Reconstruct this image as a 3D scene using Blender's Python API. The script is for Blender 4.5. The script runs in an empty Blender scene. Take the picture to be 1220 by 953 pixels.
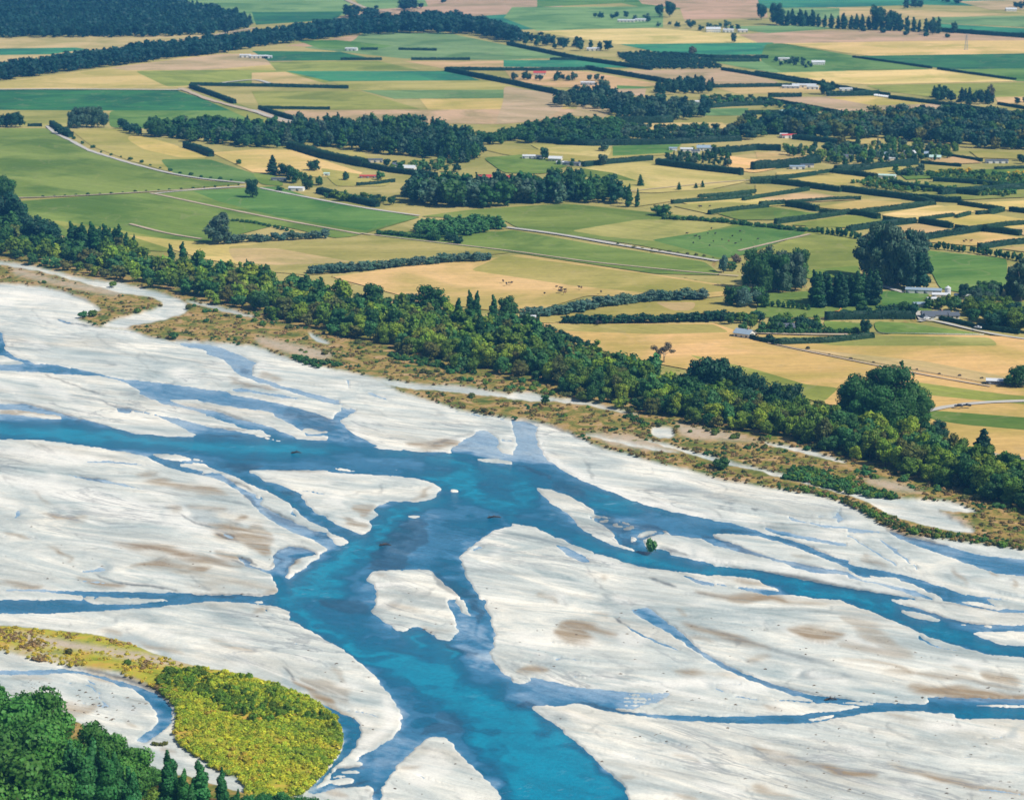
import bpy, math, random
import numpy as np
from mathutils import Vector

# ------------------------------------------------------------------ camera, sky, sun, exposure
R = math.radians
S = bpy.context.scene
C = S.collection
CAM_H = 330.0                      # metres above the farmland
FOC = 2800.0                       # focal length in photo pixels (photo 1220 x 953)
HOR = -180.0                       # row of the horizon, above the frame
PITCH = math.atan((476.5 - HOR) / FOC)

cam = bpy.data.cameras.new('camera')
cam.sensor_fit = 'HORIZONTAL'; cam.sensor_width = 36.0
cam.lens = 36.0 * FOC / 1220.0
cam.clip_start = 5.0; cam.clip_end = 60000.0
camo = bpy.data.objects.new('camera', cam); C.objects.link(camo)
camo.location = (0, 0, CAM_H); camo.rotation_euler = (math.pi / 2 - PITCH, 0, 0)
S.camera = camo
cam.dof.use_dof = True; cam.dof.focus_distance = 1260.0; cam.dof.aperture_fstop = 0.085   # the far plain is slightly soft

SUN_EL, SUN_AZ = R(47), R(120)     # azimuth clockwise from +Y (the view direction): sun on the right, a little behind
w = bpy.data.worlds.new('World'); S.world = w; w.use_nodes = True
nt = w.node_tree; nt.nodes.clear()
out = nt.nodes.new('ShaderNodeOutputWorld'); bg = nt.nodes.new('ShaderNodeBackground')
sky = nt.nodes.new('ShaderNodeTexSky'); sky.sky_type = 'NISHITA'; sky.sun_disc = False
sky.sun_elevation = SUN_EL; sky.sun_rotation = SUN_AZ; sky.altitude = 300; sky.air_density = 1.0; sky.dust_density = 0.6
bg.inputs[1].default_value = 0.082
nt.links.new(sky.outputs[0], bg.inputs[0]); nt.links.new(bg.outputs[0], out.inputs[0])

sl = bpy.data.lights.new('sun', 'SUN'); sl.energy = 5.0; sl.angle = R(0.5); sl.color = (1.0, 0.945, 0.85)
so = bpy.data.objects.new('sun', sl); C.objects.link(so)
sdir = Vector((math.sin(SUN_AZ) * math.cos(SUN_EL), math.cos(SUN_AZ) * math.cos(SUN_EL), math.sin(SUN_EL)))
so.rotation_euler = sdir.to_track_quat('Z', 'Y').to_euler(); so.location = (800, 0, 900)

S.view_settings.view_transform = 'Standard'; S.view_settings.look = 'None'
S.view_settings.exposure = 0.1; S.view_settings.gamma = 1.0; S.view_settings.use_curve_mapping = False
S.cycles.use_denoising = True
S.cycles.max_bounces = 5; S.cycles.diffuse_bounces = 3; S.cycles.glossy_bounces = 2
S.cycles.volume_bounces = 1; S.cycles.transmission_bounces = 2
HAZE = 4.6e-5

# ------------------------------------------------------------------ photo pixel -> place on the ground
RW = -1.5                          # river water level
sp_, cp_ = math.sin(PITCH), math.cos(PITCH)
def PXY(px, py, z=0.0):
    a = (np.asarray(px, float) - 610.0) / FOC; b = -(np.asarray(py, float) - 476.5) / FOC
    dz = -sp_ + b * cp_; dy = cp_ + b * sp_
    t = (z - CAM_H) / dz
    return a * t, dy * t
def P(px, py, z=0.0):
    x, y = PXY(px, py, z); return (float(x), float(y), z)
def mpp(py):                       # metres per photo pixel across, at a ground row
    return CAM_H / (py - HOR) / cp_ * (1.0) * 1.0
def T(c, r, pts):                  # quarter-size tracing tiles
    if isinstance(c, tuple): return [(c[0] + x / c[2], c[1] + y / c[2]) for x, y in pts]
    return [(305 * c + x / 4.0, 238 * r + y / 4.0) for x, y in pts]

rng = np.random.default_rng(7)
random.seed(7)

# ------------------------------------------------------------------ helpers
def tag(o, label=None, cat=None, group=None, kind=None):
    if label: o['label'] = label
    if cat: o['category'] = cat
    if group: o['group'] = group
    if kind: o['kind'] = kind
    return o
def new_mesh(name, V, F, mats=(), smooth=False, parent=None, fmat=None):
    me = bpy.data.meshes.new(name)
    V = np.asarray(V, np.float32)
    if isinstance(F, np.ndarray) and F.ndim == 2:
        n, k = F.shape
        me.vertices.add(len(V)); me.vertices.foreach_set('co', V.ravel())
        me.loops.add(n * k); me.loops.foreach_set('vertex_index', F.astype(np.int32).ravel())
        me.polygons.add(n); me.polygons.foreach_set('loop_start', np.arange(0, n * k, k, dtype=np.int32))
        me.polygons.foreach_set('loop_total', np.full(n, k, np.int32))
        me.update(calc_edges=True)
    else:
        me.from_pydata([tuple(map(float, v)) for v in V], [], [tuple(int(i) for i in f) for f in F])
    for m in mats: me.materials.append(m)
    if fmat is not None: me.polygons.foreach_set('material_index', np.asarray(fmat, np.int32))
    if smooth: me.polygons.foreach_set('use_smooth', np.ones(len(me.polygons), bool))
    me.update()
    o = bpy.data.objects.new(name, me); C.objects.link(o)
    if parent: o.parent = parent
    return o
def set_attr(me, name, arr):
    a = me.color_attributes.new(name=name, type='FLOAT_COLOR', domain='POINT')
    b = np.ones((len(arr), 4), np.float32); b[:, :arr.shape[1]] = arr
    a.data.foreach_set('color', b.ravel())
def empty(name, loc, rz=0.0):
    o = bpy.data.objects.new(name, None); C.objects.link(o); o.location = loc; o.rotation_euler = (0, 0, rz)
    o.empty_display_size = 1; return o
def copy_tree(o, parent=None):
    c = o.copy(); C.objects.link(c); c.parent = parent
    for ch in list(o.children): copy_tree(ch, c)
    return c

# ------------------------------------------------------------------ materials
def M(name):
    m = bpy.data.materials.new(name); m.use_nodes = True
    n = m.node_tree; b = n.nodes['Principled BSDF']
    return m, n, b, n.nodes.new, n.links.new
def simple(name, col, rough=0.7, metal=0.0, var=0.12, scale=0.5, spec=0.3):
    m, n, b, N, L = M(name)
    b.inputs['Roughness'].default_value = rough; b.inputs['Metallic'].default_value = metal
    b.inputs['Specular IOR Level'].default_value = spec
    tc = N('ShaderNodeTexCoord'); nz = N('ShaderNodeTexNoise'); nz.inputs['Scale'].default_value = scale
    L(tc.outputs['Object'], nz.inputs['Vector'])
    mx = N('ShaderNodeMix'); mx.data_type = 'RGBA'
    mx.inputs['A'].default_value = (*[c * (1 - var) for c in col], 1); mx.inputs['B'].default_value = (*[min(1, c * (1 + var)) for c in col], 1)
    L(nz.outputs['Fac'], mx.inputs['Factor']); L(mx.outputs['Result'], b.inputs['Base Color'])
    return m
def ramp(N, stops):
    r = N('ShaderNodeValToRGB'); e = r.color_ramp.elements
    while len(e) > 1: e.remove(e[-1])
    e[0].position = stops[0][0]; v = stops[0][1]; e[0].color = (*(v if isinstance(v, tuple) else (v,) * 3), 1)
    for p, v in stops[1:]:
        x = e.new(p); x.color = (*(v if isinstance(v, tuple) else (v,) * 3), 1)
    return r
def mapped(N, L, src, scale, rz=0.0):
    mp = N('ShaderNodeMapping'); mp.vector_type = 'TEXTURE'
    mp.inputs['Rotation'].default_value = (0, 0, rz); mp.inputs['Scale'].default_value = [1 / s for s in scale]
    L(src, mp.inputs['Vector']); return mp.outputs[0]
def noise(N, L, vec, scale, detail=4, rough=0.55, dist=0.0):
    z = N('ShaderNodeTexNoise'); z.inputs['Scale'].default_value = scale; z.inputs['Detail'].default_value = detail
    z.inputs['Roughness'].default_value = rough; z.inputs['Distortion'].default_value = dist
    L(vec, z.inputs['Vector']); return z.outputs['Fac']
def mixc(N, L, f, a, b, mode='MIX'):
    x = N('ShaderNodeMix'); x.data_type = 'RGBA'; x.blend_type = mode
    for s, v in (('Factor', f), ('A', a), ('B', b)):
        if isinstance(v, (int, float)): x.inputs[s].default_value = v
        elif isinstance(v, tuple): x.inputs[s].default_value = (*v, 1)
        else: L(v, x.inputs[s])
    return x.outputs['Result']
def mth(N, L, op, a, b=None, clamp=False):
    x = N('ShaderNodeMath'); x.operation = op; x.use_clamp = clamp
    for i, v in enumerate((a, b)):
        if v is None: continue
        if isinstance(v, (int, float)): x.inputs[i].default_value = v
        else: L(v, x.inputs[i])
    return x.outputs[0]

def foliage(name):
    m, n, b, N, L = M(name)
    b.inputs['Roughness'].default_value = 0.6; b.inputs['Specular IOR Level'].default_value = 0.25
    oi = N('ShaderNodeObjectInfo'); at = N('ShaderNodeVertexColor'); at.layer_name = 'tint'
    col = mixc(N, L, 1.0, oi.outputs['Color'], at.outputs['Color'], 'MULTIPLY')
    L(col, b.inputs['Base Color'])
    tr = N('ShaderNodeBsdfTranslucent'); L(col, tr.inputs['Color'])
    ms = N('ShaderNodeMixShader'); ms.inputs[0].default_value = 0.30
    L(b.outputs[0], ms.inputs[1]); L(tr.outputs[0], ms.inputs[2]); L(ms.outputs[0], n.nodes['Material Output'].inputs[0])
    return m
FOL = foliage('foliage_leaves')
BARK = simple('tree_bark', (0.12, 0.09, 0.065), 0.9, var=0.3)
PALEBARK = simple('pale_tree_bark', (0.30, 0.26, 0.21), 0.9, var=0.3)

def field_mat(name, ang):
    m, n, b, N, L = M(name)
    b.inputs['Roughness'].default_value = 0.95; b.inputs['Specular IOR Level'].default_value = 0.1
    oi = N('ShaderNodeObjectInfo'); g = N('ShaderNodeNewGeometry'); pos = g.outputs['Position']
    base = oi.outputs['Color']
    hs = N('ShaderNodeHueSaturation'); hs.inputs['Hue'].default_value = 0.485; hs.inputs['Saturation'].default_value = 0.95
    hs.inputs['Value'].default_value = 1.32; L(base, hs.inputs['Color'])
    hg = N('ShaderNodeHueSaturation'); hg.inputs['Hue'].default_value = 0.53; hg.inputs['Saturation'].default_value = 1.05
    hg.inputs['Value'].default_value = 0.66; L(base, hg.inputs['Color'])
    stretch = mapped(N, L, pos, (0.30, 1.0, 1), ang)
    n1 = noise(N, L, stretch, 0.012, 6, 0.62, 0.4)
    r1 = ramp(N, [(0.44, 0.0), (0.58, 1.0)]); L(n1, r1.inputs[0])
    c1 = mixc(N, L, mth(N, L, 'MULTIPLY', r1.outputs[0], 0.8), base, hs.outputs[0])
    n2 = noise(N, L, pos, 0.009, 6, 0.6, 0.6)
    r2 = ramp(N, [(0.47, 0.0), (0.62, 1.0)]); L(n2, r2.inputs[0])
    c2 = mixc(N, L, mth(N, L, 'MULTIPLY', r2.outputs[0], 0.8), c1, hg.outputs[0])
    stripes = mapped(N, L, pos, (0.04, 0.8, 1), ang)
    n3 = noise(N, L, stripes, 0.35, 3, 0.5)
    c3 = mixc(N, L, 0.55, c2, mixc(N, L, n3, (0.55, 0.55, 0.55), (1.45, 1.45, 1.45)), 'MULTIPLY')
    n4 = noise(N, L, pos, 0.16, 6, 0.8)
    c4 = mixc(N, L, 0.62, c3, mixc(N, L, n4, (0.5, 0.5, 0.5), (1.5, 1.5, 1.5)), 'MULTIPLY')
    n6 = noise(N, L, pos, 0.012, 3, 0.45, 1.2); l6 = mth(N, L, 'ABSOLUTE', mth(N, L, 'SUBTRACT', n6, 0.5)); r6 = ramp(N, [(0.0, 1.0), (0.004, 0.8), (0.009, 0.0)]); L(l6, r6.inputs[0])
    n7 = noise(N, L, pos, 0.05, 5, 0.7); r7 = ramp(N, [(0.60, 0.0), (0.72, 1.0)]); L(n7, r7.inputs[0])
    c5 = mixc(N, L, mth(N, L, 'MULTIPLY', r6.outputs[0], 0.15), c4, (0.42, 0.33, 0.20)); c6 = mixc(N, L, mth(N, L, 'MULTIPLY', r7.outputs[0], 0.35), c5, (0.10, 0.13, 0.035))
    L(c6, b.inputs['Base Color'])
    return m
FA = field_mat('pasture_grass_across', R(8))
FB = field_mat('pasture_grass_diagonal', R(52))
FC = field_mat('pasture_grass_sweep', R(-42))
# ------------------------------------------------------------------ the river bed: one terrain sheet with real channels and bars
X0, X1, Y0, Y1, SS = -120, 1340, 288, 1012, 0.5
NX, NY = int((X1 - X0) / SS) + 1, int((Y1 - Y0) / SS) + 1
def chaikin(p, n=2):
    p = np.asarray(p, float)
    for _ in range(n):
        q = np.roll(p, -1, 0)
        d = np.hypot(*(q - p).T)[:, None]
        t = np.clip(3.5 / np.maximum(d, 1e-6), 0.0, 0.25)
        p = np.stack([p + (q - p) * t, q - (q - p) * t], 1).reshape(-1, 2)
    return p
def fill(poly, smooth=True, clip=None):
    p = chaikin(poly) if smooth else np.asarray(poly, float)
    gx = (p[:, 0] - X0) / SS; gy = (p[:, 1] - Y0) / SS
    a, b_ = int(max(0, np.floor(gx.min()))), int(min(NX, np.ceil(gx.max()) + 1))
    c, d = int(max(0, np.floor(gy.min()))), int(min(NY, np.ceil(gy.max()) + 1))
    if clip:
        a = max(a, int((clip[0] - X0) / SS)); b_ = min(b_, int((clip[2] - X0) / SS))
        c = max(c, int((clip[1] - Y0) / SS)); d = min(d, int((clip[3] - Y0) / SS))
    if b_ <= a or d <= c: return (slice(0, 0), slice(0, 0)), np.zeros((0, 0), bool)
    xs = np.arange(a, b_)[None, :]; ys = np.arange(c, d)
    m = np.zeros((d - c, b_ - a), bool)
    for i in range(len(gx)):
        x1, y1, x2, y2 = gx[i], gy[i], gx[(i + 1) % len(gx)], gy[(i + 1) % len(gx)]
        if y1 == y2: continue
        lo, hi = (y1, y2) if y1 < y2 else (y2, y1)
        k0, k1 = max(c, int(np.ceil(lo))), min(d, int(np.ceil(hi)))
        if k1 <= k0: continue
        yy = np.arange(k0, k1); xi = x1 + (yy - y1) * (x2 - x1) / (y2 - y1)
        m[k0 - c:k1 - c] ^= xs < xi[:, None]
    return (slice(c, d), slice(a, b_)), m
def blur(a, s):
    s = s / SS; k = int(max(2, math.ceil(s * 3)))
    if s > 6:                      # coarse: box-downsampled
        f = 4; h, w_ = (a.shape[0] // f) * f, (a.shape[1] // f) * f
        sm = a[:h, :w_].reshape(h // f, f, w_ // f, f).mean((1, 3))
        sm = _conv(sm, s / f)
        up = np.repeat(np.repeat(sm, f, 0), f, 1)
        r = np.zeros_like(a); r[:h, :w_] = up; r[h:, :w_] = up[-1]; r[:, w_:] = r[:, w_ - 1:w_]
        return _conv(r, 2.5)
    return _conv(a, s)
def _conv(a, s):
    k = int(max(2, math.ceil(s * 3))); x = np.arange(-k, k + 1); g = np.exp(-x * x / (2 * s * s)); g = (g / g.sum()).astype(np.float32)
    p = np.pad(a, ((k, k), (0, 0)), mode='edge'); r = sum(g[i] * p[i:i + a.shape[0]] for i in range(2 * k + 1))
    p = np.pad(r, ((0, 0), (k, k)), mode='edge'); return sum(g[i] * p[:, i:i + a.shape[1]] for i in range(2 * k + 1))
def ribbon(pts, wd):               # tapered stroke as a polygon
    p = np.asarray(pts, float); seg = np.hypot(*np.diff(p, axis=0).T); s = np.concatenate([[0], np.cumsum(seg)])
    u = np.linspace(0, s[-1], max(8, int(s[-1] / 4))); q = np.stack([np.interp(u, s, p[:, 0]), np.interp(u, s, p[:, 1])], 1)
    for _ in range(4): q[1:-1] = (q[:-2] + q[2:] + 2 * q[1:-1]) / 4
    t = np.gradient(q, axis=0); t /= np.maximum(np.hypot(*t.T)[:, None], 1e-6); nrm = np.stack([-t[:, 1], t[:, 0]], 1)
    hw = wd * .62 * np.sin(np.linspace(0.08, math.pi - 0.08, len(q))) ** 0.6
    return np.concatenate([q + nrm * hw[:, None], (q - nrm * hw[:, None])[::-1]])

wet = np.zeros((NY, NX), np.float32); tone = np.full((NY, NX), 0.5, np.float32)
veg = np.ones((NY, NX), np.float32); yel = np.zeros((NY, NX), np.float32)
brown = np.zeros((NY, NX), np.float32); white = np.zeros((NY, NX), np.float32); damp = np.zeros((NY, NX), np.float32)
dark = np.zeros((NY, NX), np.float32); sand = np.zeros((NY, NX), np.float32)  # dark: navy edges and threads, plus ripple shadows painted as colour
def tile_pts(c, r, pts):
    if isinstance(c, tuple): return T(c, r, [(-60 if x <= 0 else 1280 if x >= 1220 else x, -60 if y <= 0 else 1010 if y >= 953 else y) for x, y in pts])
    q = []
    for x, y in pts:
        if x <= 0: x = -470 if c == 0 else -50
        if x >= 1220: x = 1700 if c == 3 else 1270
        if y <= 0: y = -45
        if y >= 952: y = 1190 if r == 3 else 1000
        q.append((x, y))
    return T(c, r, q)
def tclip(c, r):
    if isinstance(c, tuple): return r
    return (X0 if c == 0 else 305 * c, Y0 if r == 1 else 238 * r, X1 if c == 3 else 305 * (c + 1), Y1 if r == 3 else 238 * (r + 1))
def gravel(poly): s, m = fill(poly); veg[s][m] = 0
def vegetate(poly): s, m = fill(poly); veg[s][m] = 1
def W(c, r, tn, pts, clip=True):
    s, m = fill(tile_pts(c, r, pts), True, tclip(c, r) if clip else None); wet[s][m] = 1; tone[s][m] = tn; veg[s][m] = 0
def B(c, r, pts):
    s, m = fill(tile_pts(c, r, pts), True, tclip(c, r)); wet[s][m] = 0
def TN(c, r, tn, pts):             # a deeper or shallower place; lowest tones carry painted sky reflection
    s, m = fill(tile_pts(c, r, pts), True, tclip(c, r)); tone[s][m] = tn
def WS(c, r, tn, wd, pts):         # thin thread of water
    s, m = fill(ribbon(T(c, r, pts), wd), False); wet[s][m] = 1; tone[s][m] = tn
def ST(arr, c, r, wd, pts, v=1.0):
    s, m = fill(ribbon(T(c, r, pts), wd), False); arr[s][m] = np.maximum(arr[s][m], v)
def PT(arr, c, r, pts, v=1.0):
    s, m = fill(T(c, r, pts)); arr[s][m] = np.maximum(arr[s][m], v)

# the gravel of the river bed, then old channels and tracks through the scrub
bank = (T(0, 1, [(-470, 395), (0, 402), (130, 410), (300, 440), (400, 475), (470, 515), (475, 530), (440, 548), (380, 562), (370, 577), (480, 607), (620, 622), (700, 652), (800, 672), (1000, 680), (1220, 702)])
        + T(1, 1, [(100, 745), (200, 772), (300, 795), (420, 820), (560, 850), (620, 885), (700, 925), (800, 952)])
        + T(1, 2, [(960, 50), (1220, 95)]) + T(2, 2, [(60, 95), (200, 130), (340, 190), (440, 240), (560, 265), (700, 310), (860, 345), (1000, 385), (1220, 425)])
        + T(3, 2, [(100, 440), (250, 465), (400, 510), (520, 590), (600, 630), (700, 655), (850, 670), (1000, 690), (1220, 720), (1700, 770)]))
gravel(bank + [(1345, 1030), (-125, 1030)])
gravel(T(0, 1, [(-470, 270), (0, 297), (100, 310), (260, 345), (400, 380), (560, 400), (740, 440), (860, 482), (905, 510), (880, 545), (780, 580), (640, 602), (600, 617), (480, 602), (560, 570), (700, 535), (780, 508), (740, 472), (600, 452), (500, 428), (380, 398), (200, 348), (60, 322), (0, 312), (-470, 290)]))
gravel(T(1, 1, [(560, 850), (700, 872), (760, 885), (950, 890), (1100, 912), (1240, 935), (1240, 952), (1080, 938), (900, 915), (750, 908), (640, 892)]))
for c, r, wd, pts in [(0, 1, 3, [(880, 488), (1000, 510), (1220, 568)]), (1, 1, 4, [(250, 640), (290, 670), (350, 690)]),
                      (2, 2, 4, [(-30, 0), (180, 5), (350, 20), (450, 45), (600, 78)]), (2, 2, 3.5, [(640, 200), (760, 232), (900, 270), (1050, 312), (1240, 350)]),
                      (3, 2, 3.5, [(-20, 212), (100, 235), (250, 270), (370, 310)]), (2, 1, 6, [(-10, 930), (60, 938), (140, 945)]),
                      (1, 1, 3, [(1200, 935), (1300, 950)]), (2, 2, 2.5, [(340, 175), (500, 205), (640, 235), (800, 262)])]:
    gravel(ribbon(T(c, r, pts), wd))
gravel(T(3, 2, [(-30, 340), (100, 370), (300, 430), (450, 450), (620, 475), (740, 480), (900, 495), (1000, 545), (870, 540), (800, 522), (850, 560), (1000, 640), (900, 640), (700, 592), (560, 547), (480, 492), (380, 462), (200, 412), (0, 362)]))
gravel(T(2, 2, [(650, 145), (700, 132), (770, 145), (770, 190), (690, 190)]))
for c, r, pts in [(2, 2, [(770, 118), (1000, 160), (1230, 218), (1100, 205), (900, 200), (800, 180)]), (1, 1, [(0, 655), (150, 690), (380, 740), (330, 775), (150, 740), (0, 690)]),
                  (3, 2, [(430, 380), (600, 400), (760, 455), (620, 450), (500, 420)]), (2, 2, [(340, 165), (560, 175), (800, 250), (640, 250), (480, 230)]),
                  (0, 1, [(60, 330), (300, 395), (600, 440), (560, 470), (300, 420), (60, 360)]), (3, 2, [(560, 490), (800, 530), (900, 560), (1000, 630), (700, 580)])]:
    PT(sand, c, r, pts, 0.8)
# island and near bank
yl = T(0, 3, [(-470, 120), (0, 130), (130, 138), (430, 172), (620, 213), (700, 250), (820, 290), (950, 330), (1060, 345), (1220, 378)]) + T(1, 3, [(60, 398), (200, 445), (290, 495), (380, 562), (413, 640), (408, 712), (350, 788), (318, 832), (238, 916), (120, 952)]) + [(290, 952)] + T(0, 3, [(1180, 880), (1050, 820), (950, 760), (900, 720), (830, 670), (830, 600), (850, 540), (820, 490), (760, 440), (680, 400), (560, 350), (420, 335), (300, 310), (200, 300), (0, 245), (-470, 225)])
vegetate(yl); s_, m_ = fill(yl); yel[s_][m_] = 1
PT(sand, 0, 3, [(60, 160), (400, 225), (640, 262), (760, 280), (980, 332), (800, 325), (640, 305), (440, 262), (330, 250), (190, 240), (60, 200)], 1.0)
PT(sand, 0, 3, [(-100, 240), (0, 240), (200, 295), (340, 325), (330, 290), (200, 260), (40, 235)], 0.8)
near = T(0, 3, [(-470, 600), (0, 620), (300, 580), (380, 590), (640, 760), (760, 830), (900, 850), (1180, 940)]) + [(330, 948), (395, 958), (400, 1030), (-125, 1030)]
vegetate(near)

# water, traced tile by tile
W(0, 1, .55, [(0, 608), (18, 630), (14, 685), (40, 728), (90, 755), (172, 778), (150, 786), (80, 768), (20, 742), (0, 722)])
W(0, 1, .25, [(0, 768), (100, 784), (240, 780), (400, 810), (560, 850), (700, 865), (850, 880), (1000, 905), (1100, 918), (1225, 922), (1225, 990), (800, 990), (690, 930), (655, 925), (665, 905), (600, 872), (480, 838), (300, 832), (150, 818), (0, 800)])
TN(0, 1, .75, [(180, 785), (300, 792), (560, 852), (540, 862), (300, 815), (180, 800)])
W(0, 1, .12, [(850, 680), (980, 684), (1080, 705), (1225, 765), (1225, 862), (1150, 830), (1100, 780), (1040, 745), (960, 710), (860, 696)])
W(0, 1, .3, [(1110, 790), (1180, 790), (1200, 830), (1140, 832)])
WS(0, 1, .1, 2.2, [(360, 585), (470, 605), (640, 628), (760, 655), (880, 690)]); WS(0, 1, .6, 1.6, [(262, 568), (300, 582), (380, 590)])
ST(dark, 0, 1, 1.6, [(255, 565), (300, 583), (400, 600), (500, 608)]); ST(dark, 0, 1, 1.3, [(190, 828), (300, 865), (420, 912), (560, 950)])
ST(dark, 0, 1, 1.4, [(620, 626), (720, 660), (860, 672), (1000, 678)], .7); ST(dark, 0, 1, 1.2, [(170, 405), (350, 458), (440, 500), (470, 525)], .6)
W(1, 1, .12, [(-20, 828), (60, 868), (180, 900), (300, 938), (340, 960), (260, 952), (120, 905), (0, 878)])
WS(1, 1, .2, 1.5, [(420, 850), (450, 875), (430, 895)]); WS(1, 1, .1, 1.8, [(500, 905), (560, 930), (640, 955)])
W(0, 2, .12, [(0, 4), (120, 20), (230, 50), (340, 80), (450, 105), (560, 140), (640, 160), (760, 168), (930, 178), (1225, 188), (1225, 520), (1190, 490), (1130, 430), (1050, 385), (940, 357), (820, 332), (740, 296), (690, 270), (600, 250), (450, 225), (200, 192), (0, 182)])
TN(0, 2, .5, [(0, 85), (200, 100), (430, 108), (620, 155), (930, 178), (1225, 190), (1225, 300), (1000, 290), (700, 255), (450, 224), (200, 192), (0, 182)])
TN(0, 2, .98, [(0, 110), (250, 128), (500, 150), (700, 172), (1225, 205), (1225, 250), (900, 238), (600, 215), (400, 200), (0, 165)])
TN(0, 2, .72, [(690, 270), (760, 275), (900, 320), (1225, 350), (1225, 520), (1130, 430), (940, 357), (820, 332)])
TN(0, 2, .15, [(1180, 320), (1225, 320), (1225, 350), (1190, 345)])
ST(dark, 0, 2, 2, [(0, 2), (120, 20), (340, 80), (560, 142)], .8)
B(0, 2, [(0, 40), (100, 48), (290, 80), (290, 92), (200, 88), (100, 72), (0, 52)]); ST(brown, 0, 2, 3.5, [(0, 45), (120, 62), (290, 88)])
B(0, 2, [(715, 256), (860, 262), (925, 286), (850, 292), (760, 276)]); B(0, 2, [(850, 305), (960, 300), (1045, 342), (980, 350), (900, 325)])
B(0, 2, [(970, 355), (1060, 350), (1225, 405), (1225, 432), (1130, 400), (1060, 372)])
W(0, 2, .1, [(740, 76), (850, 90), (960, 118), (1150, 152), (1225, 168), (1225, 190), (1120, 186), (930, 168), (870, 130), (800, 100)])
W(0, 2, .15, [(700, 0), (860, 25), (1000, 50), (1140, 92), (1225, 118), (1225, 136), (1100, 100), (900, 46), (760, 16)])
W(0, 2, .2, [(880, -5), (1225, -5), (1225, 42), (1100, 30), (950, 12)])
W(0, 2, .1, [(545, 40), (620, 42), (640, 62), (560, 62)])
WS(0, 2, .4, 1.4, [(490, 2), (545, 38), (640, 50), (740, 74), (860, 92)])
ST(dark, 0, 2, 1.5, [(470, 0), (540, 32), (640, 48), (720, 72)]); ST(dark, 0, 2, 1.2, [(930, 160), (1100, 178), (1220, 175)])
WS(0, 2, .15, 2.2, [(300, 350), (400, 372), (560, 400), (700, 432)]); ST(dark, 0, 2, 1.5, [(370, 362), (450, 378), (560, 398)])
WS(0, 2, .15, 2.2, [(400, 292), (550, 298), (700, 310)])
W(0, 2, .1, [(1040, 640), (1090, 645), (1120, 665), (1080, 662)]); W(0, 2, .45, [(1128, 742), (1180, 762), (1225, 775), (1225, 805), (1180, 785)])
ST(dark, 0, 2, 2, [(850, 540), (900, 580), (1040, 620), (1120, 660)], .9); ST(dark, 0, 2, 2, [(1130, 745), (1180, 770), (1225, 790)])
ST(dark, 0, 2, 1.5, [(640, 870), (860, 912)], .5); ST(dark, 0, 2, 2, [(440, 830), (560, 872), (700, 888), (860, 915)])
ST(dark, 0, 2, 1.6, [(1040, 480), (1120, 490), (1190, 505)], .6)
W(0, 2, .55, [(150, 905), (500, 912), (850, 918), (1225, 920), (1225, 952), (900, 952), (700, 948), (480, 938), (300, 926)])
WS(0, 2, .3, 2.5, [(0, 905), (100, 903), (300, 915)]); W(0, 2, .9, [(900, 925), (1225, 925), (1225, 952), (900, 952)])
WS(0, 2, .3, 2, [(380, 910), (420, 925), (390, 950)]); WS(0, 2, .3, 2, [(500, 915), (470, 935), (440, 952)])
PT(damp, 0, 2, [(860, 480), (930, 500), (1060, 560), (1050, 600), (960, 600), (880, 560)], .9)
for wd, pts in [(8, [(960, 600), (1060, 600), (1220, 640)]), (16, [(1000, 600), (1150, 650), (1250, 720)]), (7, [(520, 690), (700, 705), (860, 735), (1050, 790), (1140, 790)]),
                (8, [(600, 790), (760, 790), (980, 805)]), (6, [(370, 850), (480, 868), (600, 880)]), (6, [(640, 390), (760, 395), (900, 415), (1040, 442)]),
                (3, [(640, 352), (770, 358)]), (3, [(0, 632), (150, 660)]), (6, [(800, 500), (900, 520)]), (4, [(0, 880), (200, 885)]), (5, [(1080, 570), (1140, 570)]),
                (6, [(1020, 720), (1120, 760)]), (4, [(230, 710), (330, 770)]), (5, [(200, 545), (300, 570), (420, 580)])]:
    ST(brown, 0, 2, wd, pts, .95)
W(0, 3, .5, [(0, 0), (120, -5), (330, 0), (440, 18), (560, 22), (800, 5), (1000, -5), (1225, -5), (1225, 12), (1050, 8), (900, 18), (700, 40), (500, 52), (250, 65), (0, 70)])
W(0, 3, .42, [(0, 335), (100, 335), (250, 330), (300, 325), (400, 345), (480, 362), (590, 392), (700, 428), (790, 480), (825, 530), (815, 590), (780, 625), (720, 660), (690, 688), (640, 668), (700, 628), (760, 580), (740, 530), (690, 470), (650, 445), (560, 405), (440, 365), (320, 345), (180, 360), (60, 356), (0, 352)])
ST(brown, 0, 3, 5, [(380, 350), (600, 395), (760, 470)], .8)
B(0, 3, [(560, 408), (640, 428), (672, 450), (640, 448)])
W(0, 3, .12, [(0, 345), (150, 345), (300, 338), (250, 352), (100, 358), (0, 356)])
ST(damp, 0, 3, 10, [(500, 160), (640, 200), (800, 260), (900, 290)], 1); ST(damp, 0, 3, 16, [(300, 395), (500, 470), (640, 560), (680, 620)], .6)
for wd, pts in [(5, [(660, 190), (760, 235), (900, 265)]), (5, [(430, 150), (560, 165)]), (10, [(290, 490), (400, 545), (470, 500)]), (5, [(1000, 190), (1150, 225), (1220, 250)]), (6, [(600, 580), (640, 610)]), (3, [(60, 372), (260, 385)])]:
    ST(brown, 0, 3, wd, pts, .7)
ST(brown, 0, 3, 3.5, [(420, 340), (620, 380), (780, 460), (828, 520)], 1); ST(dark, 0, 3, 3, [(300, 322), (480, 348), (640, 392), (780, 462), (822, 520)], .8)
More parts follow.
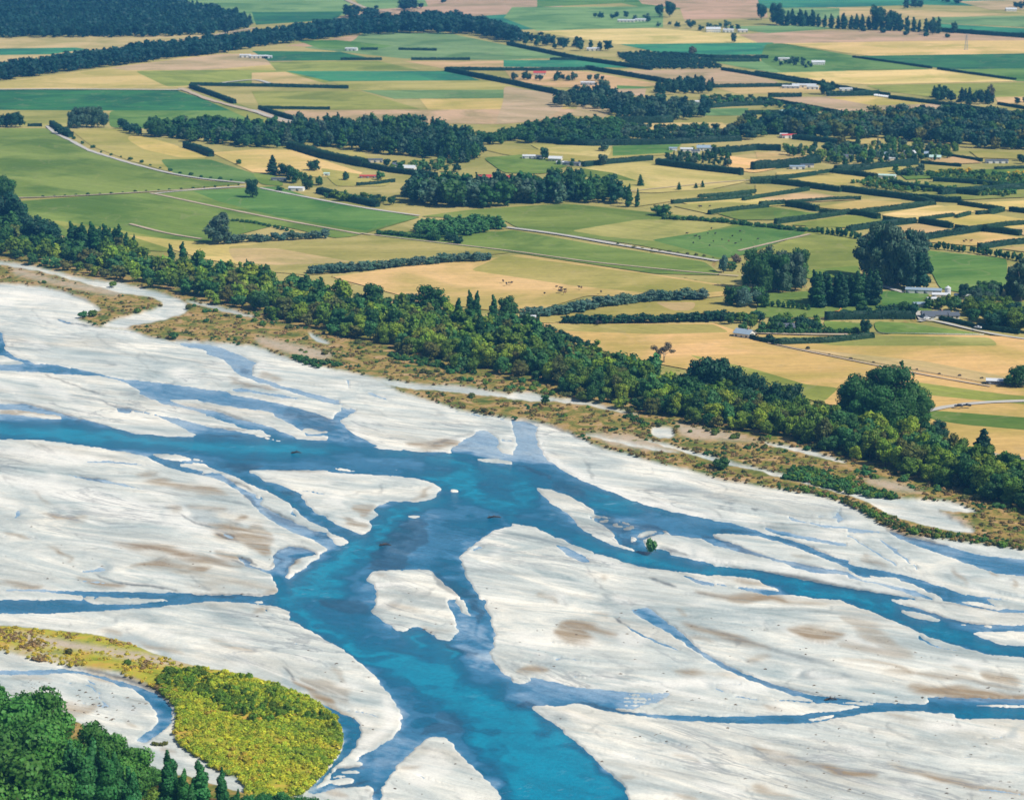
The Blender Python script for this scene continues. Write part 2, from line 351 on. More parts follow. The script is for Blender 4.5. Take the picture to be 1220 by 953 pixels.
W(1, 2, .5, [(-10, 190), (150, 205), (440, 210), (580, 230), (740, 243), (920, 250), (1040, 280), (1225, 312), (1225, 592), (1130, 620), (1050, 680), (965, 745), (990, 800), (1000, 850), (1040, 890), (1085, 955), (60, 955), (100, 925), (95, 890), (60, 830), (-10, 808), (-10, 330)])
TN(1, 2, .97, [(-10, 195), (300, 208), (500, 215), (700, 245), (900, 255), (1080, 300), (1225, 340), (1225, 560), (1100, 545), (1010, 490), (960, 410), (860, 395), (780, 372), (700, 345), (800, 345), (900, 350), (960, 330), (880, 295), (700, 262), (500, 232), (200, 235), (-10, 250)])
TN(1, 2, .55, [(1000, 300), (1225, 380), (1225, 530), (1140, 500), (1060, 420)])
TN(1, 2, .32, [(300, 265), (500, 258), (800, 290), (900, 330), (860, 360), (700, 340), (500, 320), (350, 300)])
TN(1, 2, .98, [(800, 375), (960, 362), (1010, 372), (1080, 440), (1225, 530), (1225, 590), (1140, 560), (1030, 480), (960, 420), (880, 400)])
TN(1, 2, .97, [(100, 955), (180, 860), (320, 750), (440, 670), (560, 645), (545, 575), (580, 550), (640, 490), (800, 488), (930, 460), (900, 500), (780, 530), (700, 590), (640, 660), (560, 740), (420, 820), (380, 955)])
TN(1, 2, .3, [(700, 560), (900, 500), (1080, 500), (1225, 600), (1050, 680), (900, 760), (620, 800), (555, 780), (580, 730), (660, 650)])
TN(1, 2, .6, [(900, 560), (1100, 560), (1200, 600), (1060, 660), (900, 620)])
ST(dark, 1, 2, 30, [(560, 790), (640, 720), (760, 620), (800, 570)], .75); ST(dark, 1, 2, 16, [(540, 800), (640, 770), (740, 760)], .8)
TN(1, 2, .3, [(560, 800), (620, 740), (560, 745), (480, 800), (440, 860), (520, 860)])
W(1, 2, .15, [(0, 28), (120, 48), (220, 62), (350, 88), (400, 100), (440, 150), (590, 225), (440, 212), (330, 207), (200, 190), (100, 150), (0, 110)])
PT(dark, 1, 2, [(110, 60), (260, 70), (360, 100), (380, 150), (300, 160), (220, 120)], .45)
TN(1, 2, .6, [(340, 90), (400, 100), (460, 150), (580, 225), (480, 200), (400, 150)])
B(1, 2, [(0, 80), (60, 98), (200, 150), (280, 190), (180, 188), (60, 130), (0, 108)]); B(1, 2, [(0, 142), (60, 158), (160, 200), (90, 198), (0, 182)])
W(1, 2, .3, [(360, 68), (400, 50), (460, 42), (492, 50), (420, 85), (405, 105), (360, 90)])
W(1, 2, .1, [(0, -5), (260, 10), (440, 42), (400, 48), (250, 25), (0, 10)])
WS(1, 2, .2, 1.3, [(330, 0), (440, 30), (470, 45)])
ST(dark, 1, 2, 2, [(120, 60), (250, 78), (350, 90)], .9); ST(dark, 1, 2, 1.3, [(350, 0), (460, 40)], .7)
W(1, 2, .06, [(1080, 138), (1130, 165), (1160, 190), (1145, 225), (1180, 258), (1225, 268), (1225, 305), (1050, 285), (915, 245), (960, 210), (1010, 175)])
B(1, 2, [(1045, 282), (1120, 282), (1225, 298), (1225, 308), (1110, 298)])
ST(brown, 1, 2, 9, [(730, 215), (840, 225), (960, 210)], 1); ST(dark, 1, 2, 3, [(830, 215), (960, 180), (1040, 160)], .5); ST(dark, 1, 2, 3, [(940, 235), (1010, 205)], .4)
WS(1, 2, .35, 2.5, [(940, 52), (1060, 70), (1240, 100)]); ST(dark, 1, 2, 1.5, [(900, 20), (1060, 62), (1225, 92)], .9)
B(1, 2, [(-10, 335), (170, 332), (340, 345), (500, 355), (640, 362), (780, 378), (862, 402), (880, 432), (850, 466), (790, 485), (640, 482), (575, 500), (562, 530), (580, 548), (543, 575), (552, 612), (502, 646), (430, 612), (350, 572), (270, 522), (230, 470), (190, 450), (100, 400), (40, 372), (-10, 360)])
W(1, 2, .65, [(-10, 362), (60, 385), (185, 448), (225, 480), (275, 530), (350, 578), (430, 618), (500, 655), (440, 690), (350, 640), (250, 570), (150, 495), (60, 445), (-10, 420)])
B(1, 2, [(-10, 420), (60, 440), (150, 492), (250, 562), (350, 632), (440, 672), (436, 684), (385, 698), (360, 655), (250, 610), (130, 562), (40, 492), (-10, 470)])
W(1, 2, .2, [(-10, 478), (40, 495), (130, 565), (250, 612), (350, 652), (380, 695), (345, 715), (300, 672), (160, 632), (60, 582), (-10, 540)])
ST(dark, 1, 2, 5, [(0, 490), (60, 540), (160, 590), (330, 650)], .6)
B(1, 2, [(-10, 535), (60, 582), (160, 632), (260, 662), (342, 712), (300, 742), (220, 702), (140, 695), (100, 712), (88, 745), (100, 790), (50, 812), (-10, 800)])
W(1, 2, .12, [(100, 702), (160, 695), (260, 712), (292, 735), (180, 760), (155, 800), (142, 848), (80, 825), (55, 805), (95, 765)])
B(1, 2, [(180, 768), (285, 735), (312, 736), (155, 852), (140, 825)]); B(1, 2, [(-10, 808), (60, 830), (95, 888), (102, 925), (60, 932), (-10, 932)])
for a_, wd, pts in [(brown, 22, [(-20, 600), (30, 680), (50, 740)]), (brown, 5, [(170, 790), (250, 760)]), (brown, 12, [(470, 520), (560, 540)]), (brown, 7, [(380, 570), (520, 600)]), (dark, 2, [(100, 715), (160, 697), (270, 712), (292, 735)]),
                   (damp, 5, [(500, 455), (640, 470), (760, 470)]), (brown, 4, [(760, 470), (850, 440), (840, 410)]), (dark, 2, [(140, 830), (160, 780), (230, 745)]), (dark, 2, [(60, 810), (100, 760), (90, 720)]), (brown, 5, [(0, 915), (90, 912)])]:
    ST(a_, 1, 2, wd, pts, .8)
B(1, 2, [(550, 815), (640, 812), (830, 806), (870, 860), (960, 920), (995, 955), (570, 955), (575, 890), (520, 858)])
ST(dark, 1, 2, 12, [(840, 820), (900, 880), (1040, 940)], .6)
TN(1, 2, .3, [(470, 890), (560, 870), (580, 952), (500, 952)])
TN(1, 2, .7, [(830, 808), (900, 840), (1010, 880), (1080, 950), (990, 950), (870, 855)])
for pts in ([(920, 432), (945, 422), (972, 432), (940, 442)], [(705, 552), (745, 546), (795, 554), (745, 560)], [(340, 325), (420, 328), (510, 342), (420, 338)], [(640, 332), (700, 332), (690, 338)]): B(1, 2, pts)
W(2, 2, .5, [(-5, 88), (60, 98), (130, 128), (108, 160), (125, 215), (150, 268), (220, 322), (300, 370), (420, 420), (600, 490), (800, 540), (1000, 578), (1225, 608), (1225, 662), (1100, 650), (985, 645), (1030, 668), (1120, 702), (1225, 748), (1225, 860), (1100, 850), (900, 832), (740, 812), (600, 792), (420, 732), (300, 692), (200, 650), (100, 602), (-5, 585)])
TN(2, 2, .08, [(-5, 88), (60, 98), (130, 128), (108, 160), (125, 215), (150, 268), (220, 322), (120, 300), (-5, 290)])
TN(2, 2, .9, [(-5, 330), (60, 370), (110, 430), (150, 480), (60, 520), (-5, 540)]); TN(2, 2, .85, [(-5, 540), (150, 600), (300, 640), (520, 720), (800, 780), (1225, 840), (1225, 860), (900, 832), (600, 792), (420, 732), (200, 650), (-5, 585)])
TN(2, 2, .85, [(330, 430), (450, 440), (640, 510), (800, 555), (780, 590), (600, 590), (440, 560), (390, 500), (320, 460)])
TN(2, 2, .35, [(640, 540), (900, 570), (1225, 620), (1225, 660), (1000, 640), (900, 660), (700, 600)])
TN(2, 2, .28, [(150, 500), (240, 520), (300, 600), (250, 590), (190, 540)])
ST(dark, 2, 2, 4, [(0, 315), (100, 340), (200, 370)], .8); ST(dark, 2, 2, 12, [(180, 390), (260, 420), (340, 450)], .5); ST(dark, 2, 2, 5, [(900, 640), (1010, 680), (1120, 722), (1225, 755)], .8)
B(2, 2, [(-5, 130), (10, 140), (22, 240), (-5, 262)])
B(2, 2, [(108, 416), (170, 424), (280, 460), (385, 518), (392, 548), (360, 558), (440, 600), (482, 640), (500, 680), (610, 722), (560, 714), (440, 662), (340, 622), (290, 572), (260, 536), (200, 500), (150, 462)])
for pts in ([(430, 590), (470, 575), (500, 580), (470, 602)], [(480, 600), (530, 590), (560, 600), (500, 622)], [(500, 625), (580, 605), (600, 610), (530, 640)], [(560, 655), (640, 628), (690, 626), (685, 640), (590, 672)], [(560, 665), (590, 662), (600, 680), (575, 680)]): B(2, 2, pts)
PT(dark, 2, 2, [(380, 570), (430, 555), (500, 575), (700, 610), (730, 635), (600, 610), (480, 640), (560, 690), (520, 690), (470, 630)], .7)
B(2, 2, [(690, 718), (700, 695), (640, 672), (720, 642), (850, 655), (900, 660), (960, 690), (1050, 722), (1150, 752), (1225, 770), (1225, 822), (1000, 790), (850, 757), (740, 735)])
B(2, 2, [(985, 648), (1100, 648), (1225, 664), (1225, 742), (1130, 705), (1040, 670)])
PT(white, 2, 2, [(720, 700), (860, 700), (1000, 760), (1225, 800), (1225, 820), (1000, 790), (740, 735)], .7)
W(2, 2, .12, [(190, 684), (260, 700), (320, 730), (382, 772), (340, 775), (260, 740)]); ST(dark, 2, 2, 1.4, [(340, 775), (380, 840), (420, 900), (520, 940)], .45)
W(2, 2, .25, [(765, 815), (900, 860), (1050, 890), (1225, 886), (1225, 925), (1050, 908), (900, 880)])
WS(2, 2, .2, 2.5, [(1000, 850), (1100, 868), (1225, 870)]); ST(dark, 2, 2, 3, [(650, 850), (700, 865), (785, 895)], .9)
ST(brown, 2, 2, 4, [(860, 915), (1000, 935), (1240, 945)], .7); ST(damp, 2, 2, 8, [(700, 390), (850, 440), (1000, 460)], .7); ST(dark, 2, 2, 1, [(1000, 485), (1060, 495)], .6)
ST(dark, 2, 2, 1, [(1140, 520), (1200, 525)], .6); ST(brown, 2, 2, 3, [(400, 830), (460, 860)], .7); WS(2, 2, .3, 1.2, [(1120, 590), (1225, 592)])
ST(dark, 2, 2, 1.4, [(0, 92), (60, 98), (200, 132), (340, 192), (440, 242)], .9)
W(3, 2, .12, [(-5, 535), (100, 558), (250, 590), (400, 610), (560, 628), (450, 636), (300, 622), (150, 600), (-5, 568)])
WS(3, 2, .15, 2, [(-5, 612), (200, 618), (380, 640), (470, 700), (560, 760), (680, 820)]); WS(3, 2, .15, 2, [(500, 650), (640, 740), (740, 830)])
W(3, 2, .5, [(-5, 608), (60, 640), (-5, 640)])
W(3, 2, .62, [(-5, 646), (100, 664), (200, 700), (270, 735), (380, 778), (450, 798), (560, 815), (680, 840), (800, 880), (950, 930), (1225, 952), (880, 956), (820, 937), (700, 882), (620, 857), (520, 852), (430, 842), (390, 812), (300, 772), (200, 742), (100, 702), (-5, 664)])
ST(dark, 3, 2, 2, [(0, 650), (100, 668), (240, 715), (380, 785)], .6)
W(3, 2, .9, [(-5, 818), (150, 843), (300, 880), (450, 908), (700, 942), (770, 956), (-5, 956)])
B(3, 2, [(-5, 868), (60, 905), (240, 956), (-5, 956)]); TN(3, 2, .2, [(-5, 840), (80, 880), (200, 930), (120, 920), (-5, 865)])
ST(dark, 3, 2, 2.5, [(0, 818), (150, 843), (300, 880), (450, 910), (700, 943)], .8)
W(3, 2, .2, [(-5, 752), (200, 780), (380, 815), (430, 850), (620, 890), (700, 908), (900, 955), (750, 948), (500, 872), (300, 832), (-5, 772)])
B(3, 2, [(470, 838), (600, 845), (640, 862), (560, 865)])
W(3, 2, .28, [(560, 618), (700, 658), (860, 698), (1000, 738), (1225, 800), (1225, 866), (1100, 832), (980, 792), (860, 747), (700, 692), (600, 648)])
ST(dark, 3, 2, 4, [(560, 620), (700, 662), (860, 700)], .9)
PT(white, 3, 2, [(-5, 770), (200, 800), (450, 880), (740, 940), (500, 915), (200, 850), (-5, 812)], .8)
for wd, pts in [(4, [(440, 730), (520, 770), (600, 800)]), (5, [(880, 810), (930, 870)]), (4, [(1040, 825), (1090, 840)]), (3, [(120, 740), (200, 752)]), (6, [(1180, 860), (1220, 900)]), (3, [(0, 610), (120, 615)])]:
    ST(brown, 3, 2, wd, pts, .7)
ST(white, 3, 2, 5, [(720, 665), (860, 690), (1050, 730), (1220, 790)], .8)
W(1, 3, .5, [(10, -5), (90, 28), (150, 90), (280, 160), (400, 230), (500, 300), (560, 360), (620, 430), (682, 520), (696, 560), (682, 620), (640, 665), (560, 710), (495, 745), (440, 800), (470, 850), (540, 885), (560, 910), (530, 956), (570, 956), (600, 890), (640, 840), (665, 800), (700, 762), (780, 690), (830, 650), (905, 655), (960, 722), (1050, 812), (1150, 902), (1215, 956), (1225, 956), (1225, -5)])
TN(1, 3, .97, [(80, -5), (250, 60), (420, 180), (640, 260), (800, 290), (960, 330), (1100, 440), (1225, 520), (1225, 956), (1150, 850), (1080, 700), (960, 560), (820, 450), (680, 360), (560, 330), (400, 220), (260, 140), (90, 10)])
TN(1, 3, .97, [(680, 160), (760, 130), (860, 190), (960, 260), (1000, 310), (900, 280), (760, 210)])
TN(1, 3, .32, [(500, 60), (620, 110), (700, 160), (720, 220), (600, 190), (520, 120)]); TN(1, 3, .2, [(960, 20), (1040, 90), (1110, 200), (1120, 320), (1225, 390), (1225, 440), (1080, 360), (940, 240), (960, 160)])
TN(1, 3, .35, [(700, 480), (820, 500), (940, 560), (1010, 640), (1130, 780), (1225, 900), (1215, 956), (1150, 902), (960, 722), (905, 655), (830, 650), (700, 762), (600, 700), (690, 600)])
TN(1, 3, .2, [(520, 740), (640, 680), (700, 640), (760, 690), (660, 790), (600, 860), (540, 860), (500, 800)])
ST(dark, 1, 3, 14, [(300, 5), (420, 30), (540, 40)], .7); ST(dark, 1, 3, 9, [(700, 0), (600, 50), (480, 60)], .3); ST(dark, 1, 3, 8, [(1000, 0), (1080, 40), (1070, 110)], .8)
ST(dark, 1, 3, 10, [(760, 640), (850, 600), (1010, 630)], .7); ST(dark, 1, 3, 10, [(860, 540), (960, 570), (1000, 620)], .5); ST(dark, 1, 3, 5, [(900, 205), (980, 260), (1080, 260)], .6)
B(1, 3, [(570, -5), (568, 40), (538, 55), (620, 110), (700, 157), (752, 120), (800, 140), (860, 182), (915, 203), (962, 162), (952, 100), (925, 50), (895, -5)])
B(1, 3, [(935, -5), (985, -5), (1000, 50), (1042, 80), (1000, 72), (955, 25)])
B(1, 3, [(1080, -5), (1100, 50), (1132, 130), (1140, 200), (1115, 250), (1130, 300), (1180, 352), (1225, 388), (1225, -5)])
W(1, 3, .75, [(285, 485), (350, 512), (420, 550), (478, 570), (505, 620), (480, 690), (440, 740), (395, 775), (345, 830), (310, 868), (262, 925), (230, 915), (322, 825), (352, 788), (410, 712), (415, 640), (385, 562), (300, 500)])
W(1, 3, .45, [(240, 918), (400, 855), (340, 860), (380, 800), (500, 790), (520, 840), (470, 850), (560, 880), (500, 890), (380, 895), (280, 925)])
for pts in ([(385, 825), (440, 812), (510, 812), (480, 828)], [(350, 862), (420, 848), (475, 850), (460, 872), (370, 885)], [(395, 795), (450, 770), (520, 775), (500, 790), (440, 800)], [(360, 845), (400, 835), (440, 838), (400, 846)]): B(1, 3, pts)
ST(dark, 1, 3, 3.5, [(380, 800), (440, 805), (510, 790)], .8); ST(dark, 1, 3, 4, [(380, 892), (470, 885), (540, 860)], .9); ST(dark, 1, 3, 4, [(540, 945), (590, 895)], .8)
W(1, 3, .2, [(205, 455), (290, 490), (300, 505), (240, 470)]); ST(dark, 1, 3, 2.5, [(130, 320), (165, 350), (180, 400)], .8); ST(damp, 1, 3, 10, [(130, 330), (150, 400), (220, 440)], 1)
ST(brown, 1, 3, 9, [(180, 380), (240, 440), (380, 520), (470, 560)], 1); ST(brown, 1, 3, 14, [(240, 380), (380, 450), (470, 480)], .5); ST(brown, 1, 3, 6, [(360, 320), (440, 400)], .5)
PT(white, 1, 3, [(700, 560), (640, 660), (500, 740), (440, 760), (560, 660), (640, 580), (600, 460), (640, 470)], .8); PT(white, 1, 3, [(680, 800), (840, 700), (960, 800), (800, 900), (720, 860)], .6)
ST(brown, 1, 3, 4, [(660, 812), (720, 802), (800, 800)], .6); ST(brown, 1, 3, 4, [(780, 125), (880, 160), (940, 150)], .5)
W(2, 3, .8, [(-5, 392), (60, 398), (80, 385), (82, 365), (200, 390), (300, 415), (430, 425), (600, 440), (760, 442), (700, 490), (560, 522), (380, 507), (300, 492), (230, 507), (120, 505), (90, 512), (150, 562), (230, 612), (300, 672), (380, 742), (460, 822), (540, 892), (622, 956), (-5, 956)])
TN(2, 3, .2, [(-5, 392), (60, 398), (80, 365), (300, 415), (820, 440), (700, 490), (560, 522), (300, 492), (90, 505), (-5, 480)])
TN(2, 3, .97, [(-5, 520), (60, 520), (160, 590), (300, 700), (480, 850), (600, 956), (100, 956), (-5, 800)])
TN(2, 3, .4, [(-5, 800), (100, 956), (-5, 956)])
for k in range(9):
    yk = 428 + k * 9; WS_x = 560 + 30 * (k % 3)
    B(2, 3, [(430 + 25 * (k % 4), yk + 4), (WS_x, yk), (830, yk + 2 + (k % 2) * 3), (WS_x, yk + 5)])
ST(dark, 2, 3, 5, [(30, 500), (60, 490), (110, 500)], .9); ST(dark, 2, 3, 3, [(290, 490), (360, 490), (450, 520), (600, 545)], .9)
W(2, 3, .55, [(320, 485), (400, 500), (520, 530), (700, 545), (900, 552), (1100, 553), (1225, 550), (1225, 592), (1000, 586), (800, 576), (600, 552), (450, 532), (380, 512)])
W(2, 3, .35, [(550, 45), (590, 50), (640, 28), (700, 80), (820, 165), (860, 210), (980, 290), (1100, 350), (1225, 395), (1225, 405), (1100, 367), (980, 312), (900, 268), (830, 212), (720, 142), (620, 90)])
ST(dark, 2, 3, 2.5, [(480, 85), (530, 115), (560, 135)], .9); WS(2, 3, .4, 2.5, [(540, 120), (600, 160), (700, 205), (800, 240)]); ST(dark, 2, 3, 2, [(780, 170), (840, 210), (980, 295), (1225, 402)], .6)
WS(2, 3, .5, 1.6, [(1050, 458), (1100, 463), (1170, 478)]); ST(damp, 2, 3, 4, [(600, 645), (850, 680), (1050, 712), (1240, 755)], 1); ST(dark, 2, 3, .9, [(600, 643), (850, 677), (1050, 709), (1240, 750)], .5)
for wd, pts, v in [(14, [(190, 160), (300, 175), (400, 190)], .9), (8, [(230, 130), (360, 130), (500, 165)], .9), (8, [(50, 340), (120, 325), (190, 350)], .8), (4, [(760, 350), (850, 355), (960, 350)], 1), (6, [(810, 100), (900, 140), (1050, 190), (1225, 240)], .9), (5, [(1100, 290), (1225, 275)], .6), (3, [(380, 75), (450, 95)], 1), (4, [(780, 45), (830, 70)], .7), (4, [(1040, 0), (1225, 12)], 1), (3, [(950, 352), (1120, 362)], .5)]:
    ST(brown, 2, 3, wd, pts, v)
PT(white, 2, 3, [(160, 380), (400, 400), (900, 380), (1225, 400), (1225, 440), (800, 425), (430, 420)], 1); PT(white, 2, 3, [(-5, 150), (120, 170), (260, 260), (100, 200), (-5, 180)], .7)
W(3, 3, .82, [(270, -5), (530, -5), (620, 40), (720, 85), (860, 120), (1000, 172), (1100, 213), (1225, 250), (1225, 302), (1050, 262), (900, 217), (780, 182), (660, 127), (560, 87), (480, 52), (380, 22)])
W(3, 3, .3, [(530, -5), (600, 15), (720, 42), (860, 88), (1000, 118), (1225, 120), (1225, 152), (1000, 152), (960, 165), (860, 128), (720, 88), (620, 45)])
B(3, 3, [(618, 50), (700, 55), (835, 98), (800, 103), (680, 82)]); ST(dark, 3, 3, 3, [(640, 20), (760, 60), (900, 105), (1100, 128)], .7)
B(3, 3, [(900, 116), (950, 112), (940, 120)]); B(3, 3, [(1010, 120), (1080, 128), (1060, 136)])
W(3, 3, .35, [(640, -5), (860, 10), (1100, 60), (1225, 78), (1225, 70), (1100, 42), (980, -5)]); ST(dark, 3, 3, 2, [(700, 0), (900, 25), (1220, 72)], .6)
B(3, 3, [(900, 8), (1000, 10), (1130, 45), (1100, 50)])
W(3, 3, .5, [(-5, 395), (100, 420), (250, 455), (420, 477), (530, 490), (640, 492), (760, 496), (755, 460), (900, 465), (1225, 480), (1225, 572), (900, 566), (880, 540), (700, 532), (530, 532), (400, 552), (250, 580), (120, 592), (-5, 592), (-5, 552), (150, 545), (400, 520), (455, 508), (300, 495), (200, 478), (100, 440), (-5, 405)])
TN(3, 3, .85, [(880, 540), (1225, 520), (1225, 572), (900, 566)]); TN(3, 3, .15, [(760, 462), (900, 468), (1225, 480), (1225, 500), (960, 495), (800, 492)])
B(3, 3, [(330, 484), (440, 486), (535, 494), (440, 500)]); B(3, 3, [(960, 502), (1100, 500), (1225, 504), (1225, 512), (1100, 510)]); B(3, 3, [(180, 568), (330, 545), (300, 562), (200, 575)])
ST(dark, 3, 3, 2, [(0, 397), (100, 422), (250, 457), (420, 478)], .7); WS(3, 3, .5, 1.5, [(0, 475), (120, 480), (300, 492)]); ST(dark, 3, 3, 2.5, [(760, 465), (900, 468), (1225, 482)], .6)
for wd, pts, v in [(5, [(550, 800), (700, 820), (800, 842), (1000, 890), (1240, 930)], 1), (3.5, [(0, 760), (230, 790), (300, 812)], .8), (7, [(200, 785), (330, 815), (540, 850)], 1), (10, [(80, 145), (200, 150), (400, 175)], 1), (14, [(350, 90), (520, 160), (680, 260)], .5), (8, [(380, 200), (520, 240), (700, 275)], .5),
                   (3, [(350, 280), (500, 302), (700, 345), (980, 385), (1225, 435)], 1), (4, [(520, 350), (700, 352)], .8), (12, [(670, 415), (850, 440), (1000, 455), (1240, 472)], 1), (8, [(1040, 355), (1130, 370), (1240, 405)], 1.0), (3, [(0, 10), (280, 22)], .9), (6, [(880, 330), (1000, 340)], .4)]:
    ST(brown, 3, 3, wd, pts, v)
ST(damp, 3, 3, 5, [(-10, 240), (150, 280), (350, 325)], 1); ST(dark, 3, 3, 2, [(-10, 238), (120, 270), (330, 322)], .4); ST(damp, 3, 3, 5, [(330, 330), (500, 420), (640, 470)], .8); ST(dark, 3, 3, 1, [(900, 375), (1050, 400), (1240, 440)], .5)
WS(3, 3, .3, 2, [(1000, 900), (1120, 915), (1240, 930)]); ST(damp, 3, 3, 6, [(0, 750), (200, 770), (600, 860)], .7); PT(white, 3, 3, [(680, 598), (900, 590), (1000, 610), (800, 630)], 1)
ST(white, 2, 2, 10, [(110, 150), (130, 250), (300, 370), (600, 485), (1000, 570), (1225, 605)], .9); ST(white, 0, 2, 12, [(0, 240), (250, 270), (500, 290)], .8); ST(white, 0, 2, 20, [(0, 370), (300, 430), (600, 520), (1100, 640)], .8)
ST(white, 1, 2, 4, [(20, 335), (340, 350), (780, 380), (875, 430)], .9); ST(white, 1, 2, 8, [(965, 755), (1100, 650), (1225, 600)], .9); ST(white, 1, 2, 5, [(420, 100), (500, 170), (590, 225)], .9); ST(white, 1, 2, 12, [(1225, 120), (1225, 250)], .5)
ST(white, 1, 2, 6, [(1130, 740), (1225, 700)], .8); ST(white, 0, 3, 8, [(1100, 340), (1220, 300)], .4); ST(white, 0, 1, 10, [(0, 430), (200, 470), (330, 480)], .6); ST(white, 0, 1, 8, [(60, 540), (400, 600), (800, 640)], .5)

# close-up retracing of the braids where channels meet
def reset(R_): wet[int((R_[1] - Y0) / SS):int((R_[3] - Y0) / SS), int((R_[0] - X0) / SS):int((R_[2] - X0) / SS)] = 0
A_, RA = (245, 400, 7.625), (245, 400, 405, 522); B_, RB = (230, 515, 7.625), (230, 519, 390, 640); C_, RC = (230, 630, 7.625), (230, 636, 345, 752)
D_, RD = (850, 585, 7.625), (850, 588, 1010, 709); E_, RE = (830, 690, 7.625), (850, 709, 990, 736); F_, RF = (830, 785, 3.128), (880, 795, 1050, 829)
for r_ in (RA, RB, RC, RD, RE): reset(r_)
W(A_, RA, .1, [(0, 60), (120, 100), (230, 140), (360, 200), (480, 245), (420, 270), (430, 340), (400, 355), (560, 400), (650, 445), (800, 480), (1000, 530), (1140, 560), (1220, 600), (1220, 640), (1050, 600), (880, 540), (650, 470), (480, 420), (330, 370), (260, 320), (200, 240), (110, 190), (0, 155)])
PT(dark, A_, RA, [(270, 290), (350, 275), (420, 320), (380, 345), (300, 330)], .6)
W(A_, RA, .12, [(230, 490), (290, 465), (420, 488), (700, 535), (900, 575), (700, 560), (400, 512), (240, 502)])
ST(brown, A_, RA, 3.5, [(230, 380), (330, 440), (480, 475), (700, 500)], .9); ST(brown, A_, RA, 3.5, [(460, 330), (540, 375), (700, 405)], .9); ST(dark, A_, RA, 1.2, [(240, 385), (340, 440), (520, 482), (660, 500)], .6); ST(dark, A_, RA, 1.4, [(380, 540), (560, 570), (760, 600), (900, 615)], .4)
W(A_, RA, .28, [(0, 480), (180, 500), (230, 535), (450, 570), (700, 620), (900, 670), (1050, 720), (1150, 765), (1180, 690), (1220, 680), (1220, 953), (1000, 935), (900, 900), (840, 840), (700, 760), (600, 720), (640, 700), (500, 678), (200, 640), (0, 590)])
PT(dark, A_, RA, [(700, 620), (900, 670), (1100, 740), (1220, 790), (1180, 850), (1000, 830), (850, 790), (760, 740)], .45); ST(dark, A_, RA, 2.2, [(690, 695), (850, 715), (1100, 750), (1200, 790)], .95)
B(A_, RA, [(860, 862), (900, 835), (960, 838), (1010, 866), (1130, 862), (1160, 868), (1060, 880), (980, 890), (920, 884)])
W(A_, RA, .35, [(0, 650), (120, 690), (300, 760), (500, 800), (700, 870), (900, 953), (720, 953), (600, 900), (480, 850), (350, 840), (250, 800), (0, 705)]); ST(dark, A_, RA, 2, [(0, 655), (120, 680), (300, 755), (420, 790)], .6)
W(A_, RA, .25, [(0, 808), (200, 850), (300, 872), (450, 900), (620, 953), (0, 953)]); ST(dark, A_, RA, 1.4, [(0, 815), (200, 850), (330, 860), (420, 845)], .8); ST(dark, A_, RA, 3, [(0, 890), (150, 915), (300, 900)], .8)
W(B_, RB, .5, [(0, -20), (1220, -20), (1220, 345), (700, 340), (560, 335), (500, 350), (600, 390), (640, 440), (760, 460), (880, 510), (970, 550), (1020, 620), (1060, 690), (1140, 740), (1220, 780), (1220, 890), (1100, 830), (1000, 760), (920, 680), (820, 610), (700, 550), (560, 490), (400, 410), (250, 355), (130, 300), (0, 250)])
TN(B_, RB, .97, [(0, 60), (400, 90), (800, 110), (1220, 130), (1220, 180), (900, 220), (600, 200), (300, 170), (0, 150)]); TN(B_, RB, .2, [(0, 190), (300, 240), (300, 290), (100, 250), (0, 225)]); TN(B_, RB, .3, [(560, 260), (1000, 260), (1220, 280), (1220, 330), (700, 330)])
TN(B_, RB, .78, [(360, 370), (560, 440), (760, 520), (940, 600), (1060, 710), (1220, 800), (1220, 890), (1100, 830), (920, 680), (700, 550), (400, 410)])
PT(dark, B_, RB, [(240, 290), (400, 290), (590, 285), (560, 330), (420, 370), (300, 350)], .8); ST(dark, B_, RB, 2.4, [(300, 232), (460, 240), (640, 238)], .6); PT(dark, B_, RB, [(800, 520), (940, 540), (920, 570), (820, 560)], .8); ST(dark, B_, RB, 1.8, [(660, 338), (900, 345), (1220, 360)], .8); ST(dark, B_, RB, 2.2, [(100, 10), (250, 40), (420, 30)], .7)
for p_ in ([(440, 0), (560, 20), (640, 35), (760, 72), (890, 93), (800, 88), (640, 48), (540, 25)], [(820, -10), (900, 40), (1000, 65), (1140, 70), (1220, 60), (1220, -20)], [(0, 232), (60, 238), (120, 262), (60, 258)]): B(B_, RB, p_)
W(B_, RB, .15, [(0, 325), (120, 345), (60, 385), (130, 358), (240, 368), (330, 420), (430, 500), (560, 560), (640, 590), (600, 640), (680, 700), (800, 760), (960, 830), (1100, 890), (1220, 920), (1220, 980), (980, 940), (860, 890), (760, 830), (660, 770), (560, 680), (520, 620), (420, 540), (330, 480), (260, 440), (150, 400), (0, 365)])
PT(dark, B_, RB, [(430, 560), (500, 560), (600, 640), (600, 690), (540, 650)], .8); ST(dark, B_, RB, 2.2, [(240, 390), (340, 440), (480, 485), (560, 540)], .8); PT(dark, B_, RB, [(30, 360), (90, 358), (90, 385), (50, 385)], 1); PT(dark, B_, RB, [(1060, 900), (1220, 925), (1220, 970), (1100, 950)], .6); ST(dark, B_, RB, 2, [(640, 670), (720, 710), (960, 840)], .7); ST(dark, B_, RB, 2, [(800, 830), (920, 820), (1000, 850)], .5)
B(B_, RB, [(560, 575), (600, 570), (610, 595), (575, 600)])
ST(dark, B_, RB, 1.6, [(200, 610), (380, 640), (530, 665)], .6); ST(brown, B_, RB, 5, [(0, 520), (120, 525), (250, 555)], .9); ST(brown, B_, RB, 5, [(0, 670), (120, 700), (300, 700)], .7)
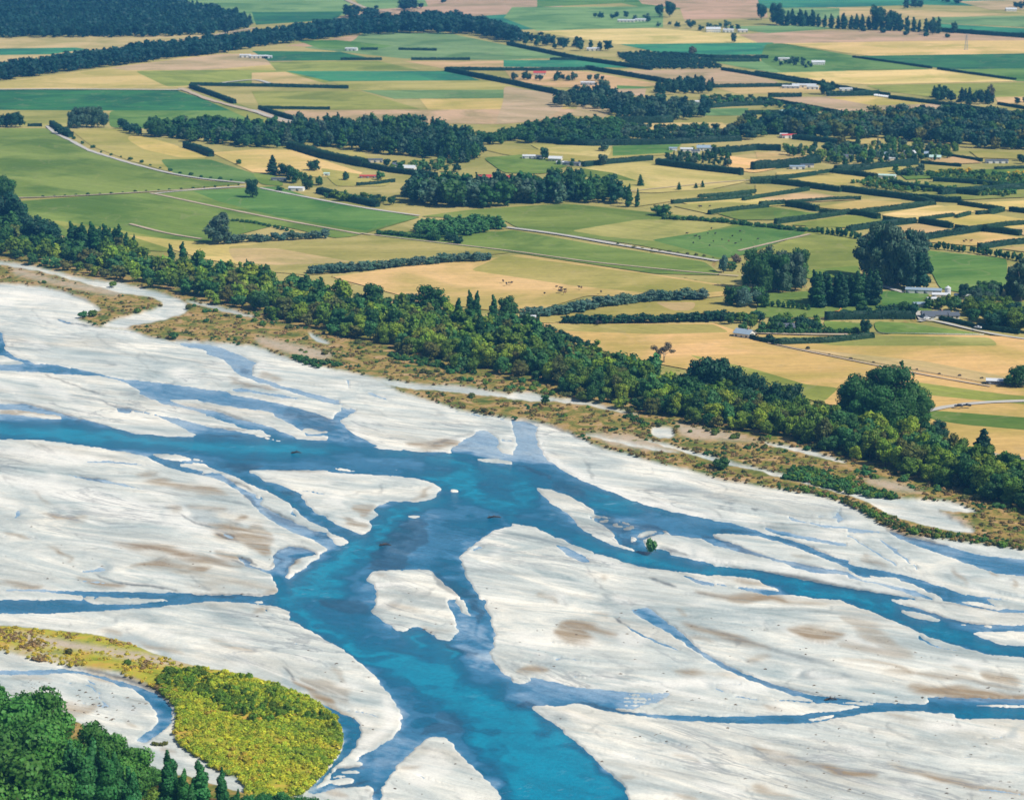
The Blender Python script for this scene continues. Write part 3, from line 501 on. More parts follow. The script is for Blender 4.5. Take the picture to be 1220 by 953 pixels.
W(C_, RC, .6, [(0, 590), (300, 595), (660, 605), (760, 575), (775, 540), (730, 470), (700, 420), (680, 395), (540, 350), (440, 320), (500, 310), (600, 350), (690, 375), (745, 340), (720, 260), (750, 200), (860, 150), (1060, 190), (1140, 230), (900, 290), (870, 380), (840, 430), (870, 450), (900, 450), (900, 760), (740, 700), (640, 690), (400, 660), (200, 655), (0, 675)])
TN(C_, RC, .12, [(440, 310), (720, 260), (760, 180), (860, 150), (1060, 190), (900, 290), (860, 440), (800, 470), (730, 450), (600, 370)]); TN(C_, RC, .95, [(680, 590), (800, 480), (900, 460), (900, 700), (760, 660)])
B(C_, RC, [(520, 662), (575, 655), (635, 662), (600, 676)]); W(C_, RC, .1, [(230, 28), (340, 58), (380, 95), (330, 88)]); W(C_, RC, .1, [(390, 240), (500, 285), (545, 312), (470, 318)])
for wd, p_, v_ in [(1.8, [(200, 35), (300, 92), (430, 120)], .9), (2, [(400, 240), (520, 278), (555, 315)], .9), (2, [(340, 280), (460, 320), (610, 372)], .8), (2.6, [(740, 240), (780, 185), (860, 150), (1060, 190), (1140, 235)], .8), (2.4, [(840, 430), (880, 290), (940, 250)], .8), (2, [(0, 588), (400, 598), (740, 592)], .9), (3, [(740, 240), (800, 270), (740, 330)], .6)]: ST(dark, C_, RC, wd, p_, v_)
PT(brown, C_, RC, [(440, 60), (600, 60), (720, 150), (745, 225), (600, 225), (400, 110)], 1); ST(brown, C_, RC, 7, [(-60, 240), (200, 290), (390, 345)], 1); ST(brown, C_, RC, 6, [(-60, 345), (120, 375)], 1); ST(brown, C_, RC, 4, [(480, 765), (560, 735), (640, 750)], .9); ST(brown, C_, RC, 3, [(0, 505), (400, 520), (740, 525)], .6); ST(brown, C_, RC, 5, [(190, 200), (380, 260)], .8)
W(D_, RD, .6, [(0, 260), (120, 275), (330, 330), (460, 380), (620, 415), (780, 465), (900, 510), (1000, 560), (1120, 600), (1220, 640), (1220, 720), (1080, 640), (900, 570), (760, 515), (600, 460), (400, 410), (250, 390), (60, 385), (0, 380)])
TN(D_, RD, .25, [(0, 255), (300, 320), (460, 390), (200, 330), (0, 330)]); PT(dark, D_, RD, [(40, 340), (200, 335), (380, 365), (300, 385), (100, 370)], .6); ST(dark, D_, RD, 2, [(640, 425), (800, 475), (1000, 560)], .6)
W(D_, RD, .12, [(430, 318), (700, 378), (1000, 438), (1220, 488), (1220, 512), (1000, 470), (700, 412), (560, 390)])
W(D_, RD, .25, [(0, 420), (130, 450), (260, 510), (400, 560), (560, 610), (800, 650), (960, 690), (1220, 730), (1220, 752), (1000, 750), (820, 720), (620, 650), (440, 600), (260, 555), (100, 510), (0, 480)]); ST(dark, D_, RD, 5, [(100, 470), (300, 545), (480, 600)], .5); ST(dark, D_, RD, 4, [(700, 650), (860, 675), (1000, 705)], .6)
W(D_, RD, .1, [(660, 228), (900, 288), (1060, 308), (1220, 328), (1220, 346), (1000, 326), (860, 290), (700, 268)])
for wd, p_, v_ in [(1.1, [(430, 175), (640, 212), (900, 240), (1220, 290)], .5), (1.1, [(300, 300), (430, 290), (700, 300), (1220, 368)], .7), (1.5, [(400, 322), (560, 330), (720, 345)], .9), (2.2, [(80, 668), (500, 738), (820, 798), (1220, 888)], 1), (1.3, [(80, 90), (160, 130), (210, 105)], .6), (1.6, [(340, 160), (390, 185), (420, 165)], .9), (1.2, [(1000, 705), (1100, 722), (1220, 735)], .8)]: ST(dark, D_, RD, wd, p_, v_)
W(D_, RD, .88, [(0, 668), (300, 700), (500, 735), (800, 795), (1220, 885), (1220, 1010), (800, 1010), (620, 900), (480, 815), (300, 780), (0, 758)])
W(D_, RD, .08, [(400, 800), (500, 820), (600, 872), (760, 940), (900, 1010), (700, 1010), (560, 880), (460, 850)])
W(D_, RD, .15, [(180, 862), (400, 880), (700, 920), (820, 960), (300, 900)]); WS(D_, RD, .4, 1.4, [(0, 830), (100, 850), (170, 870)]); ST(brown, D_, RD, 4, [(130, 805), (280, 830), (480, 880)], .8)
W(E_, RE, .88, [(560, -60), (700, 40), (850, 120), (1000, 155), (1220, 195), (1220, -60)]); W(E_, RE, .1, [(520, -60), (620, 0), (740, 70), (850, 125), (820, 135), (700, 85), (560, 20)]); W(E_, RE, .2, [(330, 58), (500, 68), (640, 95), (560, 112), (400, 95)])
ST(brown, E_, RE, 4, [(-60, 125), (200, 150), (400, 178), (560, 190)], .8); ST(brown, E_, RE, 7, [(480, 170), (640, 180), (840, 215)], 1); ST(brown, E_, RE, 3, [(840, 215), (1000, 215), (1220, 218)], .7); ST(dark, E_, RE, 1.3, [(-60, 122), (100, 140), (300, 172)], .6)
ST(damp, E_, RE, 9, [(-100, 380), (300, 560), (700, 660), (1220, 790)], .9); ST(dark, E_, RE, 1.8, [(-40, 420), (300, 525), (700, 640), (1220, 765)], .45); PT(damp, E_, RE, [(100, 230), (400, 300), (760, 400), (1000, 430), (700, 450), (350, 360)], .6)
reset(RF)
W(F_, RF, .4, [(-10, -12), (60, 0), (120, 30), (200, 60), (300, 96), (420, 132), (560, 150), (690, 160), (700, 175), (600, 168), (480, 160), (380, 142), (250, 96), (120, 46), (40, 4)]); W(F_, RF, .5, [(350, 150), (500, 152), (700, 165), (500, 164)]); B(F_, RF, [(520, 157), (620, 152), (680, 158), (620, 166)])
ST(dark, F_, RF, 1.6, [(130, 45), (250, 92), (380, 132)], .6); W(F_, RF, .6, [(640, 160), (900, 160), (900, 200), (560, 185), (600, 172)])
G_, RG_ = (680, 580, 7.625), (705, 612, 800, 660)
reset(RG_)
W(G_, RG_, .35, [(200, 250), (360, 280), (560, 340), (880, 400), (900, 440), (1220, 520), (1220, 250), (600, 150), (200, 150)]); W(G_, RG_, .75, [(-60, 250), (70, 375), (300, 490), (500, 565), (630, 588), (700, 560), (800, 555), (900, 585), (1040, 625), (1220, 655), (1220, 1010), (-60, 1010)])
W(G_, RG_, .3, [(190, 270), (380, 290), (500, 340), (620, 350), (780, 380), (880, 420), (780, 430), (640, 480), (720, 560), (620, 585), (440, 520), (390, 460), (390, 410), (300, 350), (210, 300)])
for p_ in ([(-60, 180), (100, 260), (190, 290), (290, 350), (385, 415), (390, 470), (450, 520), (630, 588), (500, 565), (300, 490), (70, 375), (-60, 250)], [(-60, 60), (100, 140), (200, 190), (212, 265), (180, 290), (60, 250), (-60, 200)], [(270, 310), (330, 292), (350, 300), (310, 325)], [(360, 340), (430, 312), (400, 345), (480, 350), (440, 375)], [(450, 385), (540, 352), (600, 350), (540, 385)], [(590, 440), (660, 405), (780, 395), (780, 415), (680, 445), (600, 455)], [(540, 450), (600, 458), (600, 480), (570, 500), (545, 480)], [(640, 480), (800, 440), (960, 470), (1060, 500), (1220, 560), (1220, 655), (1040, 625), (900, 585), (800, 555), (680, 520)]): B(G_, RG_, p_)
for wd, p_, v_ in [(3, [(190, 285), (240, 260), (300, 270)], .9), (3, [(300, 330), (360, 300), (470, 325)], .9), (3, [(390, 410), (470, 400), (560, 400)], .8), (3.5, [(560, 345), (700, 350), (790, 385), (880, 415)], .9), (3.5, [(600, 470), (700, 450), (800, 415)], .9), (3, [(440, 480), (520, 490), (600, 510)], .8), (2, [(680, 560), (760, 570)], 1), (2, [(800, 545), (940, 590), (1060, 625)], .8), (2.4, [(700, 825), (820, 860), (960, 915)], .9)]: ST(dark, G_, RG_, wd, p_, v_)

# fine anastomosing threads on the open gravel, along the flow
YY, XX = np.mgrid[0:NY:2, 0:NX:2].astype(np.float32); XX = X0 + XX * SS; YY = Y0 + YY * SS
def flow_noise(seed, n, lx, lq, slope):
    r = np.random.default_rng(seed); qq = YY - slope * XX - 14 * np.sin(XX / 170 + seed) - 5 * np.sin(XX / 61 + YY / 90); z = np.zeros_like(XX)
    for _ in range(n):
        z += np.sin(XX * (r.choice([-1, 1]) * 6.28 / r.uniform(*lx)) + qq * (6.28 / r.uniform(*lq)) + r.uniform(0, 6.3))
    return z / math.sqrt(n)
up = lambda a: np.repeat(np.repeat(a, 2, 0), 2, 1)[:NY, :NX]
sl_ = 0.10; m1 = flow_noise(3, 9, (160, 420), (26, 80), .16); m2 = flow_noise(8, 10, (120, 500), (90, 260), .10); m3 = flow_noise(12, 9, (90, 260), (18, 50), .22)
open_ = (blur(veg, 3) < .02) & (blur(wet, 2.5) < .05)
th1 = up((np.abs(m1) < .045 + .03 * (m3 > 1)) & (m2 > .35)) & open_; th2 = up((np.abs(m3) < .05) & (m2 < -.15)) & open_; th3 = up((np.abs(m1 - .9) < .05) & (m3 > .2)) & open_
damp[th1 | th3] = 1; dark[th2] = np.maximum(dark[th2], .4); dark[th3] = np.maximum(dark[th3], .3)
fl = up((np.abs(m1) < .04) & (m2 > .75)) & open_; wet[fl] = 1; tone[fl] = .15
brown[up((m1 > 1.15) & (m3 > .7)) & open_] = .7; white[up((m3 > 1.0) & (m2 > -.2)) & open_] = .8
def px_noise(seed, n, lx, ly):
    r = np.random.default_rng(seed); z = np.zeros_like(XX)
    for _ in range(n): z += np.sin(XX * (r.choice([-1, 1]) * 6.28 / r.uniform(*lx)) + YY * (6.28 / r.uniform(*ly)) + r.uniform(0, 6.3))
    return z / math.sqrt(n)
dX = up(px_noise(51, 12, (14, 70), (6, 26)) * 1.2 + px_noise(52, 10, (5, 14), (3, 8)) * .45); dY = up(px_noise(53, 12, (14, 70), (6, 26)) * .42 + px_noise(54, 10, (5, 14), (3, 8)) * .22)
jx = np.clip(np.arange(NX)[None, :] + dX / SS, 0, NX - 1).astype(np.int32); iy = np.clip(np.arange(NY)[:, None] + dY / SS, 0, NY - 1).astype(np.int32)
wet = wet[iy, jx]; tone = tone[iy, jx]; dark = dark[iy, jx]; veg = veg[iy, jx]
wetb = blur(wet, 0.6); vegb = blur(veg, 1.0)
wsum = blur(wet, 2.8) + 2e-3; toneb = blur(tone * wet, 2.8) / wsum
rim = np.clip(blur(wet, 2.2) * 2.6, 0, 1); mud = np.clip(blur(wet, 9.0) * 1.5, 0, 1)
edge = blur(wet, 4.0)              # how far out in the water: shallow margins are paler
toneb = toneb * np.clip(0.15 + 0.95 * edge, 0, 1)
brownb, whiteb, dampb, darkb, sandb, yelb = (blur(a, s) for a, s in ((brown, 1.8), (white, 3.0), (damp, 2.5), (dark, 0.7), (sand, 2.5), (yel, 1.5)))
ST_ = 3                            # vertices every 1.5 photo pixels at this distance
ii = np.arange(0, NY, ST_); jj = np.arange(0, NX, ST_); ny, nx = len(ii), len(jj)
g = lambda a: a[np.ix_(ii, jj)].ravel()
gx, gy = np.meshgrid(X0 + jj * SS, Y0 + ii * SS)
wx, wy = PXY(gx.ravel(), gy.ravel(), RW + 0.1)
wv, vv = g(wetb), g(vegb)
def sines(x, y, seed, n=14, l0=60, l1=400):   # smooth band-limited relief in metres along the ground
    r = np.random.default_rng(seed); z = np.zeros_like(x)
    for _ in range(n):
        a = r.uniform(0, 2 * math.pi); l = math.exp(r.uniform(math.log(l0), math.log(l1)))
        z += np.sin((x * math.cos(a) + y * math.sin(a)) * 2 * math.pi / l + r.uniform(0, 6.3))
    return z / math.sqrt(n)
wobble = sines(wx, wy, 3, 24, 5, 22)
def warped(arr, ax, ay, seed, l0=14, l1=120):   # stir a layer so that its traced outlines turn into natural drifts
    u = gx.ravel() + ax * sines(wx, wy, seed, 22, l0, l1); v = gy.ravel() + ay * sines(wx, wy, seed + 1, 22, l0, l1)
    return arr[np.clip(((v - Y0) / SS).astype(int), 0, NY - 1), np.clip(((u - X0) / SS).astype(int), 0, NX - 1)]
h = RW + 0.36 * np.clip(0.5 - wv + 0.10 * wobble * (np.abs(wv - .5) < .42), -.5, .5) + 0.95 * vv
dry = np.clip((0.42 - wv) * 4, 0, 1)
h += dry * (0.22 + 0.10 * sines(wx, wy, 4, 20, 25, 160)) + dry * vv * 0.12 * sines(wx, wy, 5, 20, 4, 14) - 0.10 * g(darkb) * dry - .10 * g(dampb) * dry
V = np.stack([wx, wy, h], 1)
q = np.arange(ny * nx).reshape(ny, nx)
F = np.stack([q[:-1, :-1].ravel(), q[1:, :-1].ravel(), q[1:, 1:].ravel(), q[:-1, 1:].ravel()], 1)

def bed_material():
    m, n, b, N, L = M('river_gravel_and_terrace')
    b.inputs['Roughness'].default_value = 0.9; b.inputs['Specular IOR Level'].default_value = 0.15
    pos = N('ShaderNodeNewGeometry').outputs['Position']
    a1 = N('ShaderNodeVertexColor'); a1.layer_name = 'cover'; s1 = N('ShaderNodeSeparateColor'); L(a1.outputs['Color'], s1.inputs[0])
    a2 = N('ShaderNodeVertexColor'); a2.layer_name = 'silt'; s2 = N('ShaderNodeSeparateColor'); L(a2.outputs['Color'], s2.inputs[0])
    vegA, yelA, sandA = s1.outputs; brA, whA, dpA = s2.outputs; dkA = a1.outputs['Alpha']
    flow = mapped(N, L, pos, (0.34, 1.0, 1), R(-30)); flow2 = mapped(N, L, pos, (0.16, 1.0, 1), R(-24))
    nA = noise(N, L, flow, 0.026, 9, 0.64, 1.6); nB = noise(N, L, flow2, 0.055, 7, 0.62, 2.2); nC = noise(N, L, pos, 0.9, 4, 0.7); nD = noise(N, L, flow, 0.016, 5, 0.55, 0.8)
    rA = ramp(N, [(0.30, (0.28, 0.34, 0.34)), (0.41, (0.43, 0.47, 0.45)), (0.52, (0.57, 0.58, 0.53)), (0.65, (0.80, 0.755, 0.65))]); L(nA, rA.inputs[0])
    rB = ramp(N, [(0.34, 0.84), (0.5, 1.0), (0.66, 1.10)]); L(nB, rB.inputs[0])
    c = mixc(N, L, 1.0, rA.outputs[0], rB.outputs[0], 'MULTIPLY')
    rD = ramp(N, [(0.54, 0.0), (0.72, 1.0)]); L(nD, rD.inputs[0])
    c = mixc(N, L, mth(N, L, 'MULTIPLY', rD.outputs[0], 0.55), c, (0.50, 0.43, 0.33))
    nE = noise(N, L, flow2, 0.07, 7, 0.65, 2.0); rE = ramp(N, [(0.25, 0.25), (0.6, 1.0)]); L(nE, rE.inputs[0])
    c = mixc(N, L, mth(N, L, 'MULTIPLY', whA, 0.85), c, (0.80, 0.77, 0.70))
    c = mixc(N, L, mth(N, L, 'MULTIPLY', dpA, 0.7), c, (0.30, 0.36, 0.37))
    c = mixc(N, L, mth(N, L, 'MULTIPLY', brA, mth(N, L, 'MULTIPLY', rE.outputs[0], 1.1)), c, mixc(N, L, nA, (0.20, 0.145, 0.095), (0.40, 0.31, 0.20)))
    c = mixc(N, L, mth(N, L, 'MULTIPLY', dkA, 0.85), c, (0.07, 0.085, 0.10))
    nF = noise(N, L, flow, 0.020, 6, 0.58, 2.6); nG = noise(N, L, pos, 0.007, 3, 0.5)
    ln = mth(N, L, 'ABSOLUTE', mth(N, L, 'SUBTRACT', nF, 0.5)); rl = ramp(N, [(0.0, 1.0), (0.010, 0.75), (0.024, 0.0)]); L(ln, rl.inputs[0]); rg = ramp(N, [(0.50, 0.0), (0.60, 1.0)]); L(nG, rg.inputs[0])
    c = mixc(N, L, mth(N, L, 'MULTIPLY', mth(N, L, 'MULTIPLY', rl.outputs[0], rg.outputs[0]), 0.55), c, (0.20, 0.22, 0.24))
    nH = noise(N, L, flow2, 0.035, 8, 0.66, 3.0); rh = ramp(N, [(0.56, 0.0), (0.66, 1.0)]); L(nH, rh.inputs[0]); c = mixc(N, L, mth(N, L, 'MULTIPLY', rh.outputs[0], 0.5), c, (0.29, 0.37, 0.38))
    nI = noise(N, L, flow, 0.03, 7, 0.6, 2.0); ri = ramp(N, [(0.58, 0.0), (0.70, 1.0)]); L(nI, ri.inputs[0]); c = mixc(N, L, mth(N, L, 'MULTIPLY', ri.outputs[0], 0.6), c, (0.82, 0.79, 0.72))
    c = mixc(N, L, 0.5, c, mixc(N, L, nC, (0.6, 0.6, 0.6), (1.4, 1.4, 1.4)), 'MULTIPLY')
    nK = noise(N, L, flow, 0.30, 5, 0.8, 0.5); c = mixc(N, L, 0.28, c, mixc(N, L, nK, (0.55, 0.55, 0.56), (1.45, 1.45, 1.42)), 'MULTIPLY')
    nQ = noise(N, L, pos, 0.28, 6, 0.85); c = mixc(N, L, 0.55, c, mixc(N, L, nQ, (0.55, 0.56, 0.58), (1.45, 1.44, 1.40)), 'MULTIPLY')
    # terrace: dry grass, scrub litter, bare stones
    v1 = noise(N, L, pos, 0.07, 8, 0.74, 0.6); v2 = noise(N, L, pos, 0.22, 5, 0.7)
    rv = ramp(N, [(0.36, (0.06, 0.10, 0.015)), (0.46, (0.16, 0.165, 0.03)), (0.53, (0.33, 0.22, 0.06)), (0.64, (0.44, 0.29, 0.15))]); L(v1, rv.inputs[0])
    cv = mixc(N, L, 0.7, rv.outputs[0], mixc(N, L, v2, (0.35, 0.35, 0.35), (1.65, 1.65, 1.65)), 'MULTIPLY')
    ry = ramp(N, [(0.36, (0.15, 0.20, 0.02)), (0.50, (0.38, 0.36, 0.035)), (0.62, (0.50, 0.32, 0.06))]); L(v1, ry.inputs[0])
    cv = mixc(N, L, yelA, cv, ry.outputs[0])
    rs = ramp(N, [(0.30, 0.0), (0.46, 1.0)]); L(v2, rs.inputs[0])
    cs = mixc(N, L, nC, (0.36, 0.28, 0.20), (0.62, 0.52, 0.42))
    cv = mixc(N, L, mth(N, L, 'MULTIPLY', sandA, rs.outputs[0]), cv, cs)
    c = mixc(N, L, vegA, c, cv)
    L(c, b.inputs['Base Color'])
    bp = N('ShaderNodeBump'); bp.inputs['Strength'].default_value = 0.4; bp.inputs['Distance'].default_value = 0.8
    L(mth(N, L, 'ADD', mth(N, L, 'MULTIPLY', nA, 2.0), mth(N, L, 'ADD', nB, mth(N, L, 'MULTIPLY', nC, 0.25))), bp.inputs['Height']); L(bp.outputs[0], b.inputs['Normal'])
    return m
bed = new_mesh('river_bed', V, F, [bed_material()], smooth=True); tag(bed, kind='structure')
cov = np.stack([vv, g(yelb), g(sandb), g(darkb)], 1); set_attr(bed.data, 'cover', cov)
set_attr(bed.data, 'silt', np.stack([warped(brownb, 7, 2.2, 31), np.clip(warped(whiteb, 6, 2.5, 33) + .35 * g(rim) * (1 - g(brownb)) * np.clip(.45 + .6 * sines(wx, wy, 21, 24, 20, 140), 0, 1), 0, 1), np.clip(warped(dampb, 7, 2.5, 35) + .8 * g(rim) * np.clip(.1 - .7 * sines(wx, wy, 21, 24, 20, 140), 0, 1), 0, 1)], 1))

def water_material():
    m, n, b, N, L = M('glacial_river_water')
    pos = N('ShaderNodeNewGeometry').outputs['Position']
    a1 = N('ShaderNodeVertexColor'); a1.layer_name = 'depth_sheen'; s1 = N('ShaderNodeSeparateColor'); L(a1.outputs['Color'], s1.inputs[0])
    fl = mapped(N, L, pos, (0.30, 1.0, 1), R(-38)); n1 = noise(N, L, fl, 0.10, 6, 0.65, 1.5); n2 = noise(N, L, pos, 0.45, 5, 0.8, 0.5); n3 = noise(N, L, fl, 0.025, 5, 0.6, 1.0)
    t = mth(N, L, 'ADD', s1.outputs[0], mth(N, L, 'MULTIPLY', mth(N, L, 'SUBTRACT', n1, 0.5), 0.32)); t = mth(N, L, 'ADD', t, mth(N, L, 'MULTIPLY', mth(N, L, 'SUBTRACT', n3, 0.5), 0.45), True)
    r = ramp(N, [(0.0, (0.38, 0.48, 0.56)), (0.12, (0.22, 0.35, 0.48)), (0.28, (0.05, 0.19, 0.33)), (0.50, (0.005, 0.115, 0.215)), (0.76, (0.001, 0.145, 0.25)), (1.0, (0.001, 0.235, 0.36))]); L(t, r.inputs[0])  # palest stops also paint the sky's reflection on the shallow film
    c = mixc(N, L, mth(N, L, 'MULTIPLY', s1.outputs[1], mth(N, L, 'ADD', mth(N, L, 'MULTIPLY', n1, 0.8), 0.35), True), r.outputs[0], (0.018, 0.04, 0.075))
    c = mixc(N, L, 0.85, c, mixc(N, L, n2, (0.3, 0.35, 0.4), (1.7, 1.65, 1.6)), 'MULTIPLY')
    n5 = noise(N, L, fl, 0.045, 7, 0.7, 2.5); r5 = ramp(N, [(0.50, 0.0), (0.68, 1.0)]); L(n5, r5.inputs[0]); c = mixc(N, L, mth(N, L, 'MULTIPLY', r5.outputs[0], 0.25), c, (0.015, 0.05, 0.10))
    rf1 = noise(N, L, mapped(N, L, pos, (0.45, 1.0, 1), R(35)), 0.22, 4, 0.7); r8 = ramp(N, [(0.60, 0.0), (0.70, 1.0)]); L(rf1, r8.inputs[0]); rf2 = noise(N, L, pos, 0.012, 3, 0.5); r9 = ramp(N, [(0.54, 0.0), (0.64, 1.0)]); L(rf2, r9.inputs[0])
    c = mixc(N, L, mth(N, L, 'MULTIPLY', mth(N, L, 'MULTIPLY', r8.outputs[0], r9.outputs[0]), 0.4), c, (0.30, 0.45, 0.55))
    L(c, b.inputs['Base Color']); b.inputs['Roughness'].default_value = 0.12; b.inputs['IOR'].default_value = 1.33; b.inputs['Specular IOR Level'].default_value = 0.3
    bp = N('ShaderNodeBump'); bp.inputs['Strength'].default_value = 0.6; bp.inputs['Distance'].default_value = 0.4
    L(mth(N, L, 'ADD', n1, noise(N, L, pos, 1.3, 4, 0.75)), bp.inputs['Height']); L(bp.outputs[0], b.inputs['Normal'])
    return m
mk = (wv > 0.30).reshape(ny, nx); mk2 = (mk[:-1, :-1] | mk[1:, :-1] | mk[1:, 1:] | mk[:-1, 1:]).ravel()
Fw = F[mk2]; used = np.unique(Fw); remap = np.zeros(ny * nx, np.int64); remap[used] = np.arange(len(used))
Vw = V[used].copy(); Vw[:, 2] = RW
water = new_mesh('river_water', Vw, remap[Fw], [water_material()], smooth=True); tag(water, kind='structure')
set_attr(water.data, 'depth_sheen', np.stack([(.5 * warped(toneb, 7, 3, 37) + .25 * warped(toneb, 22, 3, 39, 10, 60) + .25 * warped(toneb, 34, 5, 43, 12, 50))[used], warped(darkb, 4, 1.2, 41, 8, 60)[used] * .85, np.zeros(len(used))], 1))
def at_mask(arr, px, py):
    i = np.clip(((np.asarray(py) - Y0) / SS).astype(int), 0, NY - 1); j = np.clip(((np.asarray(px) - X0) / SS).astype(int), 0, NX - 1); return arr[i, j]
# ------------------------------------------------------------------ the plain: one sheet to the horizon, then paddocks and roads on it
gm = [( -40000, -3000, -4.5), (40000, -3000, -4.5), (40000, 60000, -4.5), (-40000, 60000, -4.5)]
plate = new_mesh('ground', gm, [(0, 1, 2, 3)], [FA]); plate.color = (0.30, 0.27, 0.15, 1); tag(plate, kind='structure')
front = [(-470, 215), (-120, 262), (0, 296), (25, 305), (120, 322), (185, 336), (220, 345), (305, 362), (405, 388), (512, 418), (610, 436), (690, 462), (785, 484), (850, 497), (915, 508), (990, 526), (1065, 551), (1115, 563), (1180, 588), (1220, 598), (1340, 634), (1700, 740)]
pl = [P(x, y, 0) for x, y in front] + [(12000, 1200, 0), (30000, 50000, 0), (-30000, 50000, 0), (-12000, 3500, 0)]
bmv = pl; nfr = len(pl)
plain = new_mesh('farmland_ground', pl + [(x, y, -3.0) for x, y, z in pl[:len(front)]],
                 [list(range(nfr))] + [(i + 1, i, nfr + i, nfr + i + 1) for i in range(len(front) - 1)], [FA])
plain.color = (0.35, 0.30, 0.09, 1); tag(plain, kind='structure')

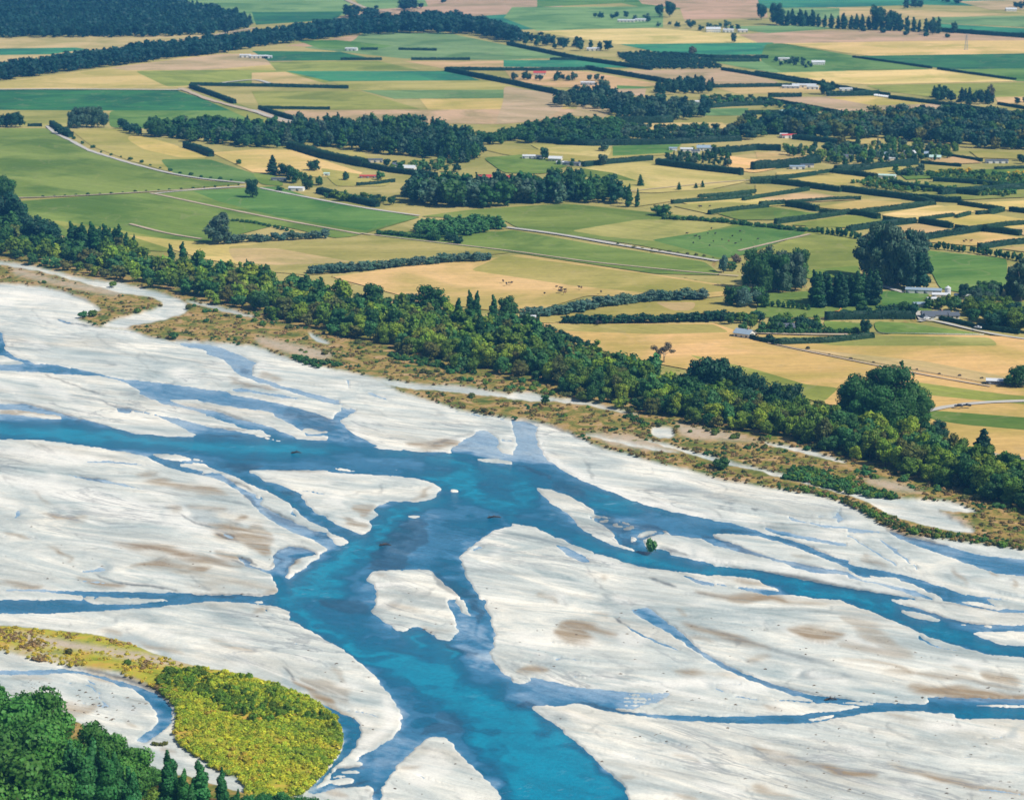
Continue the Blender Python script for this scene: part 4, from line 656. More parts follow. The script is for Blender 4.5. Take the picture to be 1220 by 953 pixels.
TAN, STRAW, GOLD = (0.50, 0.35, 0.14), (0.50, 0.38, 0.115), (0.64, 0.45, 0.16)
GREEN, DGREEN, BGREEN, OLIVE, PINK = (0.15, 0.215, 0.035), (0.035, 0.14, 0.05), (0.105, 0.20, 0.038), (0.24, 0.26, 0.05), (0.45, 0.31, 0.165)
FGREEN, OGOLD, TEAL = (0.16, 0.26, 0.085), (0.34, 0.30, 0.075), (0.045, 0.20, 0.10)
fields = [
 # far band, left to right
 (FGREEN, FA, [(150, -14), (420, -14), (415, 18), (300, 28), (200, 10)]), (DGREEN, FA, [(300, 15), (410, 14), (400, 24), (305, 30)]),
 (TAN, FA, [(-60, 46), (250, 42), (300, 33), (305, 42), (180, 52), (0, 76), (-60, 84)]), (TEAL, FA, [(-60, 59), (90, 57), (105, 59), (60, 65), (-60, 67)]),
 (STRAW, FA, [(-60, 104), (0, 98), (120, 82), (250, 65), (400, 60), (400, 83), (225, 104), (-60, 108)]), (PINK, FA, [(130, 81), (260, 65), (380, 62), (340, 76), (240, 84), (150, 84)]),
 (OLIVE, FC, [(160, 85), (230, 84), (340, 84), (400, 98), (330, 101), (226, 102), (200, 104)]), (DGREEN, FA, [(-60, 107), (0, 107), (210, 108), (292, 133), (130, 132), (-60, 131)]),
 (OGOLD, FA, [(20, 132), (86, 132), (86, 152), (20, 152)]), (BGREEN, FC, [(130, 132), (292, 132), (340, 148), (300, 158), (130, 152)]), (OLIVE, FA, [(215, 107), (280, 122), (300, 130), (345, 142), (380, 146), (315, 150), (270, 130)]),
 (FGREEN, FA, [(410, -14), (540, -14), (520, 8), (470, 13), (430, 8)]), (PINK, FA, [(500, -14), (640, -14), (700, -2), (640, 18), (600, 18), (545, 22), (500, 20), (440, 22), (400, 22), (440, 12), (510, 8)]),
 (TEAL, FA, [(560, 20), (612, 17), (700, 18), (690, 34), (610, 36), (585, 30)]), (BGREEN, FA, [(640, -14), (900, -14), (905, 8), (820, 12), (760, 8), (740, 4), (640, 9)]),
 (PINK, FA, [(755, -6), (910, -6), (915, 22), (815, 24), (810, 10), (765, 5)]), (FGREEN, FA, [(610, 9), (790, 8), (790, 33), (640, 37), (600, 22)]),
 (PINK, FA, [(340, 55), (430, 41), (500, 56), (470, 58), (380, 56)]), (FGREEN, FC, [(430, 40), (530, 39), (612, 56), (680, 68), (600, 72), (480, 70), (360, 57), (420, 50)]), (BGREEN, FA, [(355, 49), (400, 48), (470, 55), (440, 60), (380, 58)]),
 (DGREEN, FA, [(300, 61), (405, 62), (452, 72), (320, 73)]), (OLIVE, FA, [(320, 74), (450, 73), (500, 84), (330, 85)]), (TAN, FA, [(480, 73), (610, 73), (680, 82), (540, 84)]),
 (TAN, FA, [(300, 87), (340, 86), (395, 102), (300, 103)]), (TEAL, FA, [(340, 85), (540, 85), (572, 96), (392, 97)]), (OGOLD, FA, [(395, 97), (610, 97), (640, 107), (415, 108)]), (FGREEN, FA, [(430, 108), (640, 107), (660, 117), (470, 118)]),
 (OLIVE, FA, [(300, 109), (430, 109), (500, 130), (400, 131), (310, 129)]), (STRAW, FA, [(500, 118), (660, 117), (680, 130), (510, 131)]), (PINK, FC, [(335, 132), (690, 130), (670, 142), (600, 148), (362, 147)]),
 (GOLD, FA, [(640, 38), (700, 35), (780, 34), (850, 39), (895, 42), (905, 52), (735, 53), (680, 45)]), (PINK, FA, [(880, 42), (915, 38), (1000, 36), (1110, 38), (1225, 46), (1290, 48), (1290, 54), (1000, 52), (905, 52)]), (FGREEN, FA, [(860, 32), (960, 30), (1000, 34), (915, 40)]),
 (TEAL, FA, [(738, 53), (920, 51), (945, 65), (800, 66)]), (FGREEN, FC, [(600, 55), (640, 58), (700, 68), (655, 70), (600, 70)]), (TEAL, FA, [(600, 72), (700, 72), (750, 81), (600, 80)]), (PINK, FC, [(735, 85), (860, 82), (930, 98), (915, 101), (825, 102)]),
 (TAN, FA, [(600, 82), (700, 86), (790, 101), (750, 106), (660, 104), (610, 96)]), (BGREEN, FA, [(735, 102), (780, 104), (735, 108)]), (PINK, FA, [(735, 106), (770, 106), (768, 115), (730, 112)]), (PINK, FC, [(600, 102), (675, 115), (670, 130), (650, 142), (590, 148), (600, 120)]), (TAN, FA, [(852, 105), (985, 103), (975, 111), (880, 112)]),
 (FGREEN, FA, [(822, 130), (892, 129), (888, 138), (838, 138)]), (FGREEN, FA, [(850, 74), (920, 73), (1010, 85), (930, 88), (880, 80)]), (STRAW, FA, [(690, 148), (860, 146), (872, 155), (800, 160), (740, 157)]), (PINK, FA, [(690, 125), (735, 128), (720, 140), (680, 138)]),
 (TAN, FA, [(985, 9), (1060, 11), (1200, 17), (1140, 21), (1080, 24), (1000, 18)]), (TEAL, FA, [(900, -14), (1290, -14), (1290, 10), (1100, 6), (1000, 9), (905, 10)]), (PINK, FA, [(1140, 2), (1290, -2), (1290, 12), (1180, 12)]), (FGREEN, FA, [(1110, 21), (1290, 18), (1290, 36), (1120, 28)]), (TEAL, FA, [(1110, 28), (1180, 32), (1290, 38), (1290, 44), (1110, 38)]), (FGREEN, FA, [(915, 10), (1000, 10), (1000, 22), (930, 26)]),
 (GOLD, FA, [(932, 52), (1110, 49), (1290, 48), (1290, 63), (1040, 67), (1012, 64), (960, 56)]), (BGREEN, FC, [(912, 52), (932, 52), (1012, 66), (1110, 83), (1000, 84), (930, 86), (905, 72)]), (DGREEN, FC, [(1018, 67), (1290, 63), (1290, 82), (1130, 83)]), (BGREEN, FA, [(1130, 83), (1290, 81), (1290, 98), (1210, 97)]),
 (GOLD, FA, [(918, 87), (1110, 83), (1212, 97), (1040, 101), (990, 99)]), (OLIVE, FC, [(1030, 102), (1290, 97), (1290, 116), (1180, 117), (1110, 116), (1050, 108)]), (PINK, FA, [(912, 117), (985, 115), (1045, 115), (1165, 132), (1040, 137), (1010, 136)]), (STRAW, FA, [(985, 116), (1045, 115), (1110, 124), (1040, 126)]),
 (TAN, FA, [(1185, 116), (1290, 114), (1290, 128), (1190, 124)]), (TAN, FA, [(1175, 139), (1290, 139), (1290, 150), (1200, 147)]), (TAN, FA, [(922, 145), (962, 145), (958, 153), (925, 150)]), (STRAW, FA, [(1005, 166), (1050, 165), (1045, 171), (1010, 172)]), (TAN, FA, [(868, 186), (925, 180), (972, 187), (940, 192), (900, 206), (872, 200)]),
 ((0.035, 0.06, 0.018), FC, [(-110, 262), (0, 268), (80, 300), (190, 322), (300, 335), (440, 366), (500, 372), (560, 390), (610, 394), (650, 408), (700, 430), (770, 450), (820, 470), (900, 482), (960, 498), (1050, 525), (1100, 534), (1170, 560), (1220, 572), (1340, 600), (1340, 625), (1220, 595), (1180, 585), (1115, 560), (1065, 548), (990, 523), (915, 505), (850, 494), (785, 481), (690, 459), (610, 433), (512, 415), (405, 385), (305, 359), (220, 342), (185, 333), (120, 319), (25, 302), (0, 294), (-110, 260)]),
 # mid band
 (GREEN, FC, [(-60, 160), (0, 153), (56, 153), (84, 166), (112, 181), (152, 194), (205, 209), (240, 215), (290, 219), (200, 227), (100, 233), (20, 236), (-60, 240)]),
 (OGOLD, FC, [(84, 155), (140, 153), (180, 166), (250, 190), (310, 210), (290, 217), (205, 206), (150, 190), (110, 175)]), (BGREEN, FC, [(190, 190), (250, 190), (312, 210), (300, 218), (245, 214), (205, 206)]), (STRAW, FC, [(160, 160), (200, 170), (250, 188), (215, 188), (170, 178), (150, 165)]),
 (GOLD, FA, [(252, 182), (305, 178), (348, 179), (432, 206), (425, 212), (345, 210), (300, 205)]), (OGOLD, FA, [(375, 179), (430, 180), (440, 190), (400, 188)]), (GREEN, FC, [(300, 205), (330, 210), (340, 222), (310, 220)]), (OGOLD, FC, [(380, 200), (470, 214), (460, 222), (400, 222)]),
 (GREEN, FC, [(-60, 243), (20, 240), (100, 234), (230, 227), (330, 222), (385, 240), (500, 259), (425, 281), (400, 284), (330, 268), (235, 292), (190, 296), (100, 290), (60, 275), (-60, 262)]),
 (BGREEN, FA, [(230, 228), (330, 222), (385, 240), (500, 259), (435, 275), (330, 258), (260, 240)]), (OLIVE, FC, [(60, 262), (120, 270), (200, 285), (240, 287), (200, 300), (120, 296)]),
 (STRAW, FC, [(150, 280), (270, 292), (400, 286), (430, 302), (380, 314), (300, 318), (240, 308)]), (OGOLD, FA, [(270, 294), (400, 284), (450, 280), (610, 301), (580, 304), (480, 316), (370, 328), (300, 322)]), (TAN, FA, [(270, 296), (330, 296), (420, 312), (330, 316), (280, 312)]),
 (GREEN, FA, [(445, 281), (485, 276), (600, 276), (610, 274), (700, 290), (840, 312), (860, 328), (780, 326), (620, 302)]), (GREEN, FA, [(500, 258), (560, 250), (670, 243), (690, 244), (860, 262), (960, 276), (880, 305), (855, 310), (760, 292), (615, 271), (600, 262)]),
 (OGOLD, FC, [(680, 275), (760, 262), (860, 262), (875, 268), (785, 288), (720, 282)]), (BGREEN, FC, [(775, 286), (880, 270), (915, 266), (962, 277), (885, 304), (860, 308)]), (OLIVE, FA, [(960, 262), (1028, 280), (1025, 318), (965, 324), (900, 300), (960, 278)]),
 ((0.54, 0.39, 0.125), FA, [(395, 330), (480, 318), (584, 308), (620, 303), (780, 327), (880, 342), (885, 350), (830, 356), (700, 352), (640, 370), (600, 372), (500, 358)]), (OGOLD, FA, [(600, 304), (780, 328), (885, 345), (800, 352), (680, 340), (560, 322)]),
 (OGOLD, FA, [(640, 374), (760, 360), (880, 355), (900, 372), (880, 380), (680, 386), (640, 384)]), (TAN, FA, [(780, 360), (830, 360), (825, 370), (800, 370)]), (GREEN, FA, [(905, 350), (1000, 345), (1110, 352), (1110, 378), (900, 378)]),
 ((0.56, 0.385, 0.125), FA, [(640, 385), (690, 386), (850, 385), (890, 398), (1030, 402), (1060, 398), (1180, 400), (1330, 410), (1330, 560), (1220, 548), (1180, 545), (1100, 508), (980, 480), (880, 452), (820, 440), (740, 425), (680, 405)]),
 (OGOLD, FC, [(650, 386), (850, 386), (870, 396), (780, 398), (660, 394)]), (OGOLD, FA, [(900, 402), (1060, 400), (1180, 402), (1190, 412), (1000, 412)]), (OLIVE, FC, [(820, 422), (900, 440), (960, 458), (1000, 462), (980, 480), (900, 458)]), (TAN, FC, [(905, 410), (1100, 430), (1215, 452), (1215, 462), (1080, 440)]), (GREEN, FA, [(1098, 488), (1140, 491), (1230, 498), (1340, 508), (1340, 522), (1220, 512), (1150, 506), (1110, 500)]),
 (OLIVE, FC, [(1090, 455), (1200, 470), (1330, 480), (1330, 490), (1180, 478), (1100, 470)]),
 (GREEN, FC, [(1040, 383), (1085, 385), (1170, 398), (1060, 398), (1045, 396)]), (GREEN, FA, [(980, 382), (1040, 386), (1030, 396), (985, 392)]), (BGREEN, FA, [(1100, 298), (1200, 308), (1200, 345), (1165, 352), (1120, 344), (1108, 320)]), (GREEN, FA, [(1180, 362), (1330, 352), (1330, 372), (1200, 372)]), (BGREEN, FA, [(1050, 346), (1110, 350), (1090, 362), (1050, 364)]), (GREEN, FC, [(962, 322), (1025, 316), (1025, 335), (960, 332)]),
 (OGOLD, FA, [(575, 178), (690, 178), (760, 175), (812, 172), (800, 184), (720, 190), (690, 196), (600, 184)]), (GREEN, FC, [(575, 188), (625, 184), (680, 196), (650, 207), (600, 206)]), (BGREEN, FA, [(730, 174), (812, 172), (800, 182), (730, 186)]), (STRAW, FC, [(630, 172), (730, 175), (725, 188), (650, 182)]),
 (STRAW, FC, [(660, 206), (712, 197), (765, 193), (880, 208), (892, 216), (850, 225), (780, 230), (700, 226)]), (GOLD, FC, [(860, 185), (900, 190), (930, 188), (930, 200), (900, 206), (870, 202)]), (GREEN, FA, [(690, 200), (730, 206), (760, 216), (700, 212)]),
 (OGOLD, FA, [(740, 234), (850, 225), (890, 228), (800, 240), (760, 246)]), (STRAW, FA, [(800, 238), (900, 232), (960, 242), (850, 252)]), (GREEN, FA, [(850, 253), (915, 246), (975, 255), (925, 262), (880, 262)]), (OGOLD, FA, [(800, 245), (860, 240), (905, 244), (850, 256)]),
 # clipped-hedge blocks at the right
 (TAN, FA, [(900, 181), (972, 187), (972, 192), (905, 200)]), (STRAW, FA, [(925, 205), (990, 202), (995, 207), (925, 211)]), (STRAW, FA, [(935, 215), (995, 207), (1060, 215), (1003, 228)]), (STRAW, FA, [(900, 220), (942, 226), (900, 232)]), (TAN, FA, [(905, 236), (964, 228), (1020, 238), (938, 242)]), (STRAW, FA, [(972, 247), (1030, 238), (1090, 242), (1025, 252)]), (GREEN, FA, [(920, 250), (975, 254), (1010, 254), (925, 264)]),
 (OLIVE, FA, [(940, 268), (1012, 256), (1060, 262), (1030, 272)]), (GOLD, FA, [(1048, 256), (1114, 244), (1166, 252), (1090, 262)]), (TAN, FA, [(1060, 272), (1092, 266), (1135, 274), (1090, 282)]), (STRAW, FA, [(1098, 260), (1180, 255), (1225, 262), (1290, 262), (1290, 268), (1172, 274), (1138, 270)]), (STRAW, FA, [(1100, 288), (1172, 276), (1220, 284), (1225, 286), (1160, 293)]), (GOLD, FA, [(1150, 242), (1290, 236), (1290, 252), (1195, 250)]),
 (STRAW, FA, [(1090, 250), (1175, 240), (1195, 250), (1120, 252)]), (TAN, FA, [(1200, 272), (1290, 268), (1290, 280), (1220, 281)]), (TAN, FA, [(1190, 296), (1290, 290), (1290, 300), (1220, 300)]), (STRAW, FA, [(1020, 206), (1060, 198), (1100, 200), (1045, 210)]), (OGOLD, FA, [(1155, 180), (1220, 182), (1220, 190), (1165, 188)]), (TAN, FA, [(1105, 190), (1145, 186), (1170, 194), (1120, 196)]),
 (OLIVE, FA, [(1060, 222), (1200, 208), (1290, 208), (1290, 232), (1150, 238), (1090, 232)]), (GREEN, FA, [(1070, 206), (1220, 200), (1220, 206), (1080, 214)]),
]
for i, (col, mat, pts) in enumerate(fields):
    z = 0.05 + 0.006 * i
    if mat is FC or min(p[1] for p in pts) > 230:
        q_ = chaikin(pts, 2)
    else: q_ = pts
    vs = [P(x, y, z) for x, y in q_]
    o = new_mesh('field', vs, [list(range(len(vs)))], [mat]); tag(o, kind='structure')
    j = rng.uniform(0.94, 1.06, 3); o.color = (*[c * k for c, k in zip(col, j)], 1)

road_m = simple('gravel_road_surface', (0.47, 0.44, 0.39), 0.95, var=0.12, scale=0.2); dirt_m = simple('dirt_track_surface', (0.46, 0.36, 0.25), 0.95, var=0.2, scale=0.1)
def smooth_path(pts, step):
    p = np.asarray(pts, float); s = np.concatenate([[0], np.cumsum(np.hypot(*np.diff(p, axis=0).T))])
    u = np.linspace(0, s[-1], max(4, int(s[-1] / step))); q = np.stack([np.interp(u, s, p[:, k]) for k in range(2)], 1)
    for _ in range(3): q[1:-1] = (q[:-2] + q[2:] + 2 * q[1:-1]) / 4
    return q
def strip(name, pts, wd, mat, z):
    q = smooth_path([P(x, y)[:2] for x, y in pts], 14); t = np.gradient(q, axis=0); t /= np.hypot(*t.T)[:, None]; nn = np.stack([-t[:, 1], t[:, 0]], 1)
    ws = wd * .30 * (1 + .12 * rng.standard_normal(len(q)))[:, None]
    Vv = np.concatenate([np.c_[q + nn * ws, np.full(len(q), z)], np.c_[q - nn * ws, np.full(len(q), z)]]); k = len(q)
    Ff = np.array([(k + i, k + i + 1, i + 1, i) for i in range(k - 1)]); o = new_mesh(name, Vv, Ff, [mat]); tag(o, kind='structure'); return o
roads = [(9, road_m, [(56, 151), (66, 160), (84, 168), (105, 180), (150, 194), (200, 207), (240, 214), (292, 219)]), (6, dirt_m, [(-60, 238), (20, 237), (100, 234), (200, 228), (292, 223)]), (8, road_m, [(180, 232), (230, 227), (292, 223)]),
 (7, dirt_m, [(180, 231), (260, 248), (330, 262), (430, 280)]), (8, road_m, [(310, 225), (345, 232), (375, 238), (440, 250), (500, 258)]), (10, road_m, [(604, 272), (660, 279), (740, 293), (800, 303), (856, 312)]), (5, dirt_m, [(430, 279), (444, 281), (520, 290), (610, 300), (700, 313), (830, 326), (880, 330)]),
 (5, road_m, [(885, 330), (915, 320)]), (6, dirt_m, [(880, 300), (930, 288), (965, 280)]), (9, road_m, [(1078, 350), (1060, 345), (1045, 340)]), (7, road_m, [(1095, 384), (1098, 378), (1110, 382), (1150, 392), (1180, 400), (1240, 408), (1340, 418)]), (7, road_m, [(1096, 372), (1092, 378), (1098, 382)]), (9, road_m, [(1085, 497), (1110, 488), (1140, 482), (1200, 479), (1340, 478)]),
 (8, dirt_m, [(1178, 542), (1200, 546), (1240, 552), (1340, 565)]), (16, dirt_m, [(215, 106), (250, 120), (305, 134), (345, 148)]), (10, dirt_m, [(305, 132), (330, 141), (350, 147)]), (12, road_m, [(330, 103), (305, 95), (225, 104)]) , (6, road_m, [(690, 199), (730, 196), (770, 191)]), (5, dirt_m, [(620, 238), (720, 232), (780, 226), (860, 218), (915, 214)]),
 (18, dirt_m, [(395, -8), (420, 4), (440, 12), (470, 16)]), (14, dirt_m, [(60, 68), (180, 53), (260, 42), (305, 34)]), (7, dirt_m, [(155, 268), (200, 280), (240, 286)]), (4, dirt_m, [(915, 410), (1000, 428), (1060, 440), (1120, 452), (1180, 462)]), (7, dirt_m, [(895, 398), (1000, 402), (1010, 400)]),
 (14, road_m, [(-60, 108), (60, 107), (215, 108)]), (9, road_m, [(352, 146), (320, 140), (300, 132)])]
roads.pop(17)
for k, (wd, mat, pts) in enumerate(roads):
    strip('road' if mat is road_m else 'farm_track', pts, wd, mat, 0.95 + 0.01 * k)
# ------------------------------------------------------------------ trees: crowns of leaf clumps over lobes, tapered trunks with limbs
def ico():
    t = (1 + 5 ** .5) / 2
    v = np.array([(-1, t, 0), (1, t, 0), (-1, -t, 0), (1, -t, 0), (0, -1, t), (0, 1, t), (0, -1, -t), (0, 1, -t), (t, 0, -1), (t, 0, 1), (-t, 0, -1), (-t, 0, 1)], float)
    v /= np.linalg.norm(v[0])
    f = [(0, 11, 5), (0, 5, 1), (0, 1, 7), (0, 7, 10), (0, 10, 11), (1, 5, 9), (5, 11, 4), (11, 10, 2), (10, 7, 6), (7, 1, 8), (3, 9, 4), (3, 4, 2), (3, 2, 6), (3, 6, 8), (3, 8, 9), (4, 9, 5), (2, 4, 11), (6, 2, 10), (8, 6, 7), (9, 8, 1)]
    return v, np.array([(a, b, c, c) for a, b, c in f])
IV, IF = ico()
def lobes(kind, r):
    L = []
    if kind == 'round':
        for i in range(15):
            th = r.uniform(0, 6.28); z = r.uniform(0.22, 0.86); rr = 0.36 * math.sqrt(max(0.05, 1 - ((z - .5) / .52) ** 2)) * r.uniform(.45, 1)
            s = r.uniform(.14, .21); L.append((rr * math.cos(th), rr * math.sin(th), z, s, s, s * .85))
        L.append((0, 0, .48, .30, .30, .36))
    elif kind == 'spread':
        for i in range(17):
            th = r.uniform(0, 6.28); z = r.uniform(0.15, 0.84); rr = 0.50 * math.sqrt(max(0.05, 1 - ((z - .35) / .62) ** 2)) * r.uniform(.5, 1)
            s = r.uniform(.13, .22); L.append((rr * math.cos(th), rr * math.sin(th), z, s, s, s * .8))
        L.append((0, 0, .40, .40, .40, .34))
    elif kind == 'poplar':
        for i in range(13):
            z = .09 + .86 * i / 12; th = r.uniform(0, 6.28); wz = .12 * min(1, .45 + z * 3) * min(1, .14 + (1 - z) * 1.9)
            L.append((.035 * math.cos(th), .035 * math.sin(th), z, wz * r.uniform(.75, 1.05), wz * r.uniform(.75, 1.05), .09))
    elif kind == 'conifer':
        for i in range(22):
            z = .08 + .88 * (i / 21) ** .9; wz = .30 * (1 - z) ** .85 + .02; th = i * 2.4
            L.append((wz * .45 * math.cos(th), wz * .45 * math.sin(th), z, wz * r.uniform(.55, .8), wz * r.uniform(.55, .8), .06))
    elif kind == 'gum':
        L.append((0, 0, .5, .2, .2, .34))
        for i in range(20):
            th = r.uniform(0, 6.28); z = r.uniform(0.14, 0.93); rr = 0.31 * math.sqrt(max(0.05, 1 - ((z - .5) / .5) ** 2)) * r.uniform(.4, 1.0)
            s = r.uniform(.10, .16); L.append((rr * math.cos(th), rr * math.sin(th), z, s, s, s * .8))
    elif kind == 'sparse':
        for i in range(9):
            th = r.uniform(0, 6.28); z = r.uniform(0.45, 0.88); rr = 0.50 * r.uniform(.35, 1.0); s = r.uniform(.11, .19); L.append((rr * math.cos(th), rr * math.sin(th), z, s, s, s * .75))
    elif kind == 'tall':            # belt trees with narrow oval crowns
        for i in range(14):
            th = r.uniform(0, 6.28); z = r.uniform(0.18, 0.9); rr = 0.22 * math.sqrt(max(0.05, 1 - ((z - .5) / .52) ** 2)) * r.uniform(.4, 1)
            s = r.uniform(.10, .16); L.append((rr * math.cos(th), rr * math.sin(th), z, s, s, s * 1.1))
        L.append((0, 0, .48, .19, .19, .34))
    elif kind == 'bush':
        for i in range(8):
            th = r.uniform(0, 6.28); rr = .42 * r.uniform(.1, 1); s = r.uniform(.22, .38); L.append((rr * math.cos(th), rr * math.sin(th), r.uniform(.25, .6), s, s, s))
    return np.array(L)
def crown(kind, seed, n, leaf, core=.8):
    r = np.random.default_rng(seed); L = lobes(kind, r); wgt = (L[:, 3] * L[:, 5]); wgt /= wgt.sum()
    k = r.choice(len(L), n * 2, p=wgt); d = r.standard_normal((n * 2, 3)); d /= np.linalg.norm(d, axis=1)[:, None]
    p = L[k, :3] + d * L[k, 3:] * r.uniform(.82, 1.12, (n * 2, 1))
    inside = np.zeros(len(p), bool)
    for l in L: inside |= (((p - l[:3]) / l[3:]) ** 2).sum(1) < .62
    ok = (~inside) & (p[:, 2] > .02); p, d, k = p[ok][:n], d[ok][:n], k[ok][:n]; m = len(p)
    nr = d / L[k, 3:]; nr /= np.linalg.norm(nr, axis=1)[:, None]; nr = nr + .42 * r.standard_normal((m, 3)); nr /= np.linalg.norm(nr, axis=1)[:, None]
    u = np.cross(nr, r.standard_normal((m, 3))); u /= np.linalg.norm(u, axis=1)[:, None]; v = np.cross(nr, u)
    s = leaf * r.uniform(.6, 1.35, (m, 1)); 
    if kind in ('poplar',): v = v * 1.0
    Q = np.stack([p - u * s - v * s * .7, p + u * s * .8 - v * s, p + u * s + v * s * .75, p - u * s * .7 + v * s], 1).reshape(-1, 3)
    tl = np.array([r.uniform(.80, 1.24) for _ in L]); tint = np.repeat((tl[k] * r.uniform(.86, 1.16, m))[:, None], 4, 0).reshape(-1, 1) * np.ones(3)
    tint[:, 0] *= np.repeat(r.uniform(.85, 1.2, m), 4)
    F = np.arange(4 * m).reshape(m, 4)
    cv, cf, ct = [], [], []
    for i, l in enumerate(L):
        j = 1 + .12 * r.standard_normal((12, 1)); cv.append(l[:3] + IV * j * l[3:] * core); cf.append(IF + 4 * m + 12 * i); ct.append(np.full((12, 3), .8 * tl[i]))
    V = np.concatenate([Q] + cv); F = np.concatenate([F] + cf)
    return V, F, np.concatenate([tint] + ct)
def tube(pts, rads, n=6):
    V, F = [], []; pts = [np.array(p, float) for p in pts]
    for i, (p, rr) in enumerate(zip(pts, rads)):
        t = pts[min(i + 1, len(pts) - 1)] - pts[max(i - 1, 0)]; t /= np.linalg.norm(t); a = np.cross(t, (0.3, 1, .1)); a /= np.linalg.norm(a); b = np.cross(t, a)
        for k in range(n): th = 2 * math.pi * k / n; V.append(p + rr * (a * math.cos(th) + b * math.sin(th)))
    for i in range(len(pts) - 1):
        for k in range(n): F.append((i * n + k, i * n + (k + 1) % n, (i + 1) * n + (k + 1) % n, (i + 1) * n + k))
    return np.array(V), np.array(F)
def join(parts):
    V, F, o = [], [], 0
    for v, f in parts: V.append(v); F.append(f + o); o += len(v)
    return np.concatenate(V), np.concatenate(F)
def trunk(kind, seed):
    r = np.random.default_rng(seed + 99); w = {'poplar': .014, 'conifer': .018}.get(kind, .022); top = {'poplar': .9, 'conifer': .92, 'bush': .3}.get(kind, .62)
    parts = [tube([(0, 0, -.03), (r.uniform(-.01, .01), 0, top * .5), (r.uniform(-.03, .03), r.uniform(-.03, .03), top)], [w * 1.3, w, w * .35])]
    for i in range(5 if kind not in ('poplar', 'conifer') else 0):
        th = i * 1.26 + r.uniform(-.4, .4); z = r.uniform(.18, .45); e = .27 if kind != 'tall' else .16
        if kind == 'sparse': e = .42
        parts.append(tube([(0, 0, z), (e * .5 * math.cos(th), e * .5 * math.sin(th), z + .16), (e * math.cos(th), e * math.sin(th), z + .36)], [w * .6, w * .4, w * .15], 5))
    return join(parts)
LODS = {'close': (4200, .0165), 'mid': (1300, .026), 'low': (260, .045), 'tiny': (70, .075)}
KW = {'round': 1.0, 'spread': 1.25, 'poplar': .32, 'conifer': .5, 'gum': .8, 'sparse': 1.2, 'tall': .7, 'bush': 1.3}
_cr, _tr = {}, {}
def crown_data(kind, lod, v):
    key = (kind, lod, v)
    if key not in _cr:
        n, lf = LODS[lod]
        if kind == 'poplar': lf *= .72
        if kind == 'conifer': lf *= .9
        if kind == 'sparse': n = int(n * .5)
        if kind == 'bush': lf *= 1.5
        _cr[key] = crown(kind, hash(kind) % 1 + v * 17 + len(kind), n, lf, .62 if kind == 'sparse' else .8)
    return _cr[key]
_mc = {}
def crown_mesh(kind, lod, v):
    key = (kind, lod, v)
    if key not in _mc:
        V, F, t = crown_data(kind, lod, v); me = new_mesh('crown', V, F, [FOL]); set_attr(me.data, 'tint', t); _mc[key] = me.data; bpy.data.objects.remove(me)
    return _mc[key]
def trunk_mesh(kind, v):
    key = ('t', kind, v)
    if key not in _mc:
        V, F = trunk(kind, v); me = new_mesh('trunk', V, F, [PALEBARK if kind in ('gum', 'sparse') else BARK], smooth=True); _mc[key] = me.data; bpy.data.objects.remove(me)
    return _mc[key]
COL = {'willow': (.115, .215, .022), 'lime': (.23, .34, .028), 'dark': (.044, .135, .030), 'deep': (.024, .088, .042), 'poplar': (.034, .125, .034), 'grey': (.09, .18, .125), 'pine': (.016, .050, .036), 'gumgrey': (.075, .145, .085),
       'brown': (.13, .12, .075), 'olive': (.13, .15, .030), 'yel': (.26, .25, .03), 'dome': (.048, .15, .035), 'near': (.085, .25, .040), 'nearpop': (.042, .19, .048), 'yellow': (.65, .50, .02), 'young': (.070, .21, .055)}
n_tree = 0
def tree(kind, px, py, hpx, col, label, group=None, cat='tree', wide=1.0, lod=None, z=0.0, name=None):
    global n_tree; n_tree += 1
    hm = hpx * CAM_H / (py - HOR) * 1.03
    lod = lod or ('close' if hpx > 55 else 'mid' if hpx > 17 else 'low')
    v = int(rng.integers(0, 4)); 
    nm = {'poplar': 'poplar_tree', 'conifer': 'conifer_tree', 'gum': 'gum_tree', 'bush': 'shrub'}.get(kind, 'tree')
    if nm == 'tree' and group == 'trees of the riverside belt': nm = 'willow_tree'
    elif nm == 'tree' and col in ('grey', 'gumgrey'): nm = 'gum_tree'
    elif nm == 'tree' and group and col == 'deep': nm = 'cypress_tree'
    cat = nm.replace('_', ' ') if nm != 'tree' else 'tree'
    root = empty(name or nm, P(px, py, z), rng.uniform(0, 6.28))
    s = hm; root.scale = (s * wide, s * wide, s)
    tag(root, label, cat, group)
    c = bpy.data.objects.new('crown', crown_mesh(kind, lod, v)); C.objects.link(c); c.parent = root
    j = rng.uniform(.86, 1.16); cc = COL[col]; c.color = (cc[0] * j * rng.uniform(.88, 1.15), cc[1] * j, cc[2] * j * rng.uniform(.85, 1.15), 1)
    if kind != 'bush':
        t = bpy.data.objects.new('trunk', trunk_mesh(kind, v)); C.objects.link(t); t.parent = root
    return root
